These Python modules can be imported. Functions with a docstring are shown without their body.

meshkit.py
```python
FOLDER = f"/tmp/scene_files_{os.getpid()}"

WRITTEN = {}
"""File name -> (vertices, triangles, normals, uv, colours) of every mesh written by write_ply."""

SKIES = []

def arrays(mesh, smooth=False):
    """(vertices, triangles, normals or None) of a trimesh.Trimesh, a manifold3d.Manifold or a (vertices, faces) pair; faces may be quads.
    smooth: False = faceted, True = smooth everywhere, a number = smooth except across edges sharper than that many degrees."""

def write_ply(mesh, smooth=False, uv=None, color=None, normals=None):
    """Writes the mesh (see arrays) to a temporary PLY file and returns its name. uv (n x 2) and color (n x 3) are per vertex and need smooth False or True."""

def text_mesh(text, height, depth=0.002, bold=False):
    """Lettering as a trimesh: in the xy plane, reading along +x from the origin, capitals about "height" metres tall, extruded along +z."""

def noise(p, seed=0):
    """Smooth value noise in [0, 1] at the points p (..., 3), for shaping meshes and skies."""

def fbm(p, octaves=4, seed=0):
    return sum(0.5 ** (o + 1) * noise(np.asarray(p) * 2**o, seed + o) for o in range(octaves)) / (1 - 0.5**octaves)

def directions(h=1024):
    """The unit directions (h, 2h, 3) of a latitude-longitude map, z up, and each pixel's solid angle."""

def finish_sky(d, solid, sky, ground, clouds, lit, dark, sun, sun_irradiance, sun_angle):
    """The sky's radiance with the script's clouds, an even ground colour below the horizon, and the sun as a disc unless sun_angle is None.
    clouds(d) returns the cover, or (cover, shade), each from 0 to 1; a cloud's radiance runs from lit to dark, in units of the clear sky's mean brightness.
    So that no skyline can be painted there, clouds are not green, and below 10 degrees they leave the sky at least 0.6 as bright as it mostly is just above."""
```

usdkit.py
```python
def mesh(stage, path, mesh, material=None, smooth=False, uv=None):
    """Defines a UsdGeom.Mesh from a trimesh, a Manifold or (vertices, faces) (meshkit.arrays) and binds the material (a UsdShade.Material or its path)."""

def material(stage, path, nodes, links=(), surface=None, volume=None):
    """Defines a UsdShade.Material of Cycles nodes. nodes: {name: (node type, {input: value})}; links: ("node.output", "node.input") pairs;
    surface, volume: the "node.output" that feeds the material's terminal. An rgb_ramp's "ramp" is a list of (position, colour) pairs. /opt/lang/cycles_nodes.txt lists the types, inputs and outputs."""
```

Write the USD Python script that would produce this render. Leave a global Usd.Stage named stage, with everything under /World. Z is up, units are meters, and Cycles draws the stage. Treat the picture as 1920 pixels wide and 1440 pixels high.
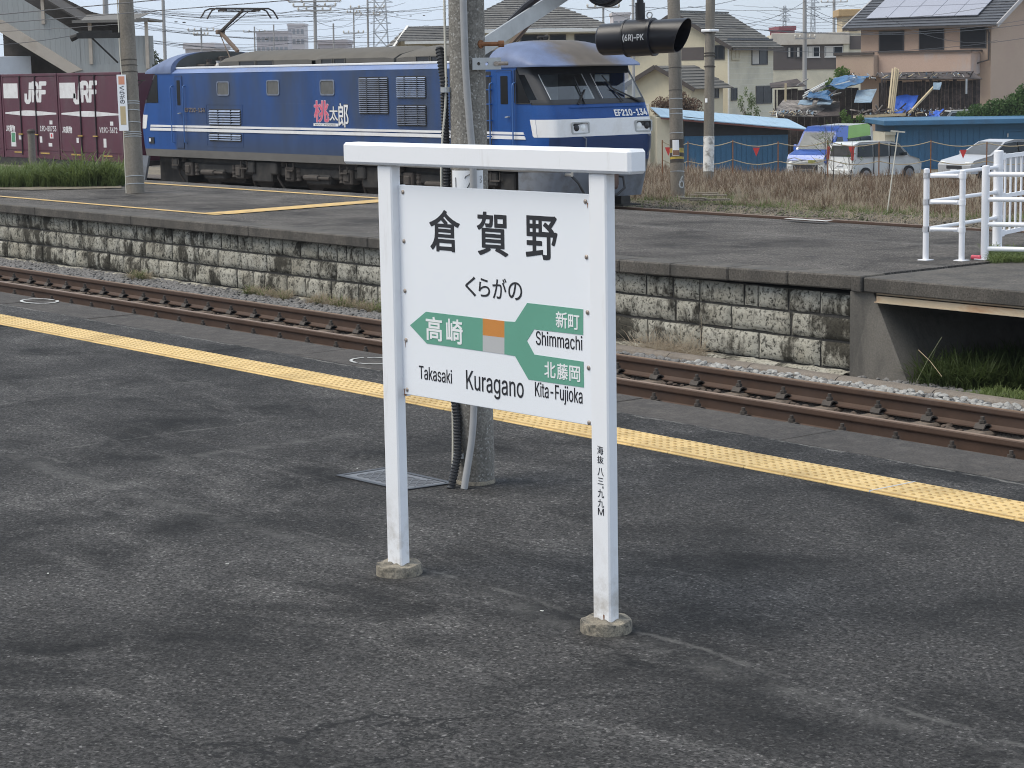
import glob, math, re
import numpy as np, trimesh, usdkit, meshkit
from pxr import Usd, UsdGeom, UsdLux, UsdShade, Gf, Sdf, Vt
from PIL import Image, ImageDraw, ImageFont
from shapely import affinity, union_all, box as sbox
from shapely.geometry import Polygon, MultiPolygon

# ------------------------------------------------------------------ stage, camera, sky, sun, exposure
stage = Usd.Stage.CreateInMemory()
UsdGeom.SetStageUpAxis(stage, UsdGeom.Tokens.z)
UsdGeom.SetStageMetersPerUnit(stage, 1.0)
UsdGeom.Xform.Define(stage, '/World')
UsdGeom.Scope.Define(stage, '/World/Looks')
FPX, PITCH, YAW, ROLL, EYE = 3933.0, math.radians(8.545), math.radians(-51.567), math.radians(-.984), np.array([0, 0, 2.146])
FW = np.array([math.sin(YAW)*math.cos(PITCH), math.cos(YAW)*math.cos(PITCH), -math.sin(PITCH)])
R0 = np.array([math.cos(YAW), -math.sin(YAW), 0]); U0 = np.cross(R0, FW)
RT = R0*math.cos(ROLL)+U0*math.sin(ROLL); UP = -R0*math.sin(ROLL)+U0*math.cos(ROLL)
FH = np.array([math.sin(YAW), math.cos(YAW), 0])
cam = UsdGeom.Camera.Define(stage, '/World/Camera')
m = Gf.Matrix4d(1.0)
for i, a in enumerate((RT, UP, -FW, EYE)):
    m.SetRow(i, Gf.Vec4d(*[float(x) for x in a], 1.0 if i == 3 else 0.0))
cam.AddTransformOp().Set(m)
cam.CreateHorizontalApertureAttr(36.0); cam.CreateVerticalApertureAttr(27.0)
cam.CreateFocalLengthAttr(36.0*FPX/1920.0)
cam.CreateClippingRangeAttr(Gf.Vec2f(.1, 5000))
cam.CreateExposureAttr(1.06)
SUN = np.array([-.30, -.50, .90]); SUN /= np.linalg.norm(SUN)
dome = UsdLux.DomeLight.Define(stage, '/World/sky')
dome.GetPrim().SetCustomDataByKey('kind', 'structure')
sky = usdkit.material(stage, '/World/Looks/sky_look', {
    's': ('sky_texture', {'sky_type': 'single_scattering', 'sun_disc': False, 'sun_elevation': math.asin(SUN[2]), 'sun_rotation': math.atan2(SUN[0], SUN[1]), 'air_density': 1.0, 'aerosol_density': 1.5}),
    'tc': ('texture_coordinate', {}), 'mp': ('mapping', {'scale': (1, 1, 3.2)}),
    'n': ('noise_texture', {'scale': 1.6, 'detail': 6, 'roughness': .55}),
    'r': ('rgb_ramp', {'ramp': [(0, (.62, .62, .62)), (.42, (.70, .70, .70)), (.62, (.97, .97, .97)), (1, (1, 1, 1))]}),
    'mx': ('mix_color', {'b': (4.75, 5.5, 6.5)}), 'bg': ('background_shader', {'strength': .075})},
    [('tc.generated', 'mp.vector'), ('mp.vector', 'n.vector'), ('n.fac', 'r.fac'), ('r.color', 'mx.fac'), ('s.color', 'mx.a'), ('mx.result', 'bg.color')], surface='bg.background')
UsdShade.MaterialBindingAPI.Apply(dome.GetPrim()).Bind(sky)
sun = UsdLux.DistantLight.Define(stage, '/World/sun')
sun.CreateIntensityAttr(.40); sun.CreateAngleAttr(40.0); sun.CreateNormalizeAttr(True); sun.CreateColorAttr(Gf.Vec3f(1, .93, .82))
z = SUN; x = np.cross([0, 0, 1], z); x /= np.linalg.norm(x); y = np.cross(z, x)
m = Gf.Matrix4d(1.0)
for i, a in enumerate((x, y, z)):
    m.SetRow(i, Gf.Vec4d(*[float(q) for q in a], 0.0))
sun.AddTransformOp().Set(m)

# ------------------------------------------------------------------ helpers
def at(px, py, x=None, y=None, z=None, D=None):
    """the real point seen at a pixel of the photograph, on a given plane or at a given distance"""
    d = FW+RT*(px-960)/FPX-UP*(py-720)/FPX
    t = D if D is not None else (x-EYE[0])/d[0] if x is not None else (y-EYE[1])/d[1] if y is not None else (z-EYE[2])/d[2]
    return EYE+t*d
rng = np.random.default_rng(7)
A = lambda *v: np.array(v, float)
class MB:
    def __init__(s, T=None):
        s.v, s.f, s.n, s.T = [], [], 0, T
    def add(s, v, f):
        v = np.asarray(v, float); f = np.asarray(f, int)
        if f.ndim == 2 and f.shape[1] == 4:
            f = np.vstack([f[:, [0, 1, 2]], f[:, [0, 2, 3]]])
        if s.T is not None: v = s.T(v)
        s.v.append(v); s.f.append(f+s.n); s.n += len(v)
        return s
    def box(s, a, b, bev=0.0):
        a, b = np.minimum(a, b).astype(float), np.maximum(a, b).astype(float)
        if bev:
            bev = min(bev, .45*(b-a).min())
            P = []
            for i in np.ndindex(2, 2, 2):
                c = np.where(np.array(i) == 1, b, a); sg = np.where(np.array(i) == 1, -1, 1)*bev
                for k in range(3):
                    q = c+sg; q[k] = c[k]; P.append(q)
            h = trimesh.convex.convex_hull(np.array(P))
            return s.add(h.vertices, h.faces)
        v = [[(a, b)[i][0], (a, b)[j][1], (a, b)[k][2]] for i in (0, 1) for j in (0, 1) for k in (0, 1)]
        return s.add(v, [[0, 1, 3, 2], [4, 6, 7, 5], [0, 4, 5, 1], [2, 3, 7, 6], [0, 2, 6, 4], [1, 5, 7, 3]])
    def bar(s, p, q, w, h, up=(0, 0, 1)):
        p, q = np.asarray(p, float), np.asarray(q, float); d = q-p; d /= np.linalg.norm(d)
        e = np.cross(d, up); e /= np.linalg.norm(e); g = np.cross(e, d)
        v = [c+e*i*w/2+g*j*h/2 for c in (p, q) for i in (-1, 1) for j in (-1, 1)]
        return s.add(v, [[0, 1, 3, 2], [4, 6, 7, 5], [0, 4, 5, 1], [2, 3, 7, 6], [0, 2, 6, 4], [1, 5, 7, 3]])
    def tube(s, pts, r, n=8, caps=True):
        pts = np.asarray(pts, float); k = len(pts); r = np.broadcast_to(np.asarray(r, float), (k,))
        t = np.gradient(pts, axis=0); t /= np.maximum(np.linalg.norm(t, axis=1, keepdims=True), 1e-9)
        ref = A(0, 0, 1) if abs(t[0][2]) < .9 else A(1, 0, 0)
        V = []
        for i in range(k):
            e = np.cross(t[i], ref); e /= np.linalg.norm(e); g = np.cross(e, t[i])
            a = np.arange(n)*2*np.pi/n
            V.append(pts[i]+r[i]*(np.cos(a)[:, None]*e+np.sin(a)[:, None]*g))
            ref = g
        F = [[i*n+j, i*n+(j+1) % n, (i+1)*n+(j+1) % n, (i+1)*n+j] for i in range(k-1) for j in range(n)]
        V = np.vstack(V); F = np.array(F); F = np.vstack([F[:, [0, 1, 2]], F[:, [0, 2, 3]]])
        if caps:
            V = np.vstack([V, pts[:1], pts[-1:]]); c = len(V)-2
            F = np.vstack([F, [[c, (j+1) % n, j] for j in range(n)], [[c+1, (k-1)*n+j, (k-1)*n+(j+1) % n] for j in range(n)]])
        return s.add(V, F[:, ::-1])
    def cyl(s, p, q, r0, r1=None, n=12):
        return s.tube([p, q], [r0, r0 if r1 is None else r1], n)
    def poly(s, pg, o, u, w, d, off=0.0):
        """shapely polygon in the plane o,u,w, thick from off to off+d along u x w"""
        o, u, w = (np.asarray(q, float) for q in (o, u, w)); nn = np.cross(u, w); nn /= np.linalg.norm(nn)
        for g in getattr(pg, 'geoms', [pg]):
            if g.is_empty or g.area < 1e-9: continue
            e = trimesh.creation.extrude_polygon(g, d, engine='earcut')
            v = np.asarray(e.vertices)
            s.add(o+v[:, :1]*u+v[:, 1:2]*w+(v[:, 2:]+off)*nn, e.faces)
        return s
    def grid(s, fn, a, b):
        """surface fn(i/a, j/b)"""
        V = np.array([fn(i/a, j/b) for i in range(a+1) for j in range(b+1)], float)
        F = [[i*(b+1)+j, (i+1)*(b+1)+j, (i+1)*(b+1)+j+1, i*(b+1)+j+1] for i in range(a) for j in range(b)]
        return s.add(V, F)
    def loft(s, rings, cap=True):
        rings = np.asarray(rings, float); k, n = rings.shape[:2]
        F = [[i*n+j, i*n+(j+1) % n, (i+1)*n+(j+1) % n, (i+1)*n+j] for i in range(k-1) for j in range(n)]
        V = rings.reshape(-1, 3); F = np.array(F); F = np.vstack([F[:, [0, 1, 2]], F[:, [0, 2, 3]]])
        if cap:
            V = np.vstack([V, rings[0].mean(0)[None], rings[-1].mean(0)[None]]); c = len(V)-2
            F = np.vstack([F, [[c, (j+1) % n, j] for j in range(n)], [[c+1, (k-1)*n+j, (k-1)*n+(j+1) % n] for j in range(n)]])
        return s.add(V, F)
    def get(s):
        return np.vstack(s.v), np.vstack(s.f)
used = {}; LOC = {}
def path_for(parent, name):
    k = used.get((parent, name), 0); used[(parent, name)] = k+1
    return f'{parent}/{name}' + (f'_{k:03d}' if k else '')
def tag(prim, label=None, cat=None, group=None, kind=None):
    for k, v in (('label', label), ('category', cat), ('group', group), ('kind', kind)):
        if v: prim.SetCustomDataByKey(k, v)
def thing(name, label, cat, loc=(0, 0, 0), group=None, kind=None):
    p = path_for('/World', name); xf = UsdGeom.Xform.Define(stage, p); xf.AddTranslateOp().Set(Gf.Vec3d(*map(float, loc)))
    LOC[p] = np.asarray(loc, float); tag(xf.GetPrim(), label, cat, group, kind)
    return p
def part(parent, name, mb, mat, smooth=False, label=None, kind=None):
    p = path_for(parent, name); v, f = mb.get(); o = LOC.get(parent, np.zeros(3)); LOC[p] = o
    g = usdkit.mesh(stage, p, (v-o, f), mat, smooth)
    tag(g.GetPrim(), label, None, None, kind)
    return p
def solo(name, mb, mat, label=None, cat=None, group=None, kind=None, smooth=False):
    p = path_for('/World', name); LOC[p] = np.zeros(3)
    g = usdkit.mesh(stage, p, mb.get(), mat, smooth); tag(g.GetPrim(), label, cat, group, kind)
    return p
FONT = {'cjk': glob.glob('/opt/blender-*/*/datafiles/fonts/Noto Sans CJK Regular.woff2')[0], 'lat': glob.glob('/opt/blender-*/*/datafiles/fonts/Inter.woff2')[0]}
GC = {}
def glyph(text, font='cjk', bold=0, S=200):
    k = (text, font, bold)
    if k not in GC:
        ft = ImageFont.truetype(FONT[font], S)
        x0, y0, x1, y1 = ft.getbbox(text, anchor='ls', stroke_width=bold)
        im = Image.new('L', (x1-x0+8, y1-y0+8)); ImageDraw.Draw(im).text((4-x0, 4-y0), text, 255, ft, anchor='ls', stroke_width=bold)
        on = np.pad(np.asarray(im) > 127, ((0, 0), (1, 1))).astype(np.int8)
        r, st = np.nonzero(np.diff(on, axis=1) == 1); en = np.nonzero(np.diff(on, axis=1) == -1)[1]
        g = union_all(sbox(st, -r-1, en, -r)).buffer(.6).buffer(-.6).simplify(.8)
        GC[k] = affinity.translate(g, -4, 4-y0)    # baseline at 0
    return GC[k]
def fit(g, x0, y0, x1, y1):
    a, b, c, d = g.bounds
    return affinity.affine_transform(g, [(x1-x0)/(c-a), 0, 0, (y1-y0)/(d-b), x0-a*(x1-x0)/(c-a), y0-b*(y1-y0)/(d-b)])
def fit_line(g, x0, x1, base, cap, S=200):
    """Latin line: width given, baseline and capital height given"""
    a, b, c, d = g.bounds; k = cap/(.727*S)
    return affinity.affine_transform(g, [(x1-x0)/(c-a), 0, 0, k, x0-a*(x1-x0)/(c-a), base])

# ------------------------------------------------------------------ materials
def mat(name, col, rough=.6, var=.12, scale=3.0, fine=0.0, fscale=60., bump=0.0, bscale=80., bdist=.01, dirt=None, dscale=1.5, damt=.6, spec=.5, metal=0., coat=0., island=0.0, stretch=(1, 1, 1), extra=None):
    """a noisy paint / stone / metal: broad and fine tone variation, dirt patches of another colour, fine relief"""
    col = A(*col) if np.ndim(col) else A(col, col, col)
    N = {'g': ('geometry', {}), 'mp': ('mapping', {'scale': stretch}), 'n1': ('noise_texture', {'scale': scale, 'detail': 5, 'roughness': .6}),
         'r1': ('rgb_ramp', {'ramp': [(.25, tuple(col*(1-var))), (.75, tuple(col*(1+var)))]}), 'p': ('principled_bsdf', {'roughness': rough, 'specular_ior_level': spec, 'metallic': metal, 'coat_weight': coat})}
    L = [('g.position', 'mp.vector'), ('mp.vector', 'n1.vector'), ('n1.fac', 'r1.fac')]; out = 'r1.color'
    if fine:
        N['n2'] = ('noise_texture', {'scale': fscale, 'detail': 3, 'roughness': .7}); N['r2'] = ('rgb_ramp', {'ramp': [(.3, (1-fine,)*3), (.7, (1+fine,)*3)]})
        N['m2'] = ('mix_color', {'blend_type': 'multiply', 'fac': 1., 'use_clamp': False})
        L += [('g.position', 'n2.vector'), ('n2.fac', 'r2.fac'), (out, 'm2.a'), ('r2.color', 'm2.b')]; out = 'm2.result'
    if dirt is not None:
        N['n3'] = ('noise_texture', {'scale': dscale, 'detail': 7, 'roughness': .65, 'distortion': .3}); N['r3'] = ('rgb_ramp', {'ramp': [(.48, (0,)*3), (.68, (damt,)*3)]})
        N['m3'] = ('mix_color', {'b': dirt})
        L += [('mp.vector', 'n3.vector'), ('n3.fac', 'r3.fac'), ('r3.color', 'm3.fac'), (out, 'm3.a')]; out = 'm3.result'
    if island:
        N['ri'] = ('rgb_ramp', {'ramp': [(0, (1-island,)*3), (1, (1+island,)*3)]}); N['m4'] = ('mix_color', {'blend_type': 'multiply', 'fac': 1., 'use_clamp': False})
        L += [('g.random_per_island', 'ri.fac'), (out, 'm4.a'), ('ri.color', 'm4.b')]; out = 'm4.result'
    if bump:
        N['nb'] = ('noise_texture', {'scale': bscale, 'detail': 4, 'roughness': .6}); N['b'] = ('bump', {'strength': bump, 'distance': bdist})
        L += [('g.position', 'nb.vector'), ('nb.fac', 'b.height'), ('b.normal', 'p.normal')]
    L.append((out, 'p.base_color'))
    return usdkit.material(stage, '/World/Looks/'+name, N, L, surface='p.BSDF')
def leaf_mat(name, c0, c1, trans=.3, rough=.6):
    return usdkit.material(stage, '/World/Looks/'+name, {
        'g': ('geometry', {}), 'r': ('rgb_ramp', {'ramp': [(0, c0), (1, c1)]}), 'p': ('principled_bsdf', {'roughness': rough, 'specular_ior_level': .3}),
        't': ('translucent_bsdf', {}), 'm': ('mix_closure', {'fac': trans})},
        [('g.random_per_island', 'r.fac'), ('r.color', 'p.base_color'), ('r.color', 't.color'), ('p.BSDF', 'm.closure1'), ('t.BSDF', 'm.closure2')], surface='m.closure')
def pane_mat(name, tint=(.8, .85, .86), lo=.12, hi=.9, rough=.02):
    return usdkit.material(stage, '/World/Looks/'+name, {
        't': ('transparent_bsdf', {'color': tint}), 'gl': ('glossy_bsdf', {'color': (.9, .93, .95), 'roughness': rough}), 'f': ('fresnel', {'IOR': 1.5}),
        'mr': ('map_range', {'from_min': 0, 'from_max': 1, 'to_min': lo, 'to_max': hi}), 'm': ('mix_closure', {})},
        [('f.fac', 'mr.value'), ('mr.result', 'm.fac'), ('t.BSDF', 'm.closure1'), ('gl.BSDF', 'm.closure2')], surface='m.closure')

def asphalt(name, dark, light, patch, seams, dust=(.17, .165, .155), dustamt=.55, split=None):
    """asphalt with aggregate, worn patches, dusty zones and worn joint lines at fixed places (seams: ('x'|'y', value, width, strength))"""
    N = {'g': ('geometry', {}), 'n1': ('noise_texture', {'scale': patch, 'detail': 7, 'roughness': .62, 'distortion': .5}),
         'r1': ('rgb_ramp', {'ramp': [(.34, dark), (.5, tuple(.42*a_+.58*b_ for a_, b_ in zip(dark, light))), (.68, light)]}),
         'mp': ('mapping', {'scale': (.5, 1.1, 1)}), 'n2': ('noise_texture', {'scale': 1.3, 'detail': 9, 'roughness': .72, 'distortion': 1.}),
         'r2': ('rgb_ramp', {'ramp': [(.50, (0,)*3), (.75, (dustamt,)*3)]}), 'm2': ('mix_color', {'b': dust}),
         'v': ('voronoi_texture', {'scale': 105., 'randomness': 1.0}), 'rv': ('rgb_ramp', {'ramp': [(0, (.35,)*3), (.45, (1,)*3), (.93, (1.35,)*3), (1, (3.2,)*3)]}),
         'sv': ('separate_color', {}), 'mv': ('mix_color', {'blend_type': 'multiply', 'fac': 1., 'use_clamp': False}),
         'n4': ('noise_texture', {'scale': 42., 'detail': 6, 'roughness': .8}), 'r4': ('rgb_ramp', {'ramp': [(.39, (.38,)*3), (.62, (1.7,)*3)]}),
         'm4': ('mix_color', {'blend_type': 'multiply', 'fac': 1., 'use_clamp': False}),
         'bb1': ('bump', {'strength': .8, 'distance': .007}), 'bb2': ('bump', {'strength': .9, 'distance': .016}), 'n5': ('noise_texture', {'scale': 5., 'detail': 3}), 'bb3': ('bump', {'strength': .6, 'distance': .05}),
         'p': ('principled_bsdf', {'roughness': .82, 'specular_ior_level': .3}), 'sp': ('separate_xyz', {}),
         'nw': ('noise_texture', {'scale': 1.9, 'detail': 8, 'roughness': .72}), 'ng': ('noise_texture', {'scale': 3.7, 'detail': 6, 'roughness': .7})}
    L = [('g.position', 'n1.vector'), ('n1.fac', 'r1.fac'), ('g.position', 'mp.vector'), ('mp.vector', 'n2.vector'), ('n2.fac', 'r2.fac'), ('r2.color', 'm2.fac'), ('r1.color', 'm2.a'),
         ('g.position', 'v.vector'), ('v.color', 'sv.color'), ('sv.r', 'rv.fac'), ('m2.result', 'mv.a'), ('rv.color', 'mv.b'),
         ('g.position', 'n4.vector'), ('n4.fac', 'r4.fac'), ('mv.result', 'm4.a'), ('r4.color', 'm4.b'), ('g.position', 'sp.vector'), ('g.position', 'nw.vector'), ('g.position', 'ng.vector')]
    out = 'm4.result'
    for i, (ax, val, wid, st, colr, *lim) in enumerate(seams):
        N[f'a{i}'] = ('math', {'math_type': 'subtract', 'value2': val}); N[f'w{i}'] = ('math', {'math_type': 'multiply_add', 'value2': .22, 'value3': -.11})
        N[f's{i}'] = ('math', {'math_type': 'add'}); N[f'b{i}'] = ('math', {'math_type': 'absolute'})
        N[f'k{i}'] = ('map_range', {'range_type': 'smoothstep', 'from_min': wid, 'from_max': 0, 'to_min': 0, 'to_max': st, 'clamp': True})
        N[f'q{i}'] = ('rgb_ramp', {'ramp': [(.44, (0,)*3), (.58, (1,)*3)]}); N[f'j{i}'] = ('math', {'math_type': 'multiply'}); N[f'm_{i}'] = ('mix_color', {'b': colr})
        L += [(f'sp.{ax}', f'a{i}.value1'), ('nw.fac', f'w{i}.value1'), (f'a{i}.value', f's{i}.value1'), (f'w{i}.value', f's{i}.value2'), (f's{i}.value', f'b{i}.value1'), (f'b{i}.value', f'k{i}.value'),
              ('ng.fac', f'q{i}.fac'), (f'k{i}.result', f'j{i}.value1'), (f'q{i}.color', f'j{i}.value2'), (f'j{i}.value', f'm_{i}.fac'), (out, f'm_{i}.a')]
        if lim:
            lo, hi = lim
            N[f'e{i}'] = ('map_range', {'range_type': 'smoothstep', 'from_min': lo-.15, 'from_max': lo+.15, 'to_min': 0, 'to_max': 1, 'clamp': True}); N[f'h{i}'] = ('map_range', {'range_type': 'smoothstep', 'from_min': hi+.3, 'from_max': hi-.3, 'to_min': 0, 'to_max': 1, 'clamp': True})
            N[f'eh{i}'] = ('math', {'math_type': 'multiply'}); N[f'ej{i}'] = ('math', {'math_type': 'multiply'}); o_ax = 'y' if ax == 'x' else 'x'
            L.remove((f'j{i}.value', f'm_{i}.fac')); L += [(f'sp.{o_ax}', f'e{i}.value'), (f'sp.{o_ax}', f'h{i}.value'), (f'e{i}.result', f'eh{i}.value1'), (f'h{i}.result', f'eh{i}.value2'), (f'j{i}.value', f'ej{i}.value1'), (f'eh{i}.value', f'ej{i}.value2'), (f'ej{i}.value', f'm_{i}.fac')]
        out = f'm_{i}.result'
    N.update({'vq': ('noise_texture', {'scale': 1.1, 'detail': 7, 'roughness': .65}), 'va': ('vector_math', {'math_type': 'multiply_add', 'vector2': (1.5, 1.5, 0), }), 'vc': ('voronoi_texture', {'feature': 'distance_to_edge', 'scale': .30}), 'vr': ('map_range', {'range_type': 'smoothstep', 'from_min': .0042, 'from_max': .0008, 'to_min': 0, 'to_max': .9, 'clamp': True}),
              'vm': ('noise_texture', {'scale': .45, 'detail': 3}), 'vk': ('rgb_ramp', {'ramp': [(.50, (0,)*3), (.58, (1,)*3)]}), 'vx': ('math', {'math_type': 'multiply'}), 'vz': ('mix_color', {'b': (.010, .010, .010)})})
    L += [('g.position', 'vq.vector'), ('vq.color', 'va.vector1'), ('g.position', 'va.vector3'), ('va.vector', 'vc.vector'), ('vc.distance', 'vr.value'), ('g.position', 'vm.vector'), ('vm.fac', 'vk.fac'), ('vr.result', 'vx.value1'), ('vk.color', 'vx.value2'), ('vx.value', 'vz.fac'), (out, 'vz.a')]; out = 'vz.result'
    if split:
        N.update({'z1': ('math', {'math_type': 'multiply_add', 'value2': .3}), 'z2': ('map_range', {'range_type': 'smoothstep', 'from_min': split[0]+.15+.06, 'from_max': split[0]+.15-.06, 'to_min': 0, 'to_max': 1, 'clamp': True}), 'z3': ('mix_color', {'a': (1, 1, 1), 'b': split[1]}), 'z4': ('mix_color', {'blend_type': 'multiply', 'fac': 1., 'use_clamp': False})})
        L += [('nw.fac', 'z1.value1'), ('sp.y', 'z1.value3'), ('z1.value', 'z2.value'), ('z2.result', 'z3.fac'), (out, 'z4.a'), ('z3.result', 'z4.b')]; out = 'z4.result'
    L += [('g.position', 'n5.vector'), ('n5.fac', 'bb3.height'), ('bb3.normal', 'bb1.normal'), ('sv.g', 'bb1.height'), ('n4.fac', 'bb2.height'), ('bb1.normal', 'bb2.normal'), ('bb2.normal', 'p.normal'), (out, 'p.base_color')]
    return usdkit.material(stage, '/World/Looks/'+name, N, L, surface='p.BSDF')

DUST, CRACK = (.16, .155, .145), (.018, .018, .018)
M_ASPH = asphalt('near_asphalt', (.0090, .0086, .0083), (.0640, .0610, .0585), 1.1, [
    ('y', 5.23, .025, .6, DUST), ('y', 5.17, .014, .85, CRACK), ('y', 5.10, .12, .28, DUST),
    ('x', -11.32, .022, .8, CRACK, 5.2, 7.2), ('x', -11.08, .022, .8, DUST, 5.25, 6.9), ('x', -12.9, .03, .6, DUST, 5.3, 7.5), ('x', -10.3, .12, .5, DUST, 5.6, 7.0), ('y', 8.60, .022, .9, (.24, .23, .21))], dust=(.128, .122, .116), dustamt=.9, split=(5.19, (1.16, 1.16, 1.16)))
M_ASPH2 = asphalt('island_asphalt', (.034, .030, .0265), (.118, .107, .096), .7, [
    ('y', 15.95, .08, .6, (.05, .05, .05)), ('y', 17.1, .10, .7, (.045, .043, .04)), ('x', -18.6, .08, .8, (.04, .04, .038)), ('y', 20.9, .05, .8, (.24, .23, .21)), ('y', 19.2, .2, .5, (.18, .17, .16)), ('x', -25., .1, .6, (.05, .05, .05)), ('x', -16.2, .03, .8, (.03, .03, .03)), ('y', 18.3, .04, .7, (.04, .04, .038))], dust=(.17, .155, .138), dustamt=.7)
M_COPE = mat('coping_concrete', (.050, .043, .037), .85, .3, 2.2, fine=.6, fscale=70, bump=.7, bscale=90, bdist=.008, dirt=(.105, .093, .080), dscale=9., damt=.6)
M_COPE2 = mat('dark_coping_concrete', (.082, .073, .062), .85, .3, 2.5, fine=.6, fscale=50, bump=.6, bscale=70, bdist=.008, dirt=(.035, .033, .030), dscale=3., damt=.8, stretch=(1, 1, .5))
M_YTILE = usdkit.material(stage, '/World/Looks/yellow_tactile', {'g': ('geometry', {}), 's': ('separate_xyz', {}), 'k': ('map_range', {'from_min': .0075, 'from_max': .0100, 'to_min': 0, 'to_max': .75, 'clamp': True}), 'm': ('mix_color', {'b': (.30, .185, .06)}),
    'n': ('noise_texture', {'scale': 2.3, 'detail': 8, 'roughness': .7}), 'r': ('rgb_ramp', {'ramp': [(.35, (.46, .32, .13)), (.5, (.63, .445, .185)), (.65, (.68, .49, .22))]}), 'oi': ('object_info', {}), 'ri': ('rgb_ramp', {'ramp': [(0, (.86, .85, .82)), (.3, (.97,)*3), (1, (1.05,)*3)]}), 'm3': ('mix_color', {'blend_type': 'multiply', 'fac': 1., 'use_clamp': False}),
    'n2': ('noise_texture', {'scale': 60., 'detail': 5, 'roughness': .7}), 'r2': ('rgb_ramp', {'ramp': [(.35, (.86,)*3), (.6, (1.05,)*3)]}), 'm2': ('mix_color', {'blend_type': 'multiply', 'fac': 1., 'use_clamp': False}), 'p': ('principled_bsdf', {'roughness': .62, 'specular_ior_level': .4})},
    [('g.position', 's.vector'), ('s.z', 'k.value'), ('k.result', 'm.fac'), ('g.position', 'n.vector'), ('n.fac', 'r.fac'), ('r.color', 'm.a'), ('g.position', 'n2.vector'), ('n2.fac', 'r2.fac'), ('m.result', 'm2.a'), ('r2.color', 'm2.b'), ('m2.result', 'm3.a'), ('oi.random', 'ri.fac'), ('ri.color', 'm3.b'), ('m3.result', 'p.base_color')], surface='p.BSDF')
M_YPAINT = mat('yellow_line', (.58, .38, .13), .65, .15, 3., dirt=(.26, .20, .12), dscale=5., damt=.8)
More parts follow.
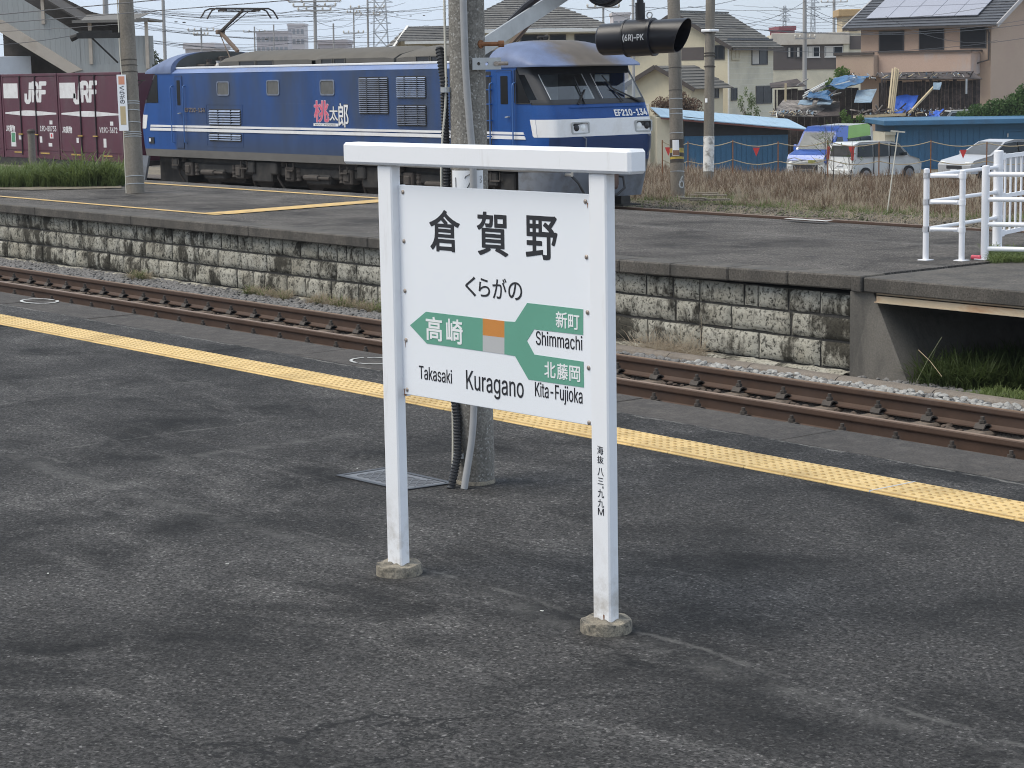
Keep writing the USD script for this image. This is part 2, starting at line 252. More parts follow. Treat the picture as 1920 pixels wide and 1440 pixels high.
M_WPOST = usdkit.material(stage, '/World/Looks/white_paint', {'g': ('geometry', {}), 's': ('separate_xyz', {}), 'n': ('noise_texture', {'scale': 7., 'detail': 8, 'roughness': .72}), 'f': ('map_range', {'from_min': .42, 'from_max': .03, 'to_min': 0, 'to_max': .85, 'clamp': True}), 'u': ('map_range', {'from_min': 1.764, 'from_max': 1.757, 'to_min': 0, 'to_max': .8, 'clamp': True}),
    'a': ('math', {'math_type': 'greater_than', 'value2': 1.75}), 'ua': ('math', {'math_type': 'multiply'}), 'mx': ('math', {'math_type': 'maximum'}), 'r': ('rgb_ramp', {'ramp': [(.46, (.03,)*3), (.66, (1,)*3)]}), 'k': ('math', {'math_type': 'multiply'}), 'o': ('math', {'math_type': 'maximum'}), 'mp': ('mapping', {'scale': (3, 3, .5)}), 'n3': ('noise_texture', {'scale': 4., 'detail': 7, 'roughness': .7}), 'r3': ('rgb_ramp', {'ramp': [(.57, (0,)*3), (.72, (.28,)*3)]}),
    'c': ('mix_color', {'a': (.80, .805, .82), 'b': (.36, .32, .26)}), 'nb': ('noise_texture', {'scale': 50., 'detail': 3}), 'b': ('bump', {'strength': .10, 'distance': .001}), 'p': ('principled_bsdf', {'roughness': .36})},
    [('g.position', 's.vector'), ('g.position', 'n.vector'), ('s.z', 'f.value'), ('s.z', 'u.value'), ('s.z', 'a.value1'), ('u.result', 'ua.value1'), ('a.value', 'ua.value2'), ('f.result', 'mx.value1'), ('ua.value', 'mx.value2'), ('n.fac', 'r.fac'), ('mx.value', 'k.value1'), ('r.color', 'k.value2'), ('g.position', 'mp.vector'), ('mp.vector', 'n3.vector'), ('n3.fac', 'r3.fac'), ('k.value', 'o.value1'), ('r3.color', 'o.value2'), ('o.value', 'c.fac'), ('c.result', 'p.base_color'), ('g.position', 'nb.vector'), ('nb.fac', 'b.height'), ('b.normal', 'p.normal')], surface='p.BSDF')
M_BOARD = mat('sign_board', (.80, .82, .85), .28, .012, 2.)
M_BLACK = mat('black_print', (.022, .022, .026), .4, .05)
M_GREEN = mat('green_print', (.125, .335, .245), .35, .05, 4.)
M_ORANGE = mat('orange_print', (.56, .23, .055), .35, .03)
M_GREYP = mat('grey_print', (.46, .46, .46), .35, .02)
M_WPRINT = mat('white_print', (.80, .80, .80), .4, .03)
M_SCREW = mat('steel_screw', (.32, .27, .23), .45, .3, 40., metal=.6)
M_FOOT = mat('cement_footing', (.25, .22, .17), .9, .3, 12, fine=.4, fscale=140, bump=.9, bscale=70, bdist=.010, dirt=(.05, .05, .048), dscale=22, damt=1.)
M_RUST = mat('rust', (.20, .085, .035), .8, .3, 14, fine=.3)
M_RAIL = mat('rail_rust', (.062, .034, .021), .7, .18, 5., fine=.15, fscale=90, dirt=(.07, .045, .035), dscale=2.)
M_RAILTOP = mat('rail_head', (.28, .19, .13), .42, .12, 4., metal=.35)
M_SLEEP = mat('sleeper_concrete', (.14, .108, .082), .9, .2, 5., fine=.3, dirt=(.10, .07, .05), dscale=4., damt=.8)
M_BAL = mat('ballast_stone', (.36, .345, .33), .9, .25, 9., fine=.2, island=.55)
M_BALB = mat('brown_ballast', (.15, .108, .080), .9, .25, 9., fine=.2, island=.5)
M_GRAVEL = mat('ballast_bed', (.16, .135, .115), .95, .35, 14., fine=.5, fscale=45., bump=1., bscale=24., bdist=.05)
M_MORTAR = mat('wall_mortar', (.062, .058, .052), .95, .35, 3., fine=.4, bump=.6, bscale=60)
M_CONC = mat('abutment_concrete', (.125, .115, .10), .9, .25, 1.6, fine=.2, fscale=60, stretch=(1, 1, .25), bump=.3, bscale=70, bdist=.004, dirt=(.05, .048, .044), dscale=1.7, damt=.8)
M_KERB = mat('drain_kerb', (.17, .145, .12), .9, .2, 4., fine=.3, fscale=80, bump=.5, bscale=70, bdist=.006)
M_BEAM = mat('rusty_beam', (.42, .35, .25), .6, .2, 3., stretch=(.5, 1, 2), dirt=(.28, .12, .04), dscale=3., damt=.8)
M_GROUND = mat('ground_soil', (.17, .145, .105), .95, .3, .5, fine=.4, fscale=6., bump=.8, bscale=8., bdist=.08)

def stone_mat():
    """pale porous lava stone: pits, ochre and grey tones, black soot running down at places"""
    N = {'g': ('geometry', {}), 'n1': ('noise_texture', {'scale': 2.2, 'detail': 4}), 'r1': ('rgb_ramp', {'ramp': [(.3, (.58, .56, .50)), (.55, (.72, .715, .67)), (.75, (.80, .80, .77))]}),
         'v': ('noise_texture', {'scale': 26., 'detail': 6, 'roughness': .72, 'distortion': .5}), 'rv': ('rgb_ramp', {'ramp': [(.36, (.05,)*3), (.43, (.45,)*3), (.485, (1.,)*3), (.72, (1.08,)*3)]}),
         'm': ('mix_color', {'blend_type': 'multiply', 'fac': 1., 'use_clamp': False}),
         'mp': ('mapping', {'scale': (1.0, 1, .55)}), 'n3': ('noise_texture', {'scale': 2.7, 'detail': 8, 'roughness': .72}), 'r3': ('rgb_ramp', {'ramp': [(.49, (0,)*3), (.58, (.9,)*3)]}),
         'm3': ('mix_color', {'b': (.052, .048, .040)}), 'ri': ('rgb_ramp', {'ramp': [(0, (.55, .53, .48)), (.22, (.92, .91, .88)), (.5, (1., 1., .97)), (1, (1.10, 1.10, 1.10))]}), 'm4': ('mix_color', {'blend_type': 'multiply', 'fac': 1., 'use_clamp': False}),
         'b': ('bump', {'strength': .8, 'distance': .018}), 'p': ('principled_bsdf', {'roughness': .95, 'specular_ior_level': .2})}
    L = [('g.position', 'n1.vector'), ('n1.fac', 'r1.fac'), ('g.position', 'v.vector'), ('v.fac', 'rv.fac'), ('r1.color', 'm.a'), ('rv.color', 'm.b'), ('g.position', 'mp.vector'), ('mp.vector', 'n3.vector'), ('n3.fac', 'r3.fac'),
         ('r3.color', 'm3.fac'), ('m.result', 'm3.a'), ('g.random_per_island', 'ri.fac'), ('m3.result', 'm4.a'), ('ri.color', 'm4.b'), ('v.fac', 'b.height'), ('b.normal', 'p.normal'), ('m4.result', 'p.base_color')]
    return usdkit.material(stage, '/World/Looks/lava_stone', N, L, surface='p.BSDF')
M_STONE = stone_mat()
def terrazzo(name, base, chip):
    N = {'g': ('geometry', {}), 'v': ('voronoi_texture', {'scale': 120., 'randomness': 1.}), 'sv': ('separate_color', {}), 'rv': ('rgb_ramp', {'ramp': [(0, tuple(.7*q for q in base)), (.6, base), (.9, tuple(1.25*q for q in base)), (.965, chip), (1, chip)]}),
         'n': ('noise_texture', {'scale': 2.5, 'detail': 5}), 'r': ('rgb_ramp', {'ramp': [(.3, (.75,)*3), (.7, (1.15,)*3)]}), 'm': ('mix_color', {'blend_type': 'multiply', 'fac': 1., 'use_clamp': False}), 'b': ('bump', {'strength': .4, 'distance': .004}),
         'p': ('principled_bsdf', {'roughness': .85, 'specular_ior_level': .3})}
    return usdkit.material(stage, '/World/Looks/'+name, N, [('g.position', 'v.vector'), ('v.color', 'sv.color'), ('sv.r', 'rv.fac'), ('g.position', 'n.vector'), ('n.fac', 'r.fac'), ('rv.color', 'm.a'), ('r.color', 'm.b'), ('sv.g', 'b.height'), ('b.normal', 'p.normal'), ('m.result', 'p.base_color')], surface='p.BSDF')
M_POLE = terrazzo('speckled_pole_concrete', (.20, .187, .165), (.34, .33, .305))
M_POLE2 = mat('old_pole_concrete', (.175, .155, .128), .9, .25, 1.4, fine=.2, fscale=30, stretch=(2, 2, .25), dirt=(.085, .078, .066), dscale=1.6, damt=.7)
M_STEEL = mat('galvanised_steel', (.42, .43, .43), .42, .15, 8., metal=.55)
M_CONDG = mat('grey_conduit', (.30, .30, .30), .5, .1, 10.)
M_CONDB = mat('black_conduit', (.022, .022, .024), .4, .1)
M_CABLE = mat('cream_cable', (.55, .52, .44), .5, .08)
M_PAPER = mat('paper', (.74, .75, .76), .6, .04)
M_PLATE = mat('steel_cover', (.16, .165, .175), .5, .2, 20., metal=.3, dirt=(.16, .16, .17), dscale=12)
M_BLK = mat('black_enamel', (.012, .012, .016), .38, .1)
M_DARK = mat('dark_grimy_metal', (.022, .020, .018), .7, .4, 5., fine=.3, dirt=(.06, .052, .042), dscale=4.)
M_DARK2 = mat('brake_dust_metal', (.060, .050, .042), .8, .3, 4., fine=.3)
M_WPIPE = mat('white_pipe', (.80, .80, .82), .3, .02)

# ------------------------------------------------------------------ the setting: ground, track bed, platforms
def gz(y):
    return float(np.interp(y, [-1e4, 20.5, 22, 32.5, 36, 60, 1e4], [-1.35, -1.35, -1.0, -1.0, -1.12, -2.6, -2.6]))
ys = [-600, -40, -10, 8.9, 13, 20.5, 22, 26, 32.5, 34, 36, 40, 46, 52, 60, 80, 120, 300, 1500]
xs = [-1600, -700, -300, -160, -110, -80, -60, -45, -30, -15, 0, 30, 200]
g = MB().add([[X, Y, gz(Y)] for X in xs for Y in ys], [[i*len(ys)+j, (i+1)*len(ys)+j, (i+1)*len(ys)+j+1, i*len(ys)+j+1] for i in range(len(xs)-1) for j in range(len(ys)-1)])
solo('ground', g, M_GROUND, kind='structure')
tb_y = [(9.2, -1.12), (14.42, -1.10), (14.62, -.985), (14.80, -.945), (14.93, -.94), (15.15, -.985), (15.6, -.975)]
solo('track_bed', MB().add([(X, y_, z_) for X in (-140, 10) for y_, z_ in tb_y], [[j, len(tb_y)+j, len(tb_y)+j+1, j+1] for j in range(len(tb_y)-1)]), M_GRAVEL, kind='structure')
solo('far_track_bed', MB().add([[-140, 21.2, -.985], [0, 21.2, -.985], [0, 32.6, -.96], [-140, 32.6, -.96]], [[0, 1, 2, 3]]), M_GRAVEL, kind='structure')
XL, XR = -60, 6
solo('near_platform', MB().box((XL, -14, -1.2), (XR, 8.62, 0)), M_ASPH, kind='structure')
cope = thing('platform_edge', None, None, (-10, 8.9, 0), kind='structure')
xx = XL
for i in range(40):
    L = 1.72
    if xx+L > XR: break
    part(cope, 'coping_slab', MB().box((xx+.004, 8.623, -.18), (xx+L-.004, 9.14+.01*math.sin(i*2.1), -.004+.003*math.sin(i*1.7)), .012), M_COPE)
    xx += L
part(cope, 'edge_wall', MB().box((XL, 8.70, -1.2), (XR, 9.08, -.182)), M_CONC)

# tactile paving: each tile on its own
tp = thing('tactile_paving', 'yellow tactile warning tiles running along the near platform edge', 'tactile paving', (-10, 8.03, 0))
dome_v = [(math.cos(a)*.014, math.sin(a)*.014, 0) for a in np.arange(8)*np.pi/4]+[(math.cos(a)*.008, math.sin(a)*.008, .005) for a in np.arange(8)*np.pi/4]
dome_f = [[j, (j+1) % 8, 8+(j+1) % 8, 8+j] for j in range(8)]; dome_f = [t for q in dome_f for t in ((q[0], q[1], q[2]), (q[0], q[2], q[3]))]+[(8, 8+j, 8+j+1) for j in range(1, 7)]
x0 = -9.12457712-.3*60
for k in range(80):
    X = x0+.3*k; dz = .0015*rng.random()
    jy = .003*(rng.random()-.5); b = MB().box((X+.0022, 7.868+jy, -.01), (X+.2978, 8.212+jy, .006+dz), .003)
    if X > -19:
        for i in range(5):
            for j in range(5):
                b.add(np.array(dome_v)+A(X+.03+.06*i, 7.955+.055*j, .006+dz), dome_f)
        b.box((X+.012, 7.880, .004), (X+.288, 7.900, .0105+dz), .002)
    part(tp, 'paving_tile', b, M_YTILE)
part(tp, 'joint_filler', MB().box((-7.031, 7.868, .001), (-7.019, 8.212, .009)), M_GREYP, label='light grey filled joint between two tiles')

# painted ovals on the near platform and the steel pit cover
def ring(c, a, b, w, z, n=40, gap=()):
    m_ = MB(); t = np.linspace(0, 2*np.pi, n+1)
    for i in range(n):
        if i in gap: continue
        P = [(c[0]+(a+s)*math.cos(q), c[1]+(b+s)*math.sin(q), z) for q in (t[i], t[i+1]) for s in (-w, w)]
        m_.add(P, [[0, 1, 3, 2]])
    return m_
M_CHALK = mat('worn_white_paint', (.50, .50, .48), .8, .2, 30, dirt=(.12, .12, .12), dscale=25, damt=.9)
c = at(700, 677, z=0); solo('painted_ring', ring(c, .20, .15, .012, .004, gap=(3, 4, 17, 30)), M_CHALK, 'worn white painted ring on asphalt behind the left post of the name board', 'painted mark')
c = at(74, 565, z=0); solo('painted_ring', ring(c, .24, .15, .016, .004, gap=(8, 9)), M_CHALK, 'worn white painted ring on asphalt near the left end of the tactile strip', 'painted mark')
pl = thing('pit_cover', 'square checkered steel pit cover set in asphalt beside the concrete pole', 'pit cover', (-8.95, 6.29, 0))
q = [at(640, 893, z=0), at(722, 880, z=0), at(842, 907, z=0), at(757, 919, z=0)]
part(pl, 'frame', MB().poly(Polygon([p[:2] for p in q]).buffer(.022, join_style=2).difference(Polygon([p[:2] for p in q]).buffer(-.006)), (0, 0, 0), (1, 0, 0), (0, 1, 0), .006, .001), M_CONDB)
b = MB().poly(Polygon([p[:2] for p in q]).buffer(-.01, join_style=2), (0, 0, 0), (1, 0, 0), (0, 1, 0), .004, .001)
inner = Polygon([p[:2] for p in q]).buffer(-.035)
mn = inner.bounds
for i, X in enumerate(np.arange(mn[0], mn[2], .028)):
    for j, Y in enumerate(np.arange(mn[1], mn[3], .028)):
        from shapely.geometry import Point
        if inner.contains(Point(X, Y)):
            s_ = 1 if (i+j) % 2 else -1
            b.bar((X-.010, Y-.010*s_, .0065), (X+.010, Y+.010*s_, .0065), .006, .004)
part(pl, 'checker_plate', b, M_PLATE)
M_CHIP = mat('pale_chip', (.55, .54, .5), .7, .1)
for i, (px, py) in enumerate([(426, 1057), (90, 1075), (670, 878), (1016, 1145)]):
    c = at(px, py, z=.003); a = rng.random()*3
    solo('paper_scrap', MB().bar(c-A(math.cos(a), math.sin(a), 0)*.007, c+A(math.cos(a), math.sin(a), 0)*.007, .008, .002), M_CHIP, 'tiny pale chip lying on the dark asphalt', 'litter', 'pale chips on the near platform')

# ------------------------------------------------------------------ station name board
BL, BR = A(-7.236, 5.101, 0), A(-5.935, 5.153, 0)
SU = (BR-BL)/np.linalg.norm(BR-BL); SV = A(-SU[1], SU[0], 0); SW = A(0, 0, 1)
def ST(v):  # sign frame: u along, v away, z up
    v = np.asarray(v, float); return BL+v[:, :1]*SU+v[:, 1:2]*SV+v[:, 2:]*SW
def sp(px, py, v):
    d = FW+RT*(px-960)/FPX-UP*(py-720)/FPX; t = ((BL-EYE)@SV+v)/(d@SV); p = EYE+t*d-BL
    return A(p@SU, p@SW)
sgn = thing('station_name_board', 'white station name board on two posts under a thick white top beam', 'station sign', BL)
LEN = np.linalg.norm(BR-BL); PW, PD = .096, .052
for u in (0, LEN):
    p_ = part(sgn, 'post', MB(ST).box((u-PW/2, -PD/2, .02), (u+PW/2, PD/2, 1.757), .006), M_WPOST)
    n = 40; a = np.arange(n)*2*np.pi/n; rr = .1*(1+.012*np.sin(3*a+u)+.012*np.sin(7*a+1))
    prof = [(-.004, 1.0), (.036, 1.0), (.045, .965), (.049, .4)]
    f_ = MB(ST); rings = [np.stack([u+k*rr*np.cos(a), k*rr*np.sin(a), np.full(n, zz)+(.004*np.sin(5*a) if zz > .03 else 0)], 1) for zz, k in prof]
    f_.loft(rings); part(sgn, 'footing', f_, M_FOOT, smooth=28)
part(sgn, 'top_beam', MB(ST).box((-.262, -.046, 1.757), (1.499, .046, 1.848), .011), M_WPOST, smooth=False)
BV = .012   # front face of the board
b0, b1 = sp(762, 742, BV), sp(756, 347, BV); b2 = sp(1107, 795, BV)
zb, zt = .5*(b0[1]+sp(1107, 795, BV)[1]), .5*(sp(757, 347, BV)[1]+sp(1101, 364, BV)[1])
part(sgn, 'board', MB(ST).box((PW/2-.03, BV, zb), (LEN-PW/2+.006, BV+.010, zt), .002), M_BOARD)
part(sgn, 'mounting_strip', MB(ST).box((PW/2+.001, BV+.0105, zb-.01), (PW/2+.012, BV+.028, zt)).box((LEN-PW/2-.012, BV+.0105, zb-.01), (LEN-PW/2-.001, BV+.028, zt)), M_WPOST)
c2 = lambda x, y: (680+x/3.513, 550+y/3.513)
c1 = lambda x, y: (640+x/3.2, 240+y/3.2)
def SP(pts): return Polygon([tuple(sp(*c2(*p), BV)) for p in pts])
def sprint(name, pg, m_, off, label=None):
    o = BL+SV*BV
    b = MB(); b.poly(pg, o, SU, SW, .0012, off)    # SU x SW points to the viewer
    part(sgn, name, b, m_, label=label)
sprint('green_arrow', SP([(313, 210), (418, 121), (793, 165), (793, 381), (423, 330)]), M_GREEN, .0002)
sprint('green_arrow', SP([(935, 183), (1005, 188), (1085, 63), (1453, 105), (1453, 274), (1130, 237), (1083, 312), (1132, 403), (1456, 450), (1458, 620), (1093, 567), (1005, 413), (935, 401)]), M_GREEN, .0002, 'forked green arrow end at the board edge')
sprint('orange_square', SP([(793, 165), (935, 183), (935, 292), (793, 276)]), M_ORANGE, .0002)
sprint('grey_square', SP([(793, 276), (935, 292), (935, 401), (793, 381)]), M_GREYP, .0002)
def kan(ch, cv, x0, y0, x1, y1, m_, off, bold, slope=.14):
    xm, ym = (x0+x1)/2, (y0+y1)/2; ctr = sp(*cv(xm, ym), BV); L_ = sp(*cv(x0, ym-(x1-x0)/2*slope), BV); R_ = sp(*cv(x1, ym+(x1-x0)/2*slope), BV)
    h = (y1-y0)-slope*(x1-x0)*.7; t_, b_ = sp(*cv(xm, ym-h/2), BV), sp(*cv(xm, ym+h/2), BV)
    sprint('lettering', fit(glyph(ch, 'cjk', bold), L_[0], b_[1], R_[0], t_[1]), m_, off)
for ch, bx in (('倉', (530, 488, 712, 748)), ('賀', (815, 500, 1000, 772)), ('野', (1107, 522, 1297, 795))):
    kan(ch, c1, *bx, M_BLACK, .0002, 3, .07)
for ch, bx in (('く', (745, 888, 808, 1010)), ('ら', (825, 900, 892, 1015)), ('が', (908, 898, 992, 1028)), ('の', (1003, 922, 1085, 1035))):
    kan(ch, c1, *bx, M_BLACK, .0002, 1, .09)
for ch, bx in (('高', (420, 150, 527, 318)), ('崎', (553, 165, 662, 338)), ('新', (1275, 118, 1350, 232)), ('町', (1357, 138, 1430, 242)), ('北', (1200, 448, 1273, 560)), ('藤', (1283, 460, 1355, 573)), ('岡', (1364, 476, 1435, 585))):
    kan(ch, c2, *bx, M_WPRINT, .0016, 3 if ch in '高崎' else 2)
for s_, xa, xb, ya, cap, bold in (('Takasaki', 374, 590, 560, 84, 1), ('Kuragano', 684, 1062, 628, 122, 1), ('Shimmachi', 1143, 1448, 336, 88, 1), ('Kita-Fujioka', 1137, 1449, 676, 92, 1)):
    p_, q_ = sp(*c2(xa, ya), BV), sp(*c2(xb, ya+(xb-xa)*.14), BV); top_ = sp(*c2(xa, ya-cap), BV)
    sprint('lettering', fit_line(glyph(s_, 'lat', bold), p_[0], q_[0], p_[1], top_[1]-p_[1]), M_BLACK, .0002)
for u, pts in (('l', ((753, 360), (755, 452), (757, 545), (759, 637), (761, 730))), ('r', ((1100, 378), (1102, 482), (1104, 586), (1106, 690), (1107, 793)))):
    for p in pts:
        w = sp(*p, BV); w[0] += .010 if u == 'l' else -.006
        part(sgn, 'screw', MB(ST).tube([(w[0], BV+.001, w[1]), (w[0], BV-.003, w[1]), (w[0], BV-.006, w[1])], [.009, .009, .004], 10), M_SCREW)
FV = -PD/2
def psp(px, py): return sp(px, py, FV)
for ch, x0, y0, x1, y1 in (('海', 1120, 836, 1131, 852), ('抜', 1120, 855, 1131.5, 869), ('八', 1120.5, 877, 1132, 892), ('三', 1121, 896, 1131.5, 908), ('九', 1121, 917, 1132.5, 933), ('九', 1121, 936, 1132.5, 951), ('M', 1121.5, 953, 1132.5, 966)):
    a_, b_ = psp(x0, (y0+y1)/2), psp(x1, (y0+y1)/2); t_, d_ = psp((x0+x1)/2, y0), psp((x0+x1)/2, y1)
    b = MB().poly(fit(glyph(ch, 'lat' if ch == 'M' else 'cjk', 0 if ch == 'M' else 1), a_[0], d_[1], b_[0], t_[1]), BL+SV*FV, SU, SW, .0008, .0003); part(sgn, 'lettering', b, M_BLACK)
a_ = psp(1131, 914); part(sgn, 'lettering', MB().poly(sbox(a_[0]-.004, a_[1]-.004, a_[0]+.002, a_[1]+.004), BL+SV*FV, SU, SW, .0008, .0003), M_BLACK)

for (px0, py0, px1, py1, v_) in ((757.5, 728, 759.5, 744, BV), (1131, 1152, 1134, 1172, FV), (758, 738, 763, 743, BV), (1101, 380, 1103, 391, BV), (760, 640, 761.5, 652, BV)):
    a_, b_ = sp(px0, py0, v_), sp(px1, py1, v_); w_ = abs(b_[0]-a_[0]); pg = Polygon([(a_[0], a_[1]), (a_[0]+w_, a_[1]-.002), (a_[0]+w_*.8, (a_[1]+b_[1])/2), (a_[0]+w_*.6, b_[1]), (a_[0]+w_*.3, b_[1]+.004)])
    part(sgn, 'rust_stain', MB().poly(pg, BL+SV*v_, SU, SW, .0006, .0004), M_RUST)
# ------------------------------------------------------------------ near track
GZ = -1.0
RH = .184
def rail_mb(y0, ztop, xa, xb):
    pr = [(-.0725, 0), (.0725, 0), (.0725, .012), (.034, .024), (.010, .038), (.009, .118), (.031, .134), (.0335, .142), (.0335, .176), (.027, .184), (-.027, .184), (-.0335, .176), (-.0335, .142), (-.031, .134), (-.009, .118), (-.010, .038), (-.034, .024), (-.0725, .012)]
    return MB().poly(Polygon(pr), (xa, y0, ztop-RH), (0, 1, 0), (0, 0, 1), xb-xa)
def track(label, yc, ztop, xa, xb, clips, name='railway_track', step=.6, x00=0.):
    t_ = thing(name, label, 'railway track', ((xa+xb)/2, yc, ztop))
    for s_ in (-1, 1):
        r_ = part(t_, 'rail', rail_mb(yc+s_*.566, ztop, xa, xb), M_RAIL)
        part(r_, 'running_surface', MB().box((xa, yc+s_*.566-.026, ztop), (xb, yc+s_*.566+.026, ztop+.0015)), M_RAILTOP)
    for k in range(int((xb-xa)/step)):
        X = xa+x00+step*k
        if not (clips[0] < X < clips[1]): continue
        sl = part(t_, 'sleeper', MB().box((X-.11, yc-.98, ztop-RH-.18), (X+.11, yc+.98, ztop-RH-.006), .025), M_SLEEP)
        for s_ in (-1, 1):
            for e in (-1, 1):
                yy = yc+s_*.566+e*.088; zb_ = ztop-RH
                b = MB().box((X-.055, yy-.05, zb_-.008), (X+.055, yy+.05, zb_+.010), .008)
                sec = [(-e*.062, .014), (-e*.05, .040), (-e*.01, .056), (e*.03, .050), (e*.055, .012), (e*.042, .008), (e*.02, .036), (-e*.012, .042), (-e*.04, .026), (-e*.05, .006)]
                b.loft([[(X+q, yy+p_[0], zb_+p_[1]) for p_ in sec] for q in (-.055, .055)])
                b.cyl((X, yy, zb_+.03), (X, yy, zb_+.115), .018, n=8).cyl((X, yy, zb_+.056), (X, yy, zb_+.082), .033, n=6)
                part(sl, 'rail_clip', b, M_DARK2)
    return t_
track('rusty railway track with bolted clips lying between the two platforms', 13.93, -.848, -52, 2, (-34, -9), x00=.23)
track('railway track under the blue locomotive with one thin rusty rail showing', 28.73, -.76, -110, 0, (-30.5, -18), x00=.1)

# ballast stones: a few shapes scattered by the thousand
def stone_proto(path, seed, m_, s=.03):
    r_ = np.random.default_rng(seed); k = trimesh.creation.icosphere(subdivisions=1); v = np.asarray(k.vertices)
    v = v*(1+.35*(r_.random((len(v), 1))-.5)); v = v*A(1.25, .95, .65)*s
    h = trimesh.convex.convex_hull(v)
    return usdkit.mesh(stage, path, (h.vertices, h.faces), m_)
def scatter(name, pts, protos, sizes, mats_or_fn, label=None, kind='stuff', tilt=1.0, seed=1, category=None):
    p = path_for('/World', name); pi = UsdGeom.PointInstancer.Define(stage, p); r_ = np.random.default_rng(seed); n = len(pts); paths = []
    for i, fn in enumerate(protos):
        q = f'{p}/kind_{i}'; fn(q); paths.append(q)
    pi.CreatePrototypesRel().SetTargets([Sdf.Path(q) for q in paths])
    pi.CreateProtoIndicesAttr(Vt.IntArray.FromNumpy(r_.integers(0, len(protos), n).astype(np.int32)))
    pi.CreatePositionsAttr(Vt.Vec3fArray.FromNumpy(np.asarray(pts, np.float32)))
    yaw = r_.random(n)*2*np.pi; tx, ty = (r_.random(n)-.5)*tilt, (r_.random(n)-.5)*tilt
    quats = [Gf.Quath(Gf.Rotation(Gf.Vec3d(1, 0, 0), math.degrees(a)).GetQuat()*Gf.Rotation(Gf.Vec3d(0, 1, 0), math.degrees(b)).GetQuat()*Gf.Rotation(Gf.Vec3d(0, 0, 1), math.degrees(c)).GetQuat()) for a, b, c in zip(tx, ty, yaw)]
    pi.CreateOrientationsAttr(Vt.QuathArray(quats))
    s_ = np.asarray(sizes)[:, None]*np.ones((1, 3)) if np.ndim(sizes) == 1 else sizes
    pi.CreateScalesAttr(Vt.Vec3fArray.FromNumpy(np.asarray(s_, np.float32)))
    tag(pi.GetPrim(), label, category, None, kind)
def bal(m_): return [lambda q, i=i: stone_proto(q, 40+i, m_) for i in range(6)]
P = []
r_ = np.random.default_rng(3)
n = 15000; X = -36+28*r_.random(n); Y = 14.53+1.05*r_.random(n)
P = np.stack([X, Y, np.interp(Y, [q[0] for q in tb_y], [q[1] for q in tb_y])+.012+.035*r_.random(n)], 1)
keep = ~((P[:, 0] > -18.6) & (P[:, 1] > 14.91) & (P[:, 1] < 15.16)) & ~((P[:, 0] > -19.0) & (P[:, 0] < -13.6) & (P[:, 1] > 15.30))
P = P[keep]
scatter('grey_ballast', P, bal(M_BAL), .55+.75*r_.random(len(P)), None, 'loose grey ballast stones at the foot of the stone platform wall', seed=5, category='ballast')
n = 4500; X = -34+26*r_.random(n); Y = 13.46+.90*r_.random(n); dk = np.abs(((X+52-.23)/.6+.5) % 1-.5)*.6
P = np.stack([X, Y, np.where(dk < .12, -1.16, -1.085)+.05*r_.random(n)], 1)
scatter('brown_ballast', P, bal(M_BALB), .5+.65*r_.random(n), None, 'rust stained ballast between the two near rails', seed=6, category='ballast')
n = 2200; X = -34+26*r_.random(n); Y = 12.75+.50*r_.random(n)
scatter('brown_ballast', np.stack([X, Y, -1.10+.05*r_.random(n)], 1), bal(M_BALB), .5+.6*r_.random(n), None, 'rust stained ballast outside the rail nearer the name board', seed=8, category='ballast')
n = 9000; X = -36+20*r_.random(n); Y = 29.5+3.3*r_.random(n)
scatter('grey_ballast', np.stack([X, Y, -.96+.05*r_.random(n)], 1), bal(mat('straw_coloured_ballast', (.33, .285, .22), .9, .3, 9., fine=.2, island=.6)), .6+.8*r_.random(n), None, 'pale ballast beyond the far rail before the dry weeds', seed=9, category='ballast')

n = 800; X = -15.8+7.6*r_.random(n); Y = 14.58+.33*r_.random(n)
scatter('white_ballast', np.stack([X, Y, np.interp(Y, [q[0] for q in tb_y], [q[1] for q in tb_y])+.03+.03*r_.random(n)], 1), bal(mat('whitish_stone', (.52, .51, .48), .9, .2, 9., fine=.2, island=.4)), .6+.8*r_.random(n), None, 'whitish stones between the far rail and the drain kerb', seed=10, category='ballast')

# ------------------------------------------------------------------ island platform with its stone wall
def izt(x): return float(np.interp(x, [-60, -17.8, -14.1, -5], [0, 0, .055, .055]))
IX = [-95, -60, -40, -25, -17.8, -16, -14.12]
b = MB()
for i, X in enumerate(IX): pass
V = []; 
for X in IX:
    t = izt(X); V += [(X, 15.98, -.95), (X, 15.98, t-.003), (X, 21.25, t-.003), (X, 21.25, -.95)]
b.loft(np.array(V).reshape(len(IX), 4, 3)[:, ::-1])
solo('island_platform', b, M_ASPH2, kind='structure')
wall = thing('platform_wall', 'retaining wall of pale porous stone blocks under the opposite platform', 'wall', (-24, 15.7, -.95))
part(wall, 'mortar', MB().box((-95, 15.72, -1.05), (-14.18, 15.977, -.15)), M_MORTAR)
xs_, xe = -37.0, -14.2
rows = [(-.385, -.150), (-.640, -.393), (-.925, -.648)]
J = {0: [1158-20, 1206, 1256, 1306, 1389, 1416, 1472, 1531, 1597], 1: [1108, 1261, 1305, 1366, 1477, 1597], 2: [1090, 1208, 1308, 1417, 1533, 1597]}
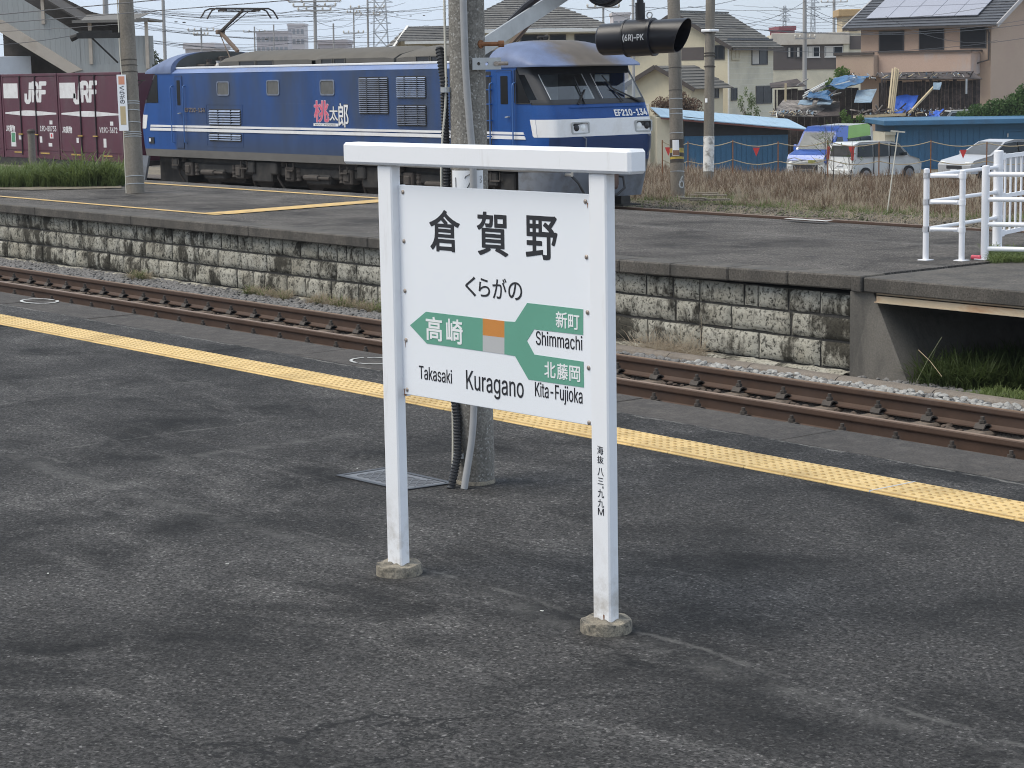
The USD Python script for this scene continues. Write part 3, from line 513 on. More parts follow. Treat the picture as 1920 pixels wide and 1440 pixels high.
for r0, (za, zb_) in enumerate(rows):
    js = [at(q, 570+(q-1160)*.1, y=15.66)[0] for q in J[r0]]; js[-1] = xe
    X = js[0]; left = [X]
    mean = (.34, .62, .50)[r0]
    while X > xs_:
        X -= mean*(.55+.9*rng.random()); left.append(X)
    js = left[::-1]+js[1:]
    for xa, xb in zip(js[:-1], js[1:]):
        if xb-xa < .06: continue
        gx, gzz = .011, .009
        na, nb = max(4, int((xb-xa)/.045)), 6
        sd = rng.random()*100; proud = .02*rng.random()
        def fn(s_, t_):
            x_ = xa+gx+(xb-xa-2*gx)*s_; z_ = za+gzz+(zb_-za-2*gzz)*t_
            e = min(s_*(xb-xa), (1-s_)*(xb-xa), t_*(zb_-za), (1-t_)*(zb_-za))
            cr = .010 if e < 1e-6 else 0
            nz = meshkit.fbm(A(x_*9+sd, z_*9, sd), 3)
            jit = .012*(meshkit.noise(A(x_*6, z_*6+sd, 3.))-.5)
            return (x_+(jit if e < 1e-6 else 0), 15.688-proud*.6+.022*(nz-.5)+(.03 if e < 1e-6 else 0), z_+(jit if e < 1e-6 else 0))
        b = MB().grid(fn, na, nb)
        b.f[0] = b.f[0]
        v_, f_ = b.get()
        c_ = MB(); c_.add(v_, f_); 
        # sides back into the mortar
        bd = [(xa+gx, za+gzz), (xb-gx, za+gzz), (xb-gx, zb_-gzz), (xa+gx, zb_-gzz)]
        c_.box((xa+gx+.006, 15.708, za+gzz+.006), (xb-gx-.006, 15.74, zb_-gzz-.006))
        part(wall, 'stone_block', c_, M_STONE, smooth=50)
for i in range(24):
    xa = -37+.95*i
    if xa > -14.3: break
    b = MB().grid(lambda s_, t_: (xa+.008+.934*s_, 15.50+.17*t_, -.935-.02*(t_ < .01)+.02*meshkit.noise(A((xa+s_)*8, t_*5, 2.))), 10, 3)
    part(wall, 'footing_stone', b.box((xa+.01, 15.505, -1.02), (xa+.93, 15.68, -.955)), M_STONE)
ic = thing('island_platform_edge', None, None, (-24, 15.7, 0), kind='structure')
seams = [-95, -60, -50, -44, -40.5, -37.2, -34.6, -32.32, -29.01, -25.56, -22.6, -20.2, -18.5, -17.65, -16.80, -15.91, -15.04, -14.145]
for a_, b_ in zip(seams[:-1], seams[1:]):
    part(ic, 'coping_slab', MB(lambda v: v+np.stack([0*v[:, 0], 0*v[:, 0], [izt(q) for q in v[:, 0]]], 1)).box((a_+.005, 15.56+.006*rng.random(), -.142), (b_-.005, 15.977, .004*rng.random()), .015), M_COPE2)
# yellow lines of the island platform
def line(pts, w):
    b_ = MB()
    for p, q in zip(pts[:-1], pts[1:]):
        d = q-p; d /= np.linalg.norm(d); e = A(-d[1], d[0], 0)*w/2; zz = .006
        b_.add([p-e+A(0, 0, zz), q-e+A(0, 0, zz), q+e+A(0, 0, zz), p+e+A(0, 0, zz)], [[0, 1, 2, 3]])
    return b_
solo('yellow_line', line([A(-60, 16.62, 0), A(-28.05, 16.58, 0)], .13), M_YPAINT, 'worn yellow line along the stone walled edge of the opposite platform', 'painted line')
solo('yellow_line', line([A(-28.3, 16.66, .003), A(-28.85, 20.42, .003)], .58), M_YPAINT, 'wide yellow line crossing the opposite platform from edge to edge', 'painted line')
solo('yellow_line', line([A(-70, 20.55, 0), A(-28.6, 20.55, 0)], .18), M_YPAINT, 'yellow line along the locomotive side of the opposite platform', 'painted line')
solo('painted_mark', line([at(1165, 0, z=0)*0+A(-20.3, 21.0, .035), A(-19.5, 21.0, .035)], .14), M_CHALK, 'short white painted mark near the far rail on the opposite platform', 'painted mark')

# passage bridge at the right end of the island platform
solo('passage_floor', MB().add([[-14.3, 15.55, -.992], [-5, 15.55, -.992], [-5, 21.5, -.992], [-14.3, 21.5, -.992]], [[0, 1, 2, 3]]), M_GRAVEL, kind='structure')
pb = thing('passage_bridge', 'concrete slab bridge on a rusty steel beam over a dark passage in the platform', 'bridge', (-13, 16, 0))
part(pb, 'deck_slab', MB().box((-14.0, 15.56, -.095), (-6, 21.2, .05), .012), M_COPE2)
part(pb, 'steel_beam', MB().box((-13.86, 15.60, -.185), (-6, 15.62, -.099)).box((-13.86, 15.60, -.125), (-6, 15.72, -.113)).box((-13.86, 15.565, -.191), (-6, 15.70, -.182)), M_BEAM)
ab = MB(); z0, z1 = -1.0, -.10
ab.add([(-14.17, 15.56, z0), (-13.42, 15.60, z0), (-13.92, 15.62, z1), (-14.17, 15.56, z1), (-14.17, 21.2, z0), (-13.42, 21.2, z0), (-13.92, 21.2, z1), (-14.17, 21.2, z1)], [[0, 1, 2, 3], [1, 5, 6, 2], [3, 2, 6, 7], [0, 3, 7, 4], [5, 4, 7, 6]])
part(pb, 'abutment', ab, M_CONC)
part(pb, 'corner_post', MB().box((-14.14, 15.53, -.098), (-14.005, 15.9, .062), .01), M_COPE2)
part(pb, 'back_wall', MB().box((-13.9, 19.6, -1.0), (-6, 19.9, -.1)), M_CONC)  # wall added to close the passage and keep it dark
# drain kerb: rounded concrete lip
dk = thing('drain_kerb', 'low rounded concrete drain kerb between the rail and the opposite platform wall', 'kerb', (-14, 14.95, -.95))
for k in range(12):
    xa = -18.6+1.2*k
    pr = [(14.935, -1.02), (14.94, -.92), (14.955, -.885), (14.99, -.862), (15.07, -.856), (15.12, -.88), (15.14, -.93), (15.14, -1.02)]
    part(dk, 'kerb_stone', MB().poly(Polygon(pr), (xa+.006, 0, 0), (0, 1, 0), (0, 0, 1), 1.188), M_KERB)

# ------------------------------------------------------------------ concrete pole behind the board
PB = at(892, 904, z=0)
PDIR = A(-.447, .894, 0)        # towards the rail, seen as to the right
def ptop(z): return PB+A(0, 0, z)
def prad(z): return .099-.0032*z
pole = thing('concrete_pole', 'speckled concrete pole with conduits standing right behind the name board', 'pole', PB)
part(pole, 'shaft', MB().tube([ptop(q) for q in np.linspace(-.02, 5.2, 27)], [prad(q)*(1+(.02*math.sin(q*9) if q < .2 else 0)) for q in np.linspace(-.02, 5.2, 27)], 40), M_POLE, smooth=40)
b = MB().tube([ptop(q) for q in (-.01, .012, .025)], [.106, .104, .096], 24); part(pole, 'mortar_collar', b, M_FOOT, smooth=30)
def zc(py): return at(873, py, y=6.5)[2]
def band(z0, z1, pr=.004, m_=M_STEEL, name='steel_band'):
    part(pole, name, MB().tube([ptop(z0), ptop(z0), ptop(z1), ptop(z1)], [prad(z0)-.01, prad(z0)+pr, prad(z1)+pr, prad(z1)-.01], 40), m_, smooth=30)
for py, hh, m_ in ((168, .014, M_STEEL), (201, .012, M_STEEL), (228, .003, M_CONDG), (781, .016, M_STEEL), (818, .009, M_CONDG), (852, .016, M_CONDG)):
    zz = zc(py); band(zz-hh, zz+hh, m_=m_)
zz = zc(120); band(zz-.026, zz+.026, .006)
VD = -FH     # towards the camera
def onp(z, ang, out=0.0):
    """a point on the pole's skin; ang is to the right seen from the camera"""
    a = math.radians(ang); d = VD*math.cos(a)+R0*math.sin(a); return ptop(z)+d*(prad(z)+out)
hv = MB()
c = onp(zz, 30, .012); t_ = R0*math.cos(.45)+VD*-math.sin(.45)
hv.poly(sbox(-.03, -.030, .13, .030).difference(union_all([affinity.translate(Point(0, 0).buffer(.009), q, 0) for q in (.005, .05)])), c+VD*.004, t_, (0, 0, 1), .006)
part(pole, 'bracket_plate', hv, M_STEEL)
part(pole, 'bracket_bolt', MB().cyl(c+t_*.105+VD*.02, c+t_*.105-VD*.03, .012, n=8).cyl(c+t_*.105+A(0, 0, .0)+VD*.012, c+t_*.17+VD*.012, .010, n=8), M_SCREW)
zr = zc(83)
part(pole, 'rusty_rod', MB().tube([onp(zr, 50, -.01), onp(zr, 50, .004), onp(zr, 50, .005), onp(zr, 50, .005)+R0*.085, onp(zr, 50, .005)+R0*.086, onp(zr, 50, .005)+R0*.115, onp(zr, 50, .005)+R0*.116], [.022, .022, .011, .011, .017, .017, .004], 10), M_RUST)
# paper notice wrapped round the pole, with handwritten figures
za, zb_ = at(873, 372, y=6.5)[2], at(873, 320, y=6.5)[2]
part(pole, 'paper_notice', MB().grid(lambda s_, t_: onp(za+(zb_-za)*t_, -66+112*s_, .003), 14, 1), M_PAPER, smooth=True)
def scrawl(pts, r=.0022):
    return MB().tube([onp(za+(zb_-za)*t, a_, .0045) for a_, t in pts], r, 5)
part(pole, 'handwriting', scrawl([(-46, .75), (-45, .2)]), M_BLACK)
part(pole, 'handwriting', scrawl([(-14, .72), (-10, .80), (0, .86), (6, .80), (6, .68), (0, .52), (-8, .35), (-14, .22), (-10, .12), (2, .16), (10, .22)]), M_BLACK)
part(pole, 'handwriting', scrawl([(33, .78), (38, .80), (38, .70), (34, .68), (38, .64), (38, .56), (33, .56)], .0012), M_BLACK)
# conduits
def run(spec, r, n=10, corr=None):
    ZZ = [q[0] for q in spec]; zz_ = np.linspace(ZZ[0], ZZ[-1], 90 if not corr else corr)
    an = np.interp(zz_, ZZ, [q[1] for q in spec]); ou = np.interp(zz_, ZZ, [q[2] for q in spec])
    k = np.ones(7)/7
    if len(zz_) > 20:
        pad = lambda a_: np.convolve(np.pad(a_, 3, mode='edge'), k, 'valid')
        an, ou = pad(an), pad(ou)
    rr = r if not corr else r*(1+.11*np.where(np.arange(corr) % 4 < 2, 1, -1))
    return MB().tube([onp(q, a_, o_) for q, a_, o_ in zip(zz_, an, ou)], rr, n)
part(pole, 'grey_conduit', run([(.0, -22, .10), (.05, -18, .075), (.25, -4, .03), (.45, 2, .022), (.8, 3, .02), (1.6, 12, .02), (1.8, 8, .022), (2.0, -2, .024), (2.35, -6, .024), (5, -8, .024)], .0185, 12), M_CONDG, smooth=60)
part(pole, 'black_corrugated_conduit', run([(.0, -40, .10), (.06, -40, .075), (.18, -40, .035), (.35, -48, .02), (.65, -75, .022), (1.0, -88, .024), (1.6, -92, .024), (2.1, -90, .03), (2.2, -100, .045), (2.26, -110, .06)], .0205, 12, corr=560), M_CONDB)
part(pole, 'cream_cable', run([(.0, -70, .03), (.3, -80, .012), (1.7, -92, .058), (1.95, -78, .02), (2.1, -80, .018), (2.3, -92, .02), (5, -92, .02)], .0065, 8), M_CABLE, smooth=60)
for py in (168, 853):
    zz = zc(py); part(pole, 'conduit_clip', MB().tube([onp(zz-.013, -80 if py < 400 else -44, .022), onp(zz+.013, -80 if py < 400 else -44, .022)], .027, 12), M_STEEL)

# hanging signal lamps and their arm
sg = at(1215, 70, D=12.4)
arm0 = ptop(3.15); arm1 = A(sg[0], sg[1], 3.2)
ex = MB().bar(ptop(3.2), arm1+(arm1-ptop(3.2))*A(1, 1, 0)*.25, .06, .09)
sarm = pole
part(sarm, 'bracket_arm', ex, M_STEEL)
dirn = (arm1-ptop(3.2)); dirn[2] = 0; dirn /= np.linalg.norm(dirn)
ba = at(905, 88, D=11.0); bb = at(1062, -14, D=11.9); bd = (bb-ba)/np.linalg.norm(bb-ba)
part(sarm, 'brace', MB().bar(ba-bd*.12, bb+bd*.5, .012, .088), M_STEEL)
part(sarm, 'brace', MB().bar(at(955, 42, D=11.6), at(1075, -38, D=12.3), .02, .03), M_BLK, label='dark round brace rod')
part(sarm, 'brace_cable', MB().tube([at(957, 40, D=11.5)+A(0, 0, 0), at(985, 12, D=11.5), at(1010, -6, D=11.5)], .02, 8), M_BLK)
def signal(label, c, ax, R_, L0, L1, text=None, up=True):
    t = thing('signal_lamp', label, 'signal lamp', c)
    ax = np.asarray(ax)/np.linalg.norm(ax); e1 = np.cross((0, 0, 1), ax); e1 /= np.linalg.norm(e1); e2 = np.cross(ax, e1); n = 48; a = np.arange(n)*2*np.pi/n
    rr = lambda x_, r_, cut=0.0: c+np.outer(x_+cut*np.sin(a), ax)+r_*(np.cos(a)[:, None]*e1+np.sin(a)[:, None]*e2)
    part(t, 'lamp_housing', MB().loft([rr(-L0-.03, R_*.55), rr(-L0-.015, R_*.86), rr(-L0, R_*.95), rr(-.04, R_*.97), rr(-.035, R_*.97)]), M_BLK, smooth=35)
    part(t, 'collar', MB().loft([rr(-.045, R_*.9), rr(-.045, R_*1.10), rr(.105, R_*1.10), rr(.105, R_*.9)]), M_BLK, smooth=35)
    part(t, 'collar_rim', MB().loft([rr(.105, R_*.9), rr(.105, R_*1.14), rr(.122, R_*1.14), rr(.122, R_*.9)]).loft([rr(-.055, R_*.9), rr(-.055, R_*1.13), rr(-.045, R_*1.13), rr(-.045, R_*.9)]), M_BLK, smooth=35)
    o, i_ = R_*1.0, R_*.965
    part(t, 'hood', MB().loft([rr(.11, o), rr(.18, o, .005), rr(L1, o, .042), rr(L1, i_, .042), rr(.12, i_), rr(.11, i_)], cap=False), M_BLK, smooth=35)
    part(t, 'lens', MB().loft([rr(.115, i_), rr(.12, i_*.5), rr(.122, .001)]), M_BLK, smooth=30)
    part(t, 'hanger', MB().cyl(c+ax*.03+A(0, 0, R_*1.05), c+ax*.03+A(0, 0, R_*1.05+.10), .030, n=12).cyl(c+ax*.03+A(0, 0, R_*1.05+.09), A(*(c+ax*.03)[:2], 3.2), .021, n=12), M_BLK, smooth=35)
    part(t, 'ring_bolt', MB().tube([c+ax*.09+A(0, 0, R_*1.1+.02)+.017*(math.cos(q)*ax+math.sin(q)*A(0, 0, 1)) for q in np.linspace(0, 2*np.pi, 13)], .004, 6), M_STEEL)
    if text:
        for s_, x0, x1, hh in text:
            gl = fit(glyph(s_, 'lat', 2), x0, -hh/2, x1, hh/2); mb = MB(); mb.poly(gl, (0, 0, 0), (1, 0, 0), (0, 1, 0), .0006)
            v, f = mb.get(); th = v[:, 1]/(R_*1.1)
            vd = VD-ax*(VD@ax); vd /= np.linalg.norm(vd); wd = np.cross(ax, vd)*-1
            if wd[2] < 0: wd = -wd
            rad = R_*1.1+.0012+v[:, 2]
            V = c+np.outer(v[:, 0], ax)+rad[:, None]*(np.cos(th)[:, None]*vd+np.sin(th)[:, None]*wd)
            part(t, 'lettering', MB().add(V, f), M_WPRINT)
AX = R0*.88+VD*.46+A(0, 0, .03)
signal('black hooded signal lamp with white letters hanging over the platform', at(1192, 71, D=12.4), AX, .098, .21, .30, [('(6R)–PK', -.036, .098, .044)])
signal('second black signal lamp hanging higher, only its underside in view', at(1137, -24, D=12.0), VD*.96-R0*.2, .098, .16, .22)

# ------------------------------------------------------------------ white railings on the passage
def pipe_post(t, x, y, h, r=.032, name='post', z0=None, cap=True):
    z0 = izt(x)-.005 if z0 is None else z0
    part(t, name, MB().tube([(x, y, z0), (x, y, z0+h), (x, y, z0+h+.006), (x, y, z0+h+.012)], [r, r, r*.92, r*.5], 16), M_WPIPE, smooth=35)
    part(t, 'base_plate', MB().box((x-r*1.9, y-r*1.9, z0), (x+r*1.9, y+r*1.9, z0+.010), .002), M_WPIPE)
def clamp(t, p, d, r=.032):
    p = np.asarray(p, float); d = np.asarray(d, float)/np.linalg.norm(d)
    part(t, 'clamp', MB().tube([p-A(0, 0, .028), p+A(0, 0, .028)], r*1.16, 14).bar(p+d*r*.8, p+d*(r+.055), .022, .045), M_WPIPE, smooth=35)
    e = np.cross(d, (0, 0, 1)); s_ = 1 if e@VD > 0 else -1
    part(t, 'bolt', MB().cyl(p+d*(r+.03)+e*s_*.010, p+d*(r+.03)+e*s_*.017, .009, n=6), M_BLACK)
ra = thing('railing', 'white pipe railing corner of two slim posts and three rails on the opposite platform', 'railing', (-14.8, 17.43, .05))
a0, a1, a2 = A(-14.80, 17.435, 0), A(-14.44, 17.59, 0), A(-15.18, 19.11, 0)
pipe_post(ra, a0[0], a0[1], .97); pipe_post(ra, a1[0], a1[1], .95)
for zz in (.945, .665, .375):
    for p, q in ((a0, a1), (a0, a2)):
        p_, q_ = p+A(0, 0, zz), q+A(0, 0, zz+(.0 if q is a1 else .01)); d = (q_-p_)/np.linalg.norm(q_-p_)
        part(ra, 'rail', MB().cyl(p_+d*.05, q_-d*.05, .022, n=12), M_WPIPE, smooth=35)
        clamp(ra, p_, d); clamp(ra, q_, -d, .032 if q is a1 else .05)
gt = thing('railing', 'white railing gate of thin upright bars hung on the thickest post', 'railing', (-15.18, 19.11, .05))
pipe_post(gt, a2[0], a2[1], 1.10, .055)
gd = A(-.55, .95, 0)*1.0; gd = A(.35, .94, 0); gd /= np.linalg.norm(gd)
gd = R0*.55+FH*.83; gd /= np.linalg.norm(gd)
for zz in (1.07, .62, .20):
    part(gt, 'rail', MB().bar(a2+A(0, 0, zz)+gd*.05, a2+A(0, 0, zz)+gd*2.4, .030, .045), M_WPIPE)
for k in range(13):
    p = a2+gd*(.22+.175*k); part(gt, 'baluster', MB().cyl(p+A(0, 0, .22), p+A(0, 0, 1.05), .013, n=8), M_WPIPE, smooth=35)
for zz in (.62, .20, 1.07):
    part(gt, 'hinge', MB().bar(a2+A(0, 0, zz), a2+A(0, 0, zz)+gd*.18, .04, .075), M_WPIPE)
r2 = thing('railing', 'white four rail pipe railing running out of the picture beside the thick gate post', 'railing', (-14.2, 17.84, .05))
b0 = at(1846, 486, z=.05); dd = at(1920, 327.2, y=b0[1]+.15)-at(1858, 326, y=b0[1]); dd[2] = 0; dd /= np.linalg.norm(dd)
pipe_post(r2, b0[0], b0[1], .99, .042); pipe_post(r2, *(b0+dd*2.6)[:2], .99, .042)
for py in (327, 374, 421, 467):
    zz = at(1858, py, y=b0[1])[2]; p = A(b0[0], b0[1], zz)
    part(r2, 'rail', MB().cyl(p+dd*.02, p+dd*2.6, .026, n=12), M_WPIPE, smooth=35)
M_PINK = mat('pink_plastic', (.75, .10, .14), .4, .05)
c = at(1829, 486, z=.05); solo('pink_cap', MB().tube([c+A(-.05, 0, .02), c+A(.05, .02, .02)], [.024, .024], 12), M_PINK, 'small pink plastic cap lying at the foot of the four rail railing', 'cap')

# ------------------------------------------------------------------ blue locomotive
YS, YC, HW = 27.3, 28.79, 1.49
def lx(px, py): p = at(px, py, y=YS); return p[0], p[2]
XF, XRr = -33.0, -50.35
def loco_blue():
    """blue paint: clean on the cabs, filmed with grey brake dust along the flanks and lower down"""
    N = {'g': ('geometry', {}), 's': ('separate_xyz', {}), 'n': ('noise_texture', {'scale': .55, 'detail': 6, 'roughness': .6}), 'mp': ('mapping', {'scale': (1.2, 1, .35)}), 'n2': ('noise_texture', {'scale': 1.5, 'detail': 6, 'roughness': .6}),
         'a': ('map_range', {'range_type': 'smoothstep', 'from_min': -48.35, 'from_max': -48.15, 'to_min': 0, 'to_max': 1}), 'b': ('map_range', {'range_type': 'smoothstep', 'from_min': -35.9, 'from_max': -36.2, 'to_min': 0, 'to_max': 1}),
         'ab': ('math', {'math_type': 'multiply'}), 'r': ('rgb_ramp', {'ramp': [(.30, (.05,)*3), (.62, (.85,)*3)]}), 'f': ('math', {'math_type': 'multiply'}),
         'zl': ('map_range', {'range_type': 'smoothstep', 'from_min': 1.1, 'from_max': .1, 'to_min': .2, 'to_max': .85}), 'f2': ('math', {'math_type': 'maximum'}), 'f3': ('math', {'math_type': 'multiply'}),
         'c': ('mix_color', {'a': (.011, .067, .25), 'b': (.044, .057, .082)}), 'r2': ('rgb_ramp', {'ramp': [(.3, (.85,)*3), (.7, (1.12,)*3)]}), 'm': ('mix_color', {'blend_type': 'multiply', 'fac': 1., 'use_clamp': False}),
         'p': ('principled_bsdf', {'roughness': .42, 'specular_ior_level': .3})}
    L = [('g.position', 's.vector'), ('g.position', 'mp.vector'), ('mp.vector', 'n.vector'), ('mp.vector', 'n2.vector'), ('s.x', 'a.value'), ('s.x', 'b.value'), ('a.result', 'ab.value1'), ('b.result', 'ab.value2'), ('n.fac', 'r.fac'), ('s.z', 'zl.value'),
         ('r.color', 'f2.value1'), ('zl.result', 'f2.value2'), ('f2.value', 'f3.value1'), ('ab.value', 'f3.value2'), ('f3.value', 'c.fac'), ('n2.fac', 'r2.fac'), ('c.result', 'm.a'), ('r2.color', 'm.b'), ('m.result', 'p.base_color')]
    return usdkit.material(stage, '/World/Looks/loco_blue', N, L, surface='p.BSDF')
M_LB = loco_blue()
M_LROOF = usdkit.material(stage, '/World/Looks/pale_blue_roof', {'g': ('geometry', {}), 's': ('separate_xyz', {}), 'd': ('math', {'math_type': 'subtract', 'value2': 28.80}), 'n': ('noise_texture', {'scale': 1.3, 'detail': 7, 'roughness': .65}), 'w': ('math', {'math_type': 'multiply_add', 'value2': 1.3, 'value3': -.65}),
    'e': ('math', {'math_type': 'add'}), 'ab': ('math', {'math_type': 'absolute'}), 'k': ('map_range', {'range_type': 'smoothstep', 'from_min': .95, 'from_max': .25, 'to_min': .06, 'to_max': .95, 'clamp': True}), 'm': ('mix_color', {'a': (.120, .160, .275), 'b': (.098, .075, .048)}),
    'n2': ('noise_texture', {'scale': 3., 'detail': 6}), 'r2': ('rgb_ramp', {'ramp': [(.3, (.82,)*3), (.7, (1.14,)*3)]}), 'm2': ('mix_color', {'blend_type': 'multiply', 'fac': 1., 'use_clamp': False}), 'p': ('principled_bsdf', {'roughness': .5, 'specular_ior_level': .4})},
    [('g.position', 's.vector'), ('s.y', 'd.value1'), ('g.position', 'n.vector'), ('n.fac', 'w.value1'), ('d.value', 'e.value1'), ('w.value', 'e.value2'), ('e.value', 'ab.value1'), ('ab.value', 'k.value'), ('k.result', 'm.fac'), ('g.position', 'n2.vector'), ('n2.fac', 'r2.fac'), ('m.result', 'm2.a'), ('r2.color', 'm2.b'), ('m2.result', 'p.base_color')], surface='p.BSDF')
M_LROOFG = mat('grimy_roof_hood', (.098, .088, .072), .8, .2, 1.2, fine=.15, dirt=(.09, .082, .07), dscale=2.)
M_LGREY = mat('loco_sill_grey', (.115, .108, .098), .6, .15, 1.5, stretch=(.4, 1, 1), dirt=(.06, .055, .05), dscale=1.5)
M_LSKIRT = mat('loco_skirt_grey', (.15, .165, .19), .5, .12, 2.5, dirt=(.075, .07, .065), dscale=3., damt=.7)
M_LWHITE = mat('loco_white', (.74, .74, .74), .35, .04, 2., dirt=(.5, .46, .40), dscale=2., damt=.35)
M_LDARK = mat('black_window_frame', (.016, .016, .018), .35, .1)
M_INT = mat('cab_interior_grey', (.30, .30, .30), .7, .12, 4.)
M_INTW = mat('cab_interior_white', (.62, .64, .62), .6, .05)
M_GLASS = pane_mat('windscreen_glass', (.72, .75, .76), .10, .85)
M_GLASSD = mat('dark_window_glass', (.008, .009, .011), .12, .2, spec=.18)
M_GLASSG = mat('dusty_window_glass', (.10, .10, .095), .25, .2, 8.)
M_LOUV = mat('louvre_blue_grey', (.16, .19, .26), .5, .1, 5., dirt=(.10, .095, .09), dscale=6.)
M_LOUVB = mat('louvre_bright', (.25, .31, .44), .45, .1, 5., dirt=(.20, .2, .2), dscale=6.)
M_COPPER = mat('pantograph_brown', (.17, .12, .085), .6, .2, 6.)
M_INSUL = mat('porcelain', (.48, .45, .40), .3, .1)
M_PINKP = mat('pink_print', (.60, .11, .18), .45, .05)
M_LAMP = mat('lamp_lens', (.75, .76, .74), .08, .1, spec=.9, coat=.5)

loco = thing('electric_locomotive', 'blue electric freight locomotive with white stripes and a raked two pane windscreen', 'locomotive', ((XF+XRr)/2, YC, -.76))
def fx(z_):   # front profile: how far back from XF the nose lies at height z
    return float(np.interp(z_, [-.6, .05, .3, .75, 1.1, 1.45, 2.10, 2.2], [.34, .14, .06, .0, .05, .20, .70, .74]))
def nose(yoff):  # plan curve of the nose
    a_ = abs(yoff)/HW
    return .035*a_**2+.40*max(0, (a_-.83)/.17)**2.0
def FP(yoff, z_, off=0.0, end=1):
    x_ = XF-fx(z_)-nose(yoff)+off
    return (x_, YC+yoff, z_) if end == 1 else (XF+XRr-x_, YC+yoff, z_)
YO = np.concatenate([np.linspace(-1, -.8, 7), np.linspace(-.6, .6, 7), np.linspace(.8, 1, 7)])*HW
def plan(z_):
    fr = [FP(q, z_) for q in YO]; bk = [FP(q, z_, end=-1) for q in YO[::-1]]
    return fr+bk
ZR = (.22, .5, .75, .95, 1.1, 1.3, 1.42, 1.45, 1.7, 2.10, 2.19)
def conform(name, y0, y1, z0, z1, off, m_, end=1, parent=None):
    yy = sorted({y0, y1, *[float(q) for q in YO if y0 < q < y1]}); zz = sorted({z0, z1, *[q for q in ZR if z0 < q < z1]})
    V = [FP(a_, b_, off, end) for a_ in yy for b_ in zz]; n_ = len(zz)
    return part(parent or loco, name, MB().add(V, [[i*n_+j, (i+1)*n_+j, (i+1)*n_+j+1, i*n_+j+1] for i in range(len(yy)-1) for j in range(n_-1)]), m_, smooth=25)
part(loco, 'body_shell', MB().loft([plan(q) for q in (.22, .5, .75, .95, 1.1, 1.3, 1.42)]), M_LB, smooth=25)
part(loco, 'sill', MB().loft([plan(q) for q in (.03, .12, .2195)]), M_LGREY, smooth=25)
XA, XB = lx(905, 128)[0], lx(345, 140)[0]     # flank between the two cabs
part(loco, 'flank_shell', MB().box((XF+XRr+34.15, YS, 1.4205), (lx(912, 128)[0]-.12, YS+2*HW, 2.175)), M_LB)
# cab upper works: roof shoulder, domed cab roofs, gutter
XD0, XD1 = lx(985, 128)[0], lx(915, 128)[0]
def arch(x_, hb, ht, w=HW, n=20, zb=2.175, pw=1.5):
    a_ = np.linspace(0, np.pi, n); return [(x_, YC-w*math.copysign(abs(math.cos(q))**.72, math.cos(q)), zb+hb+(ht-hb)*abs(math.sin(q))**.9) for q in a_]+[(x_, YC+w, zb), (x_, YC-w, zb)]
SH = []
for x_ in (XRr+1.9, XF-1.9):
    SH.append([(x_, YC-HW-.004, 2.175), (x_, YC-HW+.17, 2.30), (x_, YC+HW-.17, 2.30), (x_, YC+HW+.004, 2.175)])
part(loco, 'roof_shoulder', MB().loft(SH), mat('shoulder_blue', (.165, .225, .40), .4, .08, 1.5, dirt=(.2, .19, .2), dscale=1.2, damt=.6))
part(loco, 'gutter', MB().box((XRr+1.9, YC-HW+.13, 2.285), (XF-1.95, YC-HW+.165, 2.335), .008), M_LWHITE)
XDR = lx(916, 100)[0]
for end in (1, -1):
    rings = []
    L_ = XF-.33-XDR
    for t in np.linspace(0, 1, 15):
        x_ = XDR+L_*t; hh = .56*(1-max(0, (t-.22)/.78)**1.75); w = HW+.02-.42*max(0, (t-.78)/.22)**2.2
        rings.append([(x_ if end == 1 else XF+XRr-x_, p[1], p[2]) for p in arch(x_, .02+.05*(1-t), max(.03, hh), w)])
    part(loco, 'cab_roof', MB().loft(rings), M_LROOF, smooth=40)
    x_ = XDR-.004 if end == 1 else XF+XRr-XDR+.004
    dk_ = arch(x_, .06, .545, HW-.12)
    m_ = MB(); v = np.array(dk_); m_.add(np.vstack([v, v.mean(0)]), [[len(v), i, (i+1) % len(v)] for i in range(len(v))]); m_.box((min(x_, x_-end*.06), YC-HW+.2, 2.18), (max(x_, x_-end*.06), YC+HW-.2, 2.3))
    part(loco, 'roof_end_plate', m_, mat('roof_end_dark' + ('' if end == 1 else '_b'), (.06, .062, .055), .6, .2))
    # visor above the windscreen, pillars, panes
    xx_ = lambda p: p if end == 1 else (XF+XRr-p[0], p[1], p[2])
    def patch(y0, y1, z0, z1, off, m_, name, nn=8, thick=.012, sm=25, parent=loco, z0b=None, z1b=None):
        z0b = z0 if z0b is None else z0b; z1b = z1 if z1b is None else z1b
        return conform(name, y0, y1, z0, z1, off, m_, end, parent)
    patch(-HW, HW, 2.02, 2.185, .012, M_LDARK, 'windscreen_header', 20)
    patch(-HW, HW, 1.40, 1.505, .006, M_LDARK, 'windscreen_sill', 20)
    if end == 1:
        for a_, b_ in ((-1.30, -.075), (.075, 1.30)):
            patch(a_, b_, 1.505, 2.05, .004, M_GLASS, 'windscreen', 10)
        for a_, b_ in ((-1.43, -1.27), (-.09, -.045), (.045, .09), (1.27, 1.43)):
            patch(a_, b_, 1.50, 2.05, .010, M_LDARK, 'windscreen_pillar', 5)
        for a_, b_ in ((-1.262, -1.25), (-.128, -.116), (.116, .128)):
            patch(a_, b_, 1.51, 2.02, .012, M_LWHITE, 'window_trim', 2)
        patch(-.05, .05, 1.50, 2.05, .004, M_LDARK, 'windscreen_pillar', 2)
    else:
        patch(-HW, HW, 1.50, 2.05, .004, M_GLASSD, 'windscreen', 14)
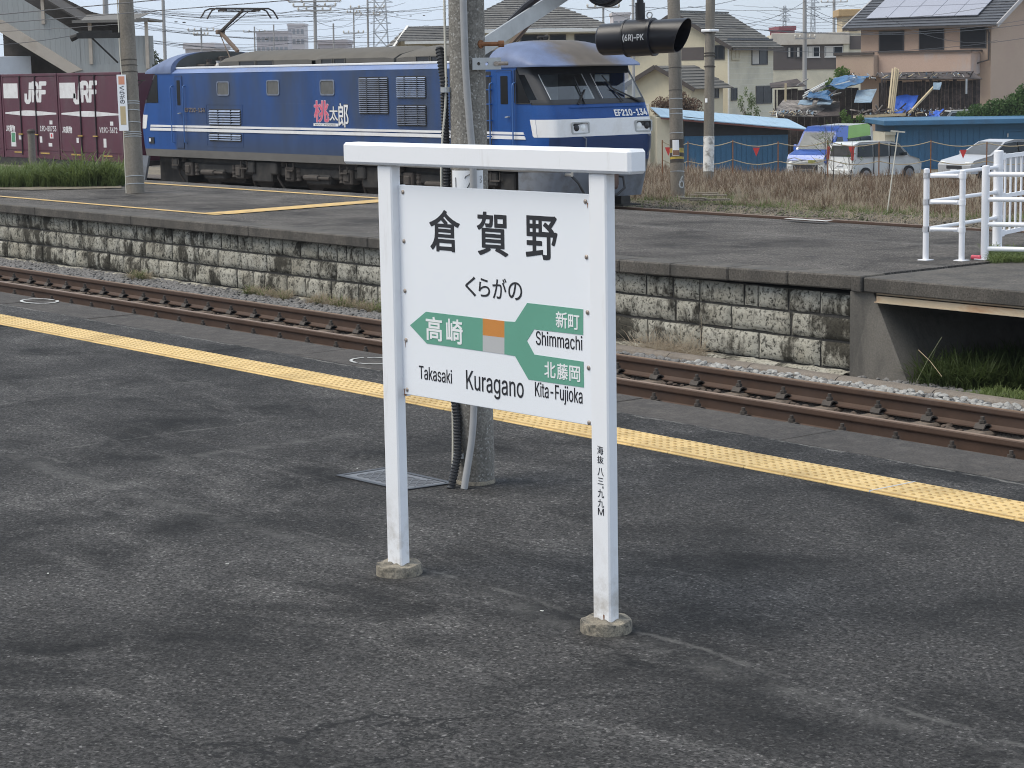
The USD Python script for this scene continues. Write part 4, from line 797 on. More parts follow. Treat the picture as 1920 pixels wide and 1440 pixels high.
# cab side: interior, side walls with door and window
XW0 = lx(968, 150)[0]
part(loco, 'cab_bulkhead', MB().box((XW0-.9, YS+.1, 1.4), (XW0-.85, YS+2*HW-.1, 2.17)), M_INT)
part(loco, 'cab_door_panel', MB().box((XW0-.845, YC-.18, 1.4), (XW0-.83, YC+.32, 2.1)), M_INTW)
part(loco, 'driver_desk', MB().box((XW0-.1, YS+.2, 1.40), (XF-.5, YS+2*HW-.2, 1.47), .01).box((XW0-.55, YC+.5, 1.4), (XW0-.2, YC+.95, 1.75), .04), M_INTW)
part(loco, 'sun_visor', MB().box((XF-.75, YC+.35, 1.85), (XF-.74, YC+.75, 2.0)), M_PAPER)
for s_ in (1, -1):
    yA = YS+.0 if s_ == 1 else YS+2*HW-.03
    part(loco, 'cab_side', MB().box((lx(912, 128)[0]-.119, yA, 1.4205), (XW0, yA+.03, 2.174)), M_LB)
xq = [lx(*p) for p in ((972, 130), (1003, 131), (1022, 192), (972, 195))]
xw1 = -33.72
pgw = Polygon([(XW0, 1.425), (-33.64, 1.425), (-34.13, 2.14), (XW0, 2.14)])
part(loco, 'cab_side_window', MB().poly(pgw, (0, YS+.004, 0), (1, 0, 0), (0, 0, 1), .012), M_GLASSD)
part(loco, 'window_trim', MB().box((XW0-.02, YS-.012, 1.425), (XF-.6, YS+.004, 1.445)).box((XW0-.02, YS-.010, 1.44), (XW0, YS+.004, 2.13)).bar((XF-1.15, YS-.006, 1.45), (XF-1.15, YS-.006, 2.12), .01, .02, (1, 0, 0)), M_LDARK)
part(loco, 'cab_side_window', MB().poly(Polygon([(XF+XRr+33.64, 1.425), (lx(295, 150)[0], 1.425), (lx(295, 150)[0], 2.14), (XF+XRr+34.13, 2.14)]), (0, YS+.004, 0), (1, 0, 0), (0, 0, 1), .012), M_GLASSD)
def rrect(x0, z0, x1, z1, r): return sbox(x0+r, z0+r, x1-r, z1-r).buffer(r, quad_segs=3)
def side(name, pg, d, m_, off=0., parent=loco, label=None):
    return part(parent, name, MB().poly(pg, (0, YS-off, 0), (1, 0, 0), (0, 0, 1), d), m_, label=label)
def srect(px0, py0, px1, py1, r=.0):
    (x0, z1), (x1, z0) = lx(px0, py0), lx(px1, py1); return (x0, z0, x1, z1)
# doors
for px0, px1, py0, py1, g0, g1 in ((931, 962, 131, 268, 923, 966), (328, 346, 147, 272, 325, 348)):
    x0, z0, x1, z1 = srect(px0, py0, px1, py1)
    z0, z1 = .26, 2.10
    d_ = side('door', rrect(x0, z0, x1, z1, .03).difference(rrect(x0+.02, z0+.02, x1-.02, z1-.02, .02)).union(rrect(x0+.025, z0+.025, x1-.025, z1-.025, .02)), .014, M_LB)
    side('door_gap', rrect(x0-.012, z0-.012, x1+.012, z1+.012, .03).difference(rrect(x0-.001, z0-.001, x1+.001, z1+.001, .03)), .004, M_LDARK, parent=loco)
    w_ = (x1-x0); side('door_window', rrect(x0+.27*w_, 1.42 if px0 > 500 else 1.36, x1-.25*w_, z1-.1, .02), .003, M_GLASSD, off=.014, parent=d_)
    part(d_, 'handle', MB().tube([(x1-.08, YS-.02, 1.16), (x1-.08, YS-.06, 1.16), (x1-.17, YS-.06, 1.15)], .014, 8), M_STEEL)
    for gx in (lx(g0, 200)[0], lx(g1, 200)[0]):
        part(loco, 'grab_rail', MB().tube([(gx, YS, 1.86), (gx, YS-.06, 1.84), (gx, YS-.07, 1.78), (gx, YS-.07, .42), (gx, YS, .40)], .016, 8), mat('grab_rail_blue_%d' % int(-gx*10), (.05, .13, .33), .35, .05), smooth=50)
# ladder on a flat black panel, behind the pole
for zz in (.75, 1.08, 1.42, 1.72, 2.0):
    part(loco, 'ladder_rung', MB().tube([(lx(911, 200)[0], YS, zz), (lx(911, 200)[0], YS-.05, zz), (lx(922, 200)[0], YS-.05, zz), (lx(922, 200)[0], YS, zz)], .014, 6), M_LB)
side('ladder_recess', sbox(lx(910, 200)[0], .3, lx(921.5, 200)[0], 2.1), .003, M_LDARK)  # flat black panel, the shade of a recess put into its colour
# stripes
xa, xb = lx(283, 240)[0], lx(986, 250)[0]
side('white_stripe', Polygon([(xa, .797), (xb-.05, .797), (xb-.08, .850), (xa+.02, .850)]), .016, M_LWHITE)
side('white_stripe', Polygon([(xa-.03, .700), (xb, .700), (xb-.04, .772), (xa-.01, .772)]), .016, M_LWHITE)
# flank windows
for px in ((406.5, 152.5, 430.5, 179.5), (499.5, 150, 524.5, 179), (600, 149.5, 628, 179)):
    x0, z0, x1, z1 = srect(*px)
    f_ = side('flank_window', rrect(x0, z0, x1, z1, .07).difference(rrect(x0+.03, z0+.03, x1-.03, z1-.03, .055)), .016, M_LOUV)
    side('pane', rrect(x0+.025, z0+.025, x1-.025, z1-.025, .055), .005, M_GLASSG, parent=f_)
# louvres
def louvre(px, n, m_slat, cols=2, rcorner=.05):
    x0, z0, x1, z1 = srect(*px)
    f_ = side('louvre', rrect(x0-.02, z0-.02, x1+.02, z1+.02, rcorner), .004, M_LDARK, off=.001)
    for k in range(n):
        zz = z0+(z1-z0)*(k+.5)/n; h = (z1-z0)/n
        part(f_, 'slat', MB().add([(x0, YS-.006, zz+h*.36), (x1, YS-.006, zz+h*.36), (x1, YS-.040, zz-h*.22), (x0, YS-.040, zz-h*.22), (x0, YS-.006, zz-h*.10), (x1, YS-.006, zz-h*.10)],
                                  [[3, 2, 1, 0], [4, 5, 2, 3], [0, 1, 5, 4]]), m_slat)
    for k in range(cols):
        xk = x0+(x1-x0)*(k+1)/(cols+1)+(-.06 if k == 0 else .06)
        part(f_, 'mullion', MB().box((xk-.014, YS-.034, z0), (xk+.014, YS-.012, z1)), M_LDARK)
x0, z0, x1, z1 = srect(386, 195, 457, 277); side('access_panel', rrect(x0, z0, x1, z1, .03).difference(rrect(x0+.02, z0+.02, x1-.02, z1-.02, .02)), .006, M_LB, off=.0)
louvre((393, 206, 452, 235), 6, M_LOUVB); louvre((393.5, 251, 453, 265), 3, M_LOUVB)
louvre((673.5, 146, 729, 213), 18, M_LOUV); louvre((744.5, 144.5, 799, 183), 11, M_LOUVB); louvre((745.5, 198, 800, 235.5), 11, M_LOUV)
# lettering of the flank
def slet(txt, font, bold, px0, py0, px1, py1, m_, d=.004):
    x0, z0, x1, z1 = srect(px0, py0, px1, py1); side('lettering', fit(glyph(txt, font, bold), x0, z0, x1, z1), d, m_)
M_PLT = mat('cast_number_grey', (.20, .17, .16), .5, .1)
slet('EF210-134', 'lat', 2, 347.5, 202, 385, 210.5, M_PLT, .02)
x0, z0, x1, z1 = srect(589, 187, 616, 232)
for ch, bx, mt in (('桃', (588.5, 189, 617, 229), M_PINKP), ('太', (617.5, 199.5, 634, 226.5), M_LWHITE), ('郎', (633.5, 193, 654, 239), M_LWHITE)):
    x0, z0, x1, z1 = srect(*bx)
    side('lettering', fit(glyph(ch, 'cjk', 5).buffer(1), x0-.015, z0-.015, x1+.015, z1+.015), .003, M_LDARK if mt is not M_PINKP else mat('pale_pink_print', (.60, .42, .45), .45, .05))
    side('lettering', fit(glyph(ch, 'cjk', 2), x0, z0, x1, z1), .006, mt)
x0, z0, x1, z1 = srect(588, 231, 634, 237); pl_ = side('slogan_plate', sbox(x0, z0, x1, z1), .004, M_LWHITE); side('lettering', fit(glyph('ECO-POWER', 'lat', 2), x0+.08, z0+.018, x1-.1, z1-.018), .007, M_LDARK)
x0, z0, x1, z1 = srect(280, 257, 290, 269); side('socket_box', sbox(x0, z0, x1, z1), .02, M_LDARK); side('socket_cover', sbox(x0+.03, z0+.05, x0+.12, z1-.03), .03, M_PAPER)
# front face: white band, head lamps, number, wipers, steps
M_NAVY = mat('navy_lower_nose', (.012, .030, .090), .4, .1, 2.)
for e_ in (1, -1): conform('lower_nose', -HW*.93, HW*.93, .225, .735, .004, M_NAVY, e_)
for e_ in (1, -1): conform('white_band', -HW, HW, .745, 1.105, .007, M_LWHITE, e_)
x0, z0, x1, z1 = srect(1, 1, 2, 2)
# band returns along the cab side, with a slanted end
side('white_band_return', Polygon([(XF-.53, .745), (XF-.434, .745), (XF-.485, 1.105), (XF-.66, 1.105), (XF-.57, .775)]), .006, M_LWHITE)
xr_ = XF+XRr
side('white_band_return', Polygon([(xr_-XF+.53, .745), (xr_-XF+.434, .745), (xr_-XF+.485, 1.105), (xr_-XF+.66, 1.105), (xr_-XF+.57, .775)]), .006, M_LWHITE)
for yo in (-.68, 1.06):
    f_ = part(loco, 'head_lamp', MB().poly(rrect(yo-.24, .795, yo+.24, 1.045, .04).difference(rrect(yo-.205, .825, yo+.205, 1.015, .03)), (XF-.055-.02, YC, 0), (0, 1, 0), (0, 0, 1), .07), M_STEEL)
    part(f_, 'lamp_well', MB().poly(rrect(yo-.205, .825, yo+.205, 1.015, .03), (XF-.055-.03, YC, 0), (0, 1, 0), (0, 0, 1), .05), M_LDARK)
    for k, rr_ in ((.07 if yo < 0 else -.12, .075), (-.10 if yo < 0 else .1, .07)):
        part(f_, 'lens', MB().tube([(XF-.05, YC+yo+k, .92), (XF-.02, YC+yo+k, .92), (XF-.004, YC+yo+k, .92)], [rr_, rr_, rr_*.5], 16), M_LAMP if rr_ > .07 else M_LDARK, smooth=40)
gl = fit(glyph('EF210-134', 'lat', 6), .31, 1.135, 1.23, 1.275); mb = MB().poly(gl, (0, 0, 0), (1, 0, 0), (0, 1, 0), .01); v, f = mb.get()
part(loco, 'number_lettering', MB().add([FP(q[0], q[1], .008+q[2]) for q in v], f), M_LWHITE)
part(loco, 'wiper_rail', MB().grid(lambda s_, t_: FP(-.85+2.05*s_, 1.335-.03*s_*0+.035*t_, .03), 20, 1), M_LB)
for y0, z0_, y1, z1_ in ((-.62, 1.40, -.30, 1.68), (1.12, 1.42, .48, 1.72)):
    p0, p1 = A(*FP(y0, z0_, .04)), A(*FP(y1, z1_, .05)); e = A(0, (y1-y0)*.12, .03)
    w_ = part(loco, 'wiper', MB().bar(p0, p1, .035, .03).bar(p0+e, p1+e*.6, .015, .02), M_LDARK)
    part(w_, 'blade', MB().bar(A(*FP(y1+.14*np.sign(.1-y1 if y1 < 0 else -1)*-1, z1_-.28, .045)), A(*FP(y1-.10, z1_+.26, .05)), .018, .028), M_LDARK)
# lower nose, skirt, hoses and coupler
part(loco, 'nose_skirt', MB().loft([[FP(q, z_) for q in YO]+[(XF-1.1, YC+HW-.02, z_), (XF-1.1+.0, YC-HW+.02, z_)] for z_ in (-.55, -.2, .0295)]), M_LSKIRT, smooth=25)
ck = part(loco, 'coupler', MB().box((XF-.25, YC-.16, -.36), (XF+.22, YC+.16, .02), .04).box((XF+.0, YC-.24, -.30), (XF+.14, YC+.24, -.03), .03), mat('coupler_brown', (.085, .05, .038), .6, .3, 6.))
for yo in (-.95, .75):
    part(loco, 'air_cock', MB().cyl((XF-.2, YC+yo, -.02), (XF+.02, YC+yo, -.03), .035, n=8).tube([(XF+.0, YC+yo, -.02), (XF+.04, YC+yo, .05), (XF+.02, YC+yo+.1, .06)], .025, 6), M_INSUL)
part(loco, 'brake_hose', MB().tube([(XF-.05, YC+.30, -.10), (XF+.12, YC+.36, -.12), (XF+.16, YC+.36, -.35), (XF+.15, YC+.15, -.48), (XF+.10, YC-.25, -.52)], .028, 8), M_CONDB, smooth=50)
part(loco, 'brake_hose', MB().tube([(XF-.05, YC-.9, -.06), (XF+.1, YC-.85, -.2), (XF+.1, YC-.7, -.42)], .028, 8), M_CONDB, smooth=50)
for yo in (-.62, 1.18):
    part(loco, 'hand_rail', MB().tube([FP(yo, .735, .01), FP(yo+.04, .70, .06), FP(yo+.05, .45, .06), FP(yo+.02, .30, .02)], .014, 8), M_LSKIRT, smooth=50)
part(loco, 'step_plate', MB().box((XF-.55, YC+.62, -.72), (XF-.25, YC+.88, -.55)).box((XF-.55, YC+.5, -.745), (XF-.05, YC+1.0, -.715)), M_DARK)
part(loco, 'step_plate', MB().add([(XRr+.1, YS, .03), (XRr+.62, YS, .03), (XRr+.35, YS, -.62), (XRr+.2, YS, -.62), (XRr+.1, YS+.06, .03), (XRr+.62, YS+.06, .03), (XRr+.35, YS+.06, -.62), (XRr+.2, YS+.06, -.62)],
     [[3, 2, 1, 0], [0, 1, 5, 4], [1, 2, 6, 5], [2, 3, 7, 6], [3, 0, 4, 7]]), M_LSKIRT)
# roof hoods with louvred side windows
for i, (pa, pb_, w0) in enumerate(((428, 610, (448, 512)), (603, 757, (602, 648)), (762, 925, (780, 835)))):
    xa, xb = at(pa, 110, y=YC-.7)[0], at(pb_, 110, y=YC-.7)[0]
    H_ = [[(x_, YC-.98, 2.29), (x_, YC-.98, 2.29+.16*k), (x_, YC-.80, 2.29+.28*k), (x_, YC-.4, 2.29+.38*k), (x_, YC, 2.29+.42*k), (x_, YC+.4, 2.29+.38*k), (x_, YC+.98, 2.29+.16*k), (x_, YC+.98, 2.29)] for x_, k in ((xa, .82), (xa+.35, 1.), (xb-.35, 1.), (xb, .82))]
    part(loco, 'roof_hood', MB().loft(H_), M_LROOFG, smooth=30)
    x0, x1 = at(w0[0], 110, y=YC-.98)[0], at(w0[1], 110, y=YC-.98)[0]
    for a_, b_ in ((x0, (x0+x1)/2-.02), ((x0+x1)/2+.02, x1)):
        f_ = part(loco, 'roof_grille', MB().poly(sbox(a_, 2.31, b_, 2.46).difference(sbox(a_+.025, 2.33, b_-.025, 2.44)), (0, YC-.98, 0), (1, 0, 0), (0, 0, 1), .02), M_LROOFG)
        part(f_, 'mesh_screen', MB().poly(sbox(a_+.02, 2.325, b_-.02, 2.445), (0, YC-.98, 0), (1, 0, 0), (0, 0, 1), .006), M_LDARK)
for k, (px, h) in enumerate(((392, .25), (410, .2), (418, .3))):
    xk = at(px, 115, y=YC-.5)[0]; part(loco, 'roof_insulator', MB().tube([(xk, YC-.5, 2.28), (xk, YC-.5, 2.28+h*.4), (xk, YC-.5, 2.28+h*.7), (xk, YC-.5, 2.28+h)], [.07, .09, .06, .08], 10), M_INSUL if k % 2 else M_DARK2)
part(loco, 'roof_equipment', MB().box((at(387, 1, y=YC)[0], YC-.75, 2.3), (at(425, 1, y=YC)[0], YC-.2, 2.40), .02).box((at(396, 1, y=YC)[0], YC-.1, 2.3), (at(420, 1, y=YC)[0], YC+.4, 2.6), .03), M_DARK2)
def panto(base, knee, head, w=None, up=True):
    b_, k_ = at(*base, y=YC), at(*knee, y=YC)
    p = part(loco, 'pantograph', MB().box((b_[0]-.5, YC-.45, 2.32), (b_[0]+.35, YC+.45, 2.37)).bar(b_, k_, .09, .07).tube([A(b_[0]-.25, YC, 2.36), k_+A(-.02, 0, -.06)], .015, 6).box(k_-A(.06, .12, .06), k_+A(.06, .12, .06), .02), M_COPPER)
    if head:
        h_ = at(*head, y=YC)
        part(p, 'upper_arm', MB().bar(k_, h_-A(0, 0, .05), .06, .055).tube([k_+A(.05, .05, .0), h_+A(.1, .1, -.08)], .012, 6), M_DARK2)
        hw_ = .78
        part(p, 'collector_head', MB().tube([(h_[0], YC-hw_-.28, h_[2]-.26), (h_[0], YC-hw_-.14, h_[2]-.06), (h_[0], YC-hw_, h_[2]), (h_[0], YC+hw_, h_[2]), (h_[0], YC+hw_+.14, h_[2]-.06), (h_[0], YC+hw_+.28, h_[2]-.26)], .022, 8)
             .tube([(h_[0]-.33, YC-hw_-.28, h_[2]-.24), (h_[0]-.33, YC-hw_-.14, h_[2]-.05), (h_[0]-.33, YC-hw_, h_[2]), (h_[0]-.33, YC+hw_, h_[2]), (h_[0]-.33, YC+hw_+.14, h_[2]-.05), (h_[0]-.33, YC+hw_+.28, h_[2]-.24)], .022, 8)
             .bar((h_[0]-.36, YC-.5, h_[2]-.05), (h_[0]+.03, YC-.5, h_[2]-.05), .04, .05).bar((h_[0]-.36, YC+.5, h_[2]-.05), (h_[0]+.03, YC+.5, h_[2]-.05), .04, .05).bar((h_[0]-.17, YC-.5, h_[2]-.06), (h_[0]-.17, YC+.5, h_[2]-.06), .04, .04), M_DARK2)
panto((446, 96), (413, 60), (455, 16))
panto((958, 82), (1002, 33), None)
hp = A(*at(1052, 78, y=YC)); hz = 2.70
hn = part(loco, 'horn', MB().tube([(XF-2.0, YC-.16, 2.80), (XF-2.0, YC+.02, 2.80), (XF-2.0, YC+.1, 2.80)], [.03, .03, .06], 10).box((XF-2.06, YC-.05, 2.66), (XF-1.94, YC+.05, 2.79)), M_DARK)
# bogies
for bx in (-46.6, -41.8, -36.9):
    bg = part(loco, 'bogie', MB().box((bx-1.75, YS+.18, -.35), (bx+1.75, YS+.34, -.10), .04).box((bx-.5, YS+.12, -.50), (bx+.5, YS+.34, -.25), .04).box((bx-1.7, YC-1.0, -.3), (bx+1.7, YC+1.0, -.05)), M_DARK)
    for wx in (-1.25, 1.25):
        part(bg, 'wheel', MB().tube([(bx+wx, YC-.62, -.76+.53), (bx+wx, YC-.60, -.76+.53), (bx+wx, YC-.53, -.76+.53), (bx+wx, YC-.50, -.76+.53)], [.44, .53, .53, .55], 28), M_DARK2, smooth=30)
        part(bg, 'axle_box', MB().box((bx+wx-.19, YS+.10, -.45), (bx+wx+.19, YS+.36, -.10), .03).box((bx+wx-.11, YS+.06, -.38), (bx+wx+.11, YS+.12, -.17), .02), M_DARK2)
        part(bg, 'spring', MB().tube([(bx+wx+.33*math.copysign(1, wx), YS+.2, q) for q in np.linspace(-.1, .02, 7)], [.09, .07, .09, .07, .09, .07, .09], 10).tube([(bx+wx-.33*math.copysign(1, wx), YS+.2, q) for q in np.linspace(-.42, -.12, 7)], [.08, .065, .08, .065, .08, .065, .08], 10), M_DARK2)
        part(bg, 'sand_pipe', MB().tube([(bx+wx*1.45, YS+.2, -.05), (bx+wx*1.45, YS+.16, -.4), (bx+wx*1.38, YS+.3, -.68)], .03, 6), M_DARK2)
        part(bg, 'sand_box', MB().box((bx+wx*1.5-.16, YS+.05, -.3), (bx+wx*1.5+.16, YS+.3, .0), .03), M_DARK)
    part(bg, 'damper', MB().tube([(bx-.5, YS+.08, -.33), (bx+.1, YS+.08, -.33), (bx+.11, YS+.08, -.33), (bx+.55, YS+.08, -.33)], [.065, .065, .035, .035], 10), M_DARK2)
    part(bg, 'motor_case', MB().box((bx-.8, YS+.5, -.6), (bx+.8, YC, -.05), .08), M_DARK)  # motor block added to darken the gap under the body
part(loco, 'end_beam', MB().box((XRr+.25, YC-.95, -.68), (XRr+1.7, YC+1.3, .0)), M_DARK)  # dark block added at the rear, standing in for shade under the loco
part(loco, 'centre_sill', MB().box((XRr+.15, YC-.5, -.66), (XF-1.3, YC+.5, -.02)), M_DARK)  # long dark block added where only shade lies beneath the body
part(loco, 'far_sill', MB().box((XRr+.15, YC+.9, -.70), (XF-1.3, YC+1.3, -.02)), M_DARK)  # second added dark block, hides bright ground where shade belongs
part(loco, 'underframe', MB().box((XRr+.8, YS+.25, -.12), (XF-.9, YS+2*HW-.25, .028)), M_DARK)
for bx, ww in ((-44.3, .9), (-39.4, 1.1), (-34.6, .5)):
    part(loco, 'underfloor_box', MB().box((bx-ww/2, YS+.12, -.5), (bx+ww/2, YS+.7, .0), .03), M_DARK)
for bx in (-48.4, -45.0, -42.9, -40.6, -38.5, -35.3, -34.9):
    part(loco, 'step_iron', MB().box((bx-.16, YS+.02, -.20), (bx+.16, YS+.10, -.17)).bar((bx-.15, YS+.05, 0), (bx-.15, YS+.05, -.2), .02, .02, (1, 0, 0)).bar((bx+.15, YS+.05, 0), (bx+.15, YS+.05, -.2), .02, .02, (1, 0, 0)), M_DARK2)

# ------------------------------------------------------------------ container wagons
M_MAROON = mat('maroon_container', (.085, .020, .036), .5, .16, 1.3, fine=.08, fscale=12, stretch=(1, 1, .4), dirt=(.10, .06, .068), dscale=1.5, damt=.5)
M_MAROON2 = mat('maroon_dark_gap', (.022, .010, .013), .6, .2)
M_YEL = mat('yellow_fitting', (.42, .28, .07), .6, .25, 12)
M_CWHITE = mat('container_print', (.66, .66, .66), .5, .05, 6., dirt=(.4, .36, .36), dscale=5, damt=.4)
wg = thing('container_wagon', 'flat container wagon with yellow fittings coupled behind the blue locomotive', 'freight wagon', (-60, YC, -.76))
part(wg, 'deck', MB().box((-70, YS+.05, -.30), (-50.95, YS+2.8, -.16)).box((-70, YS+.02, -.42), (-50.95, YS+.12, -.19)), M_DARK)
for X in (-53.4, -55.2, -67, -69): part(wg, 'wheel', MB().tube([(X, YC-.60, -.36), (X, YC-.50, -.36)], [.40, .42], 24), M_DARK2)
part(wg, 'bogie_frame', MB().box((-56, YS+.2, -.55), (-52.6, YS+.4, -.3), .03), M_DARK)
def container(x0, x1, label, doors, texts, z0=-.20, z1=2.24):
    t = thing('freight_container', label, 'freight container', ((x0+x1)/2, YC, z0), )
    y0 = YS+.03
    part(t, 'body', MB().box((x0, y0, z0), (x1, y0+2.45, z1-.03), .01), M_MAROON)
    part(t, 'top_rail', MB().box((x0-.005, y0-.025, z1-.075), (x1+.005, y0+.05, z1), .008).box((x0-.005, y0-.02, z0), (x0+.09, y0+.06, z1-.08)).box((x1-.09, y0-.02, z0), (x1+.005, y0+.06, z1-.08)).box((x0+.09, y0-.02, z0+.02), (x1-.09, y0+.03, z0+.2)), M_MAROON)
    for a_, b_ in doors:
        part(t, 'door_panel', MB().box((x0+(x1-x0)*a_+.012, y0-.012, z0+.24), (x0+(x1-x0)*b_-.012, y0+.02, z1-.10), .01), M_MAROON)
    for a_ in sorted({q for d in doors for q in d})[1:-1]:
        X = x0+(x1-x0)*a_; part(t, 'lock_bar', MB().cyl((X, y0-.03, z0+.10), (X, y0-.03, z1-.06), .022, n=8).box((X-.05, y0-.035, z1-.10), (X+.05, y0, z1-.06)), M_MAROON2)
        part(t, 'handle', MB().bar((X-.16, y0-.045, .50), (X+.10, y0-.045, .50), .03, .03), M_YEL)
    for X in (x0+.35, x0+.9, x1-1.0, x1-.45):
        part(t, 'fork_pocket', MB().box((X-.16, y0-.018, z0+.01), (X+.16, y0-.006, z0+.13)), M_MAROON2)
    for X in (x0+.95, x1-.9): part(t, 'floor_fitting', MB().box((X-.28, y0-.03, z0+.15), (X+.28, y0-.02, z0+.19)), M_YEL)
    o = A(x0, y0-.0135, 0)
    def pr(pg, m_=M_CWHITE, off=.0, nm='print'): part(t, nm, MB().poly(pg, o, (1, 0, 0), (0, 0, 1), .002, off), m_)
    for k in texts: pr(*k)
    return t
def sk(g, x0, z0, x1, z1, k=.18): return affinity.skew(fit(g, x0, z0, x1, z1), xs=math.degrees(math.atan(k)), origin=(x0, z0))
def jrf(x0, z0, w, h):
    J_ = Polygon([(.22*w, h*.95), (.36*w, h*.95), (.30*w, .05*h), (.22*w, -.08*h), (.08*w, -.08*h), (.0, .06*h), (.0, .42*h), (.12*w, .42*h), (.12*w, .14*h), (.18*w, .14*h)])
    R_ = fit(glyph('R', 'lat', 9), .34*w, 0, .68*w, h); F_ = fit(glyph('F', 'lat', 9), .66*w, 0, w, h)
    J_ = affinity.skew(J_, xs=4, origin=(0, 0)); u = union_all([affinity.skew(R_, xs=5, origin=(0, 0)), affinity.skew(F_, xs=8, origin=(0, 0)), J_])
    return affinity.translate(u.difference(sbox(-.2, h*.61, w*1.1, h*.635)), x0, z0)
def txt(s_, x0, z0, x1, z1, f='lat', b=2): return fit(glyph(s_, f, b), x0, z0, x1, z1)
Dm = Polygon([(.15, 1.085), (1.5, 1.03), (1.9, 1.03), (3.55, 1.085), (3.55, 1.125), (1.9, 1.19), (1.5, 1.19), (.15, 1.125)])
def cprint(num, lw, stick): return [(sbox(.10, 1.54, 1.06, 1.97),), (jrf(lw, 1.42, 1.38, .60),), (Dm,), (txt('JR貨物', .14, .56, .76, .76, 'cjk', 6),), (txt(num, 2.40, .60, 3.42, .755, 'lat', 4),), (sbox(3.02, .80, 3.20, .91),)]+stick
M_STGR = mat('green_sticker', (.08, .25, .14), .5, .3, 20)
M_RED = mat('red_print', (.55, .05, .05), .5, .1)
container(-54.86, -51.15, 'maroon railway container with three vertical lock bars right behind the locomotive', ((.02, .36), (.36, .60), (.60, .98)), cprint('V19C-3672', .92, [(sbox(1.0, .30, 1.14, .44),), (sbox(2.6, .20, 2.76, .44),)]))
container(-58.5, -54.93, 'maroon railway container with a green sticker, second behind the locomotive', ((.02, .34), (.34, .62), (.62, .98)), cprint('19D-80733', 1.48, [(sbox(.46, .13, .78, .56), M_CWHITE), (sbox(.50, .26, .74, .53), M_STGR, .0022), (sbox(3.0, .40, 3.22, .56),), (Point(3.11, .48).buffer(.05), M_RED, .0022), (sbox(.98, .34, 1.14, .46),), (sbox(2.35, .27, 2.5, .45),), (sbox(2.9, .17, 3.12, .27),)]))
container(-62.3, -58.58, 'maroon railway container cut off by the left picture edge', ((.02, .34), (.34, .62), (.62, .98)), cprint('19D-41207', 1.48, [])[:1]+[(Dm,)])
wc = thing('white_container', 'pale grey box container standing beyond the maroon ones', 'freight container', (-69, 33, -.2))
p0, p1 = at(-200, 105, y=34.), at(-52, 106, y=34.)
part(wc, 'body', MB().box((p0[0], 34., -.3), (p1[0], 36.4, p1[2]), .02), mat('pale_container', (.55, .57, .60), .5, .05))
part(wc, 'top_rail', MB().box((p0[0], 33.97, p1[2]-.02), (p1[0]+.02, 34.06, p1[2]+.06)), M_MAROON2)

# ------------------------------------------------------------------ left pole, post and grass on the island platform
lp = A(-34.65, 18.72, 0)
t = thing('concrete_pole', 'weathered concrete pole with a narrow station name strip on the opposite platform', 'pole', lp)
ltop = at(236, 0, D=np.dot(lp-EYE, FW)); lean = (ltop-lp)/ltop[2]; lean[2] = 1
LT = lambda z: lp+lean*z
part(t, 'shaft', MB().tube([LT(q) for q in np.linspace(-.02, 7, 20)], [.165-.009*q for q in np.linspace(-.02, 7, 20)], 24), M_POLE2, smooth=40)
for q in (.16, .3, 1.02, 1.06, 1.10, 1.28, 1.5, 1.62, 1.66, 2.2, 2.32, 2.42): part(t, 'wire_band', MB().tube([LT(q-.006), LT(q+.006)], .172-.009*q, 20), M_STEEL if q < 2 else M_DARK2)
part(t, 'cream_cable', MB().tube([LT(q)-R0*(.17-.006*q)+VD*.02 for q in (0, .4, 1., 1.7)]+[LT(1.9)-R0*.10+VD*.11, LT(2.1)-R0*.13+VD*.08, LT(2.6)-R0*.155+VD*.03, LT(5)-R0*.15], .013, 6), M_CABLE)
sx = A(*R0)*.166
b = MB(); n0 = VD; e0 = R0
o = LT(1.19)-R0*.125+VD*.17; wv = lean/np.linalg.norm(lean)
s_ = part(t, 'name_strip', MB().poly(sbox(-.085, -.05, .085, .98), o, e0, wv, .012), M_PAPER)
part(s_, 'orange_band', MB().poly(sbox(-.055, .80, .055, .95), o, e0, wv, .002, .012), mat('faded_orange', (.60, .26, .16), .5, .05))
part(s_, 'ochre_band', MB().poly(sbox(-.05, .06, .05, .40), o, e0, wv, .002, .012), mat('ochre_print', (.46, .36, .20), .5, .05))
for i, ch in enumerate('くらがの'): part(s_, 'lettering', MB().poly(fit(glyph(ch, 'cjk', 4), -.045, .70-.085*i, .045, .775-.085*i), o, e0, wv, .002, .012), M_BLACK)
bx = LT(2.88)
part(t, 'black_clamp_arm', MB().bar(bx, bx-R0*.92+VD*.1, .06, .10).box(bx-R0*.85-A(.06, .06, .03), bx-R0*.85+A(.06, .06, .05)).bar(bx-R0*.3+A(0, 0, .07), bx-R0*.9+A(0, 0, .07), .05, .05).tube([bx-R0*.7, bx-R0*.2+A(0, 0, -.5)], .018, 6).tube([bx-R0*.92, bx-R0*1.05+A(0, 0, -.05)], [.05, .06], 8), M_DARK)
part(t, 'small_bracket', MB().bar(LT(2.05)+R0*.1, LT(2.05)+R0*.28, .02, .02).bar(LT(1.92)+R0*.1, LT(2.05)+R0*.24, .015, .015), M_DARK2)
c = at(62, 322, z=0.02)
t = thing('stub_post', 'short round grey concrete post standing in the grass before the containers', 'post', c)
part(t, 'shaft', MB().tube([c, c+A(0, 0, .90)], [.085, .08], 16), M_POLE2, smooth=40); part(t, 'cap', MB().tube([c+A(0, 0, .88), c+A(0, 0, .92), c+A(0, 0, .96)], [.095, .095, .06], 16), M_DARK2, smooth=30)
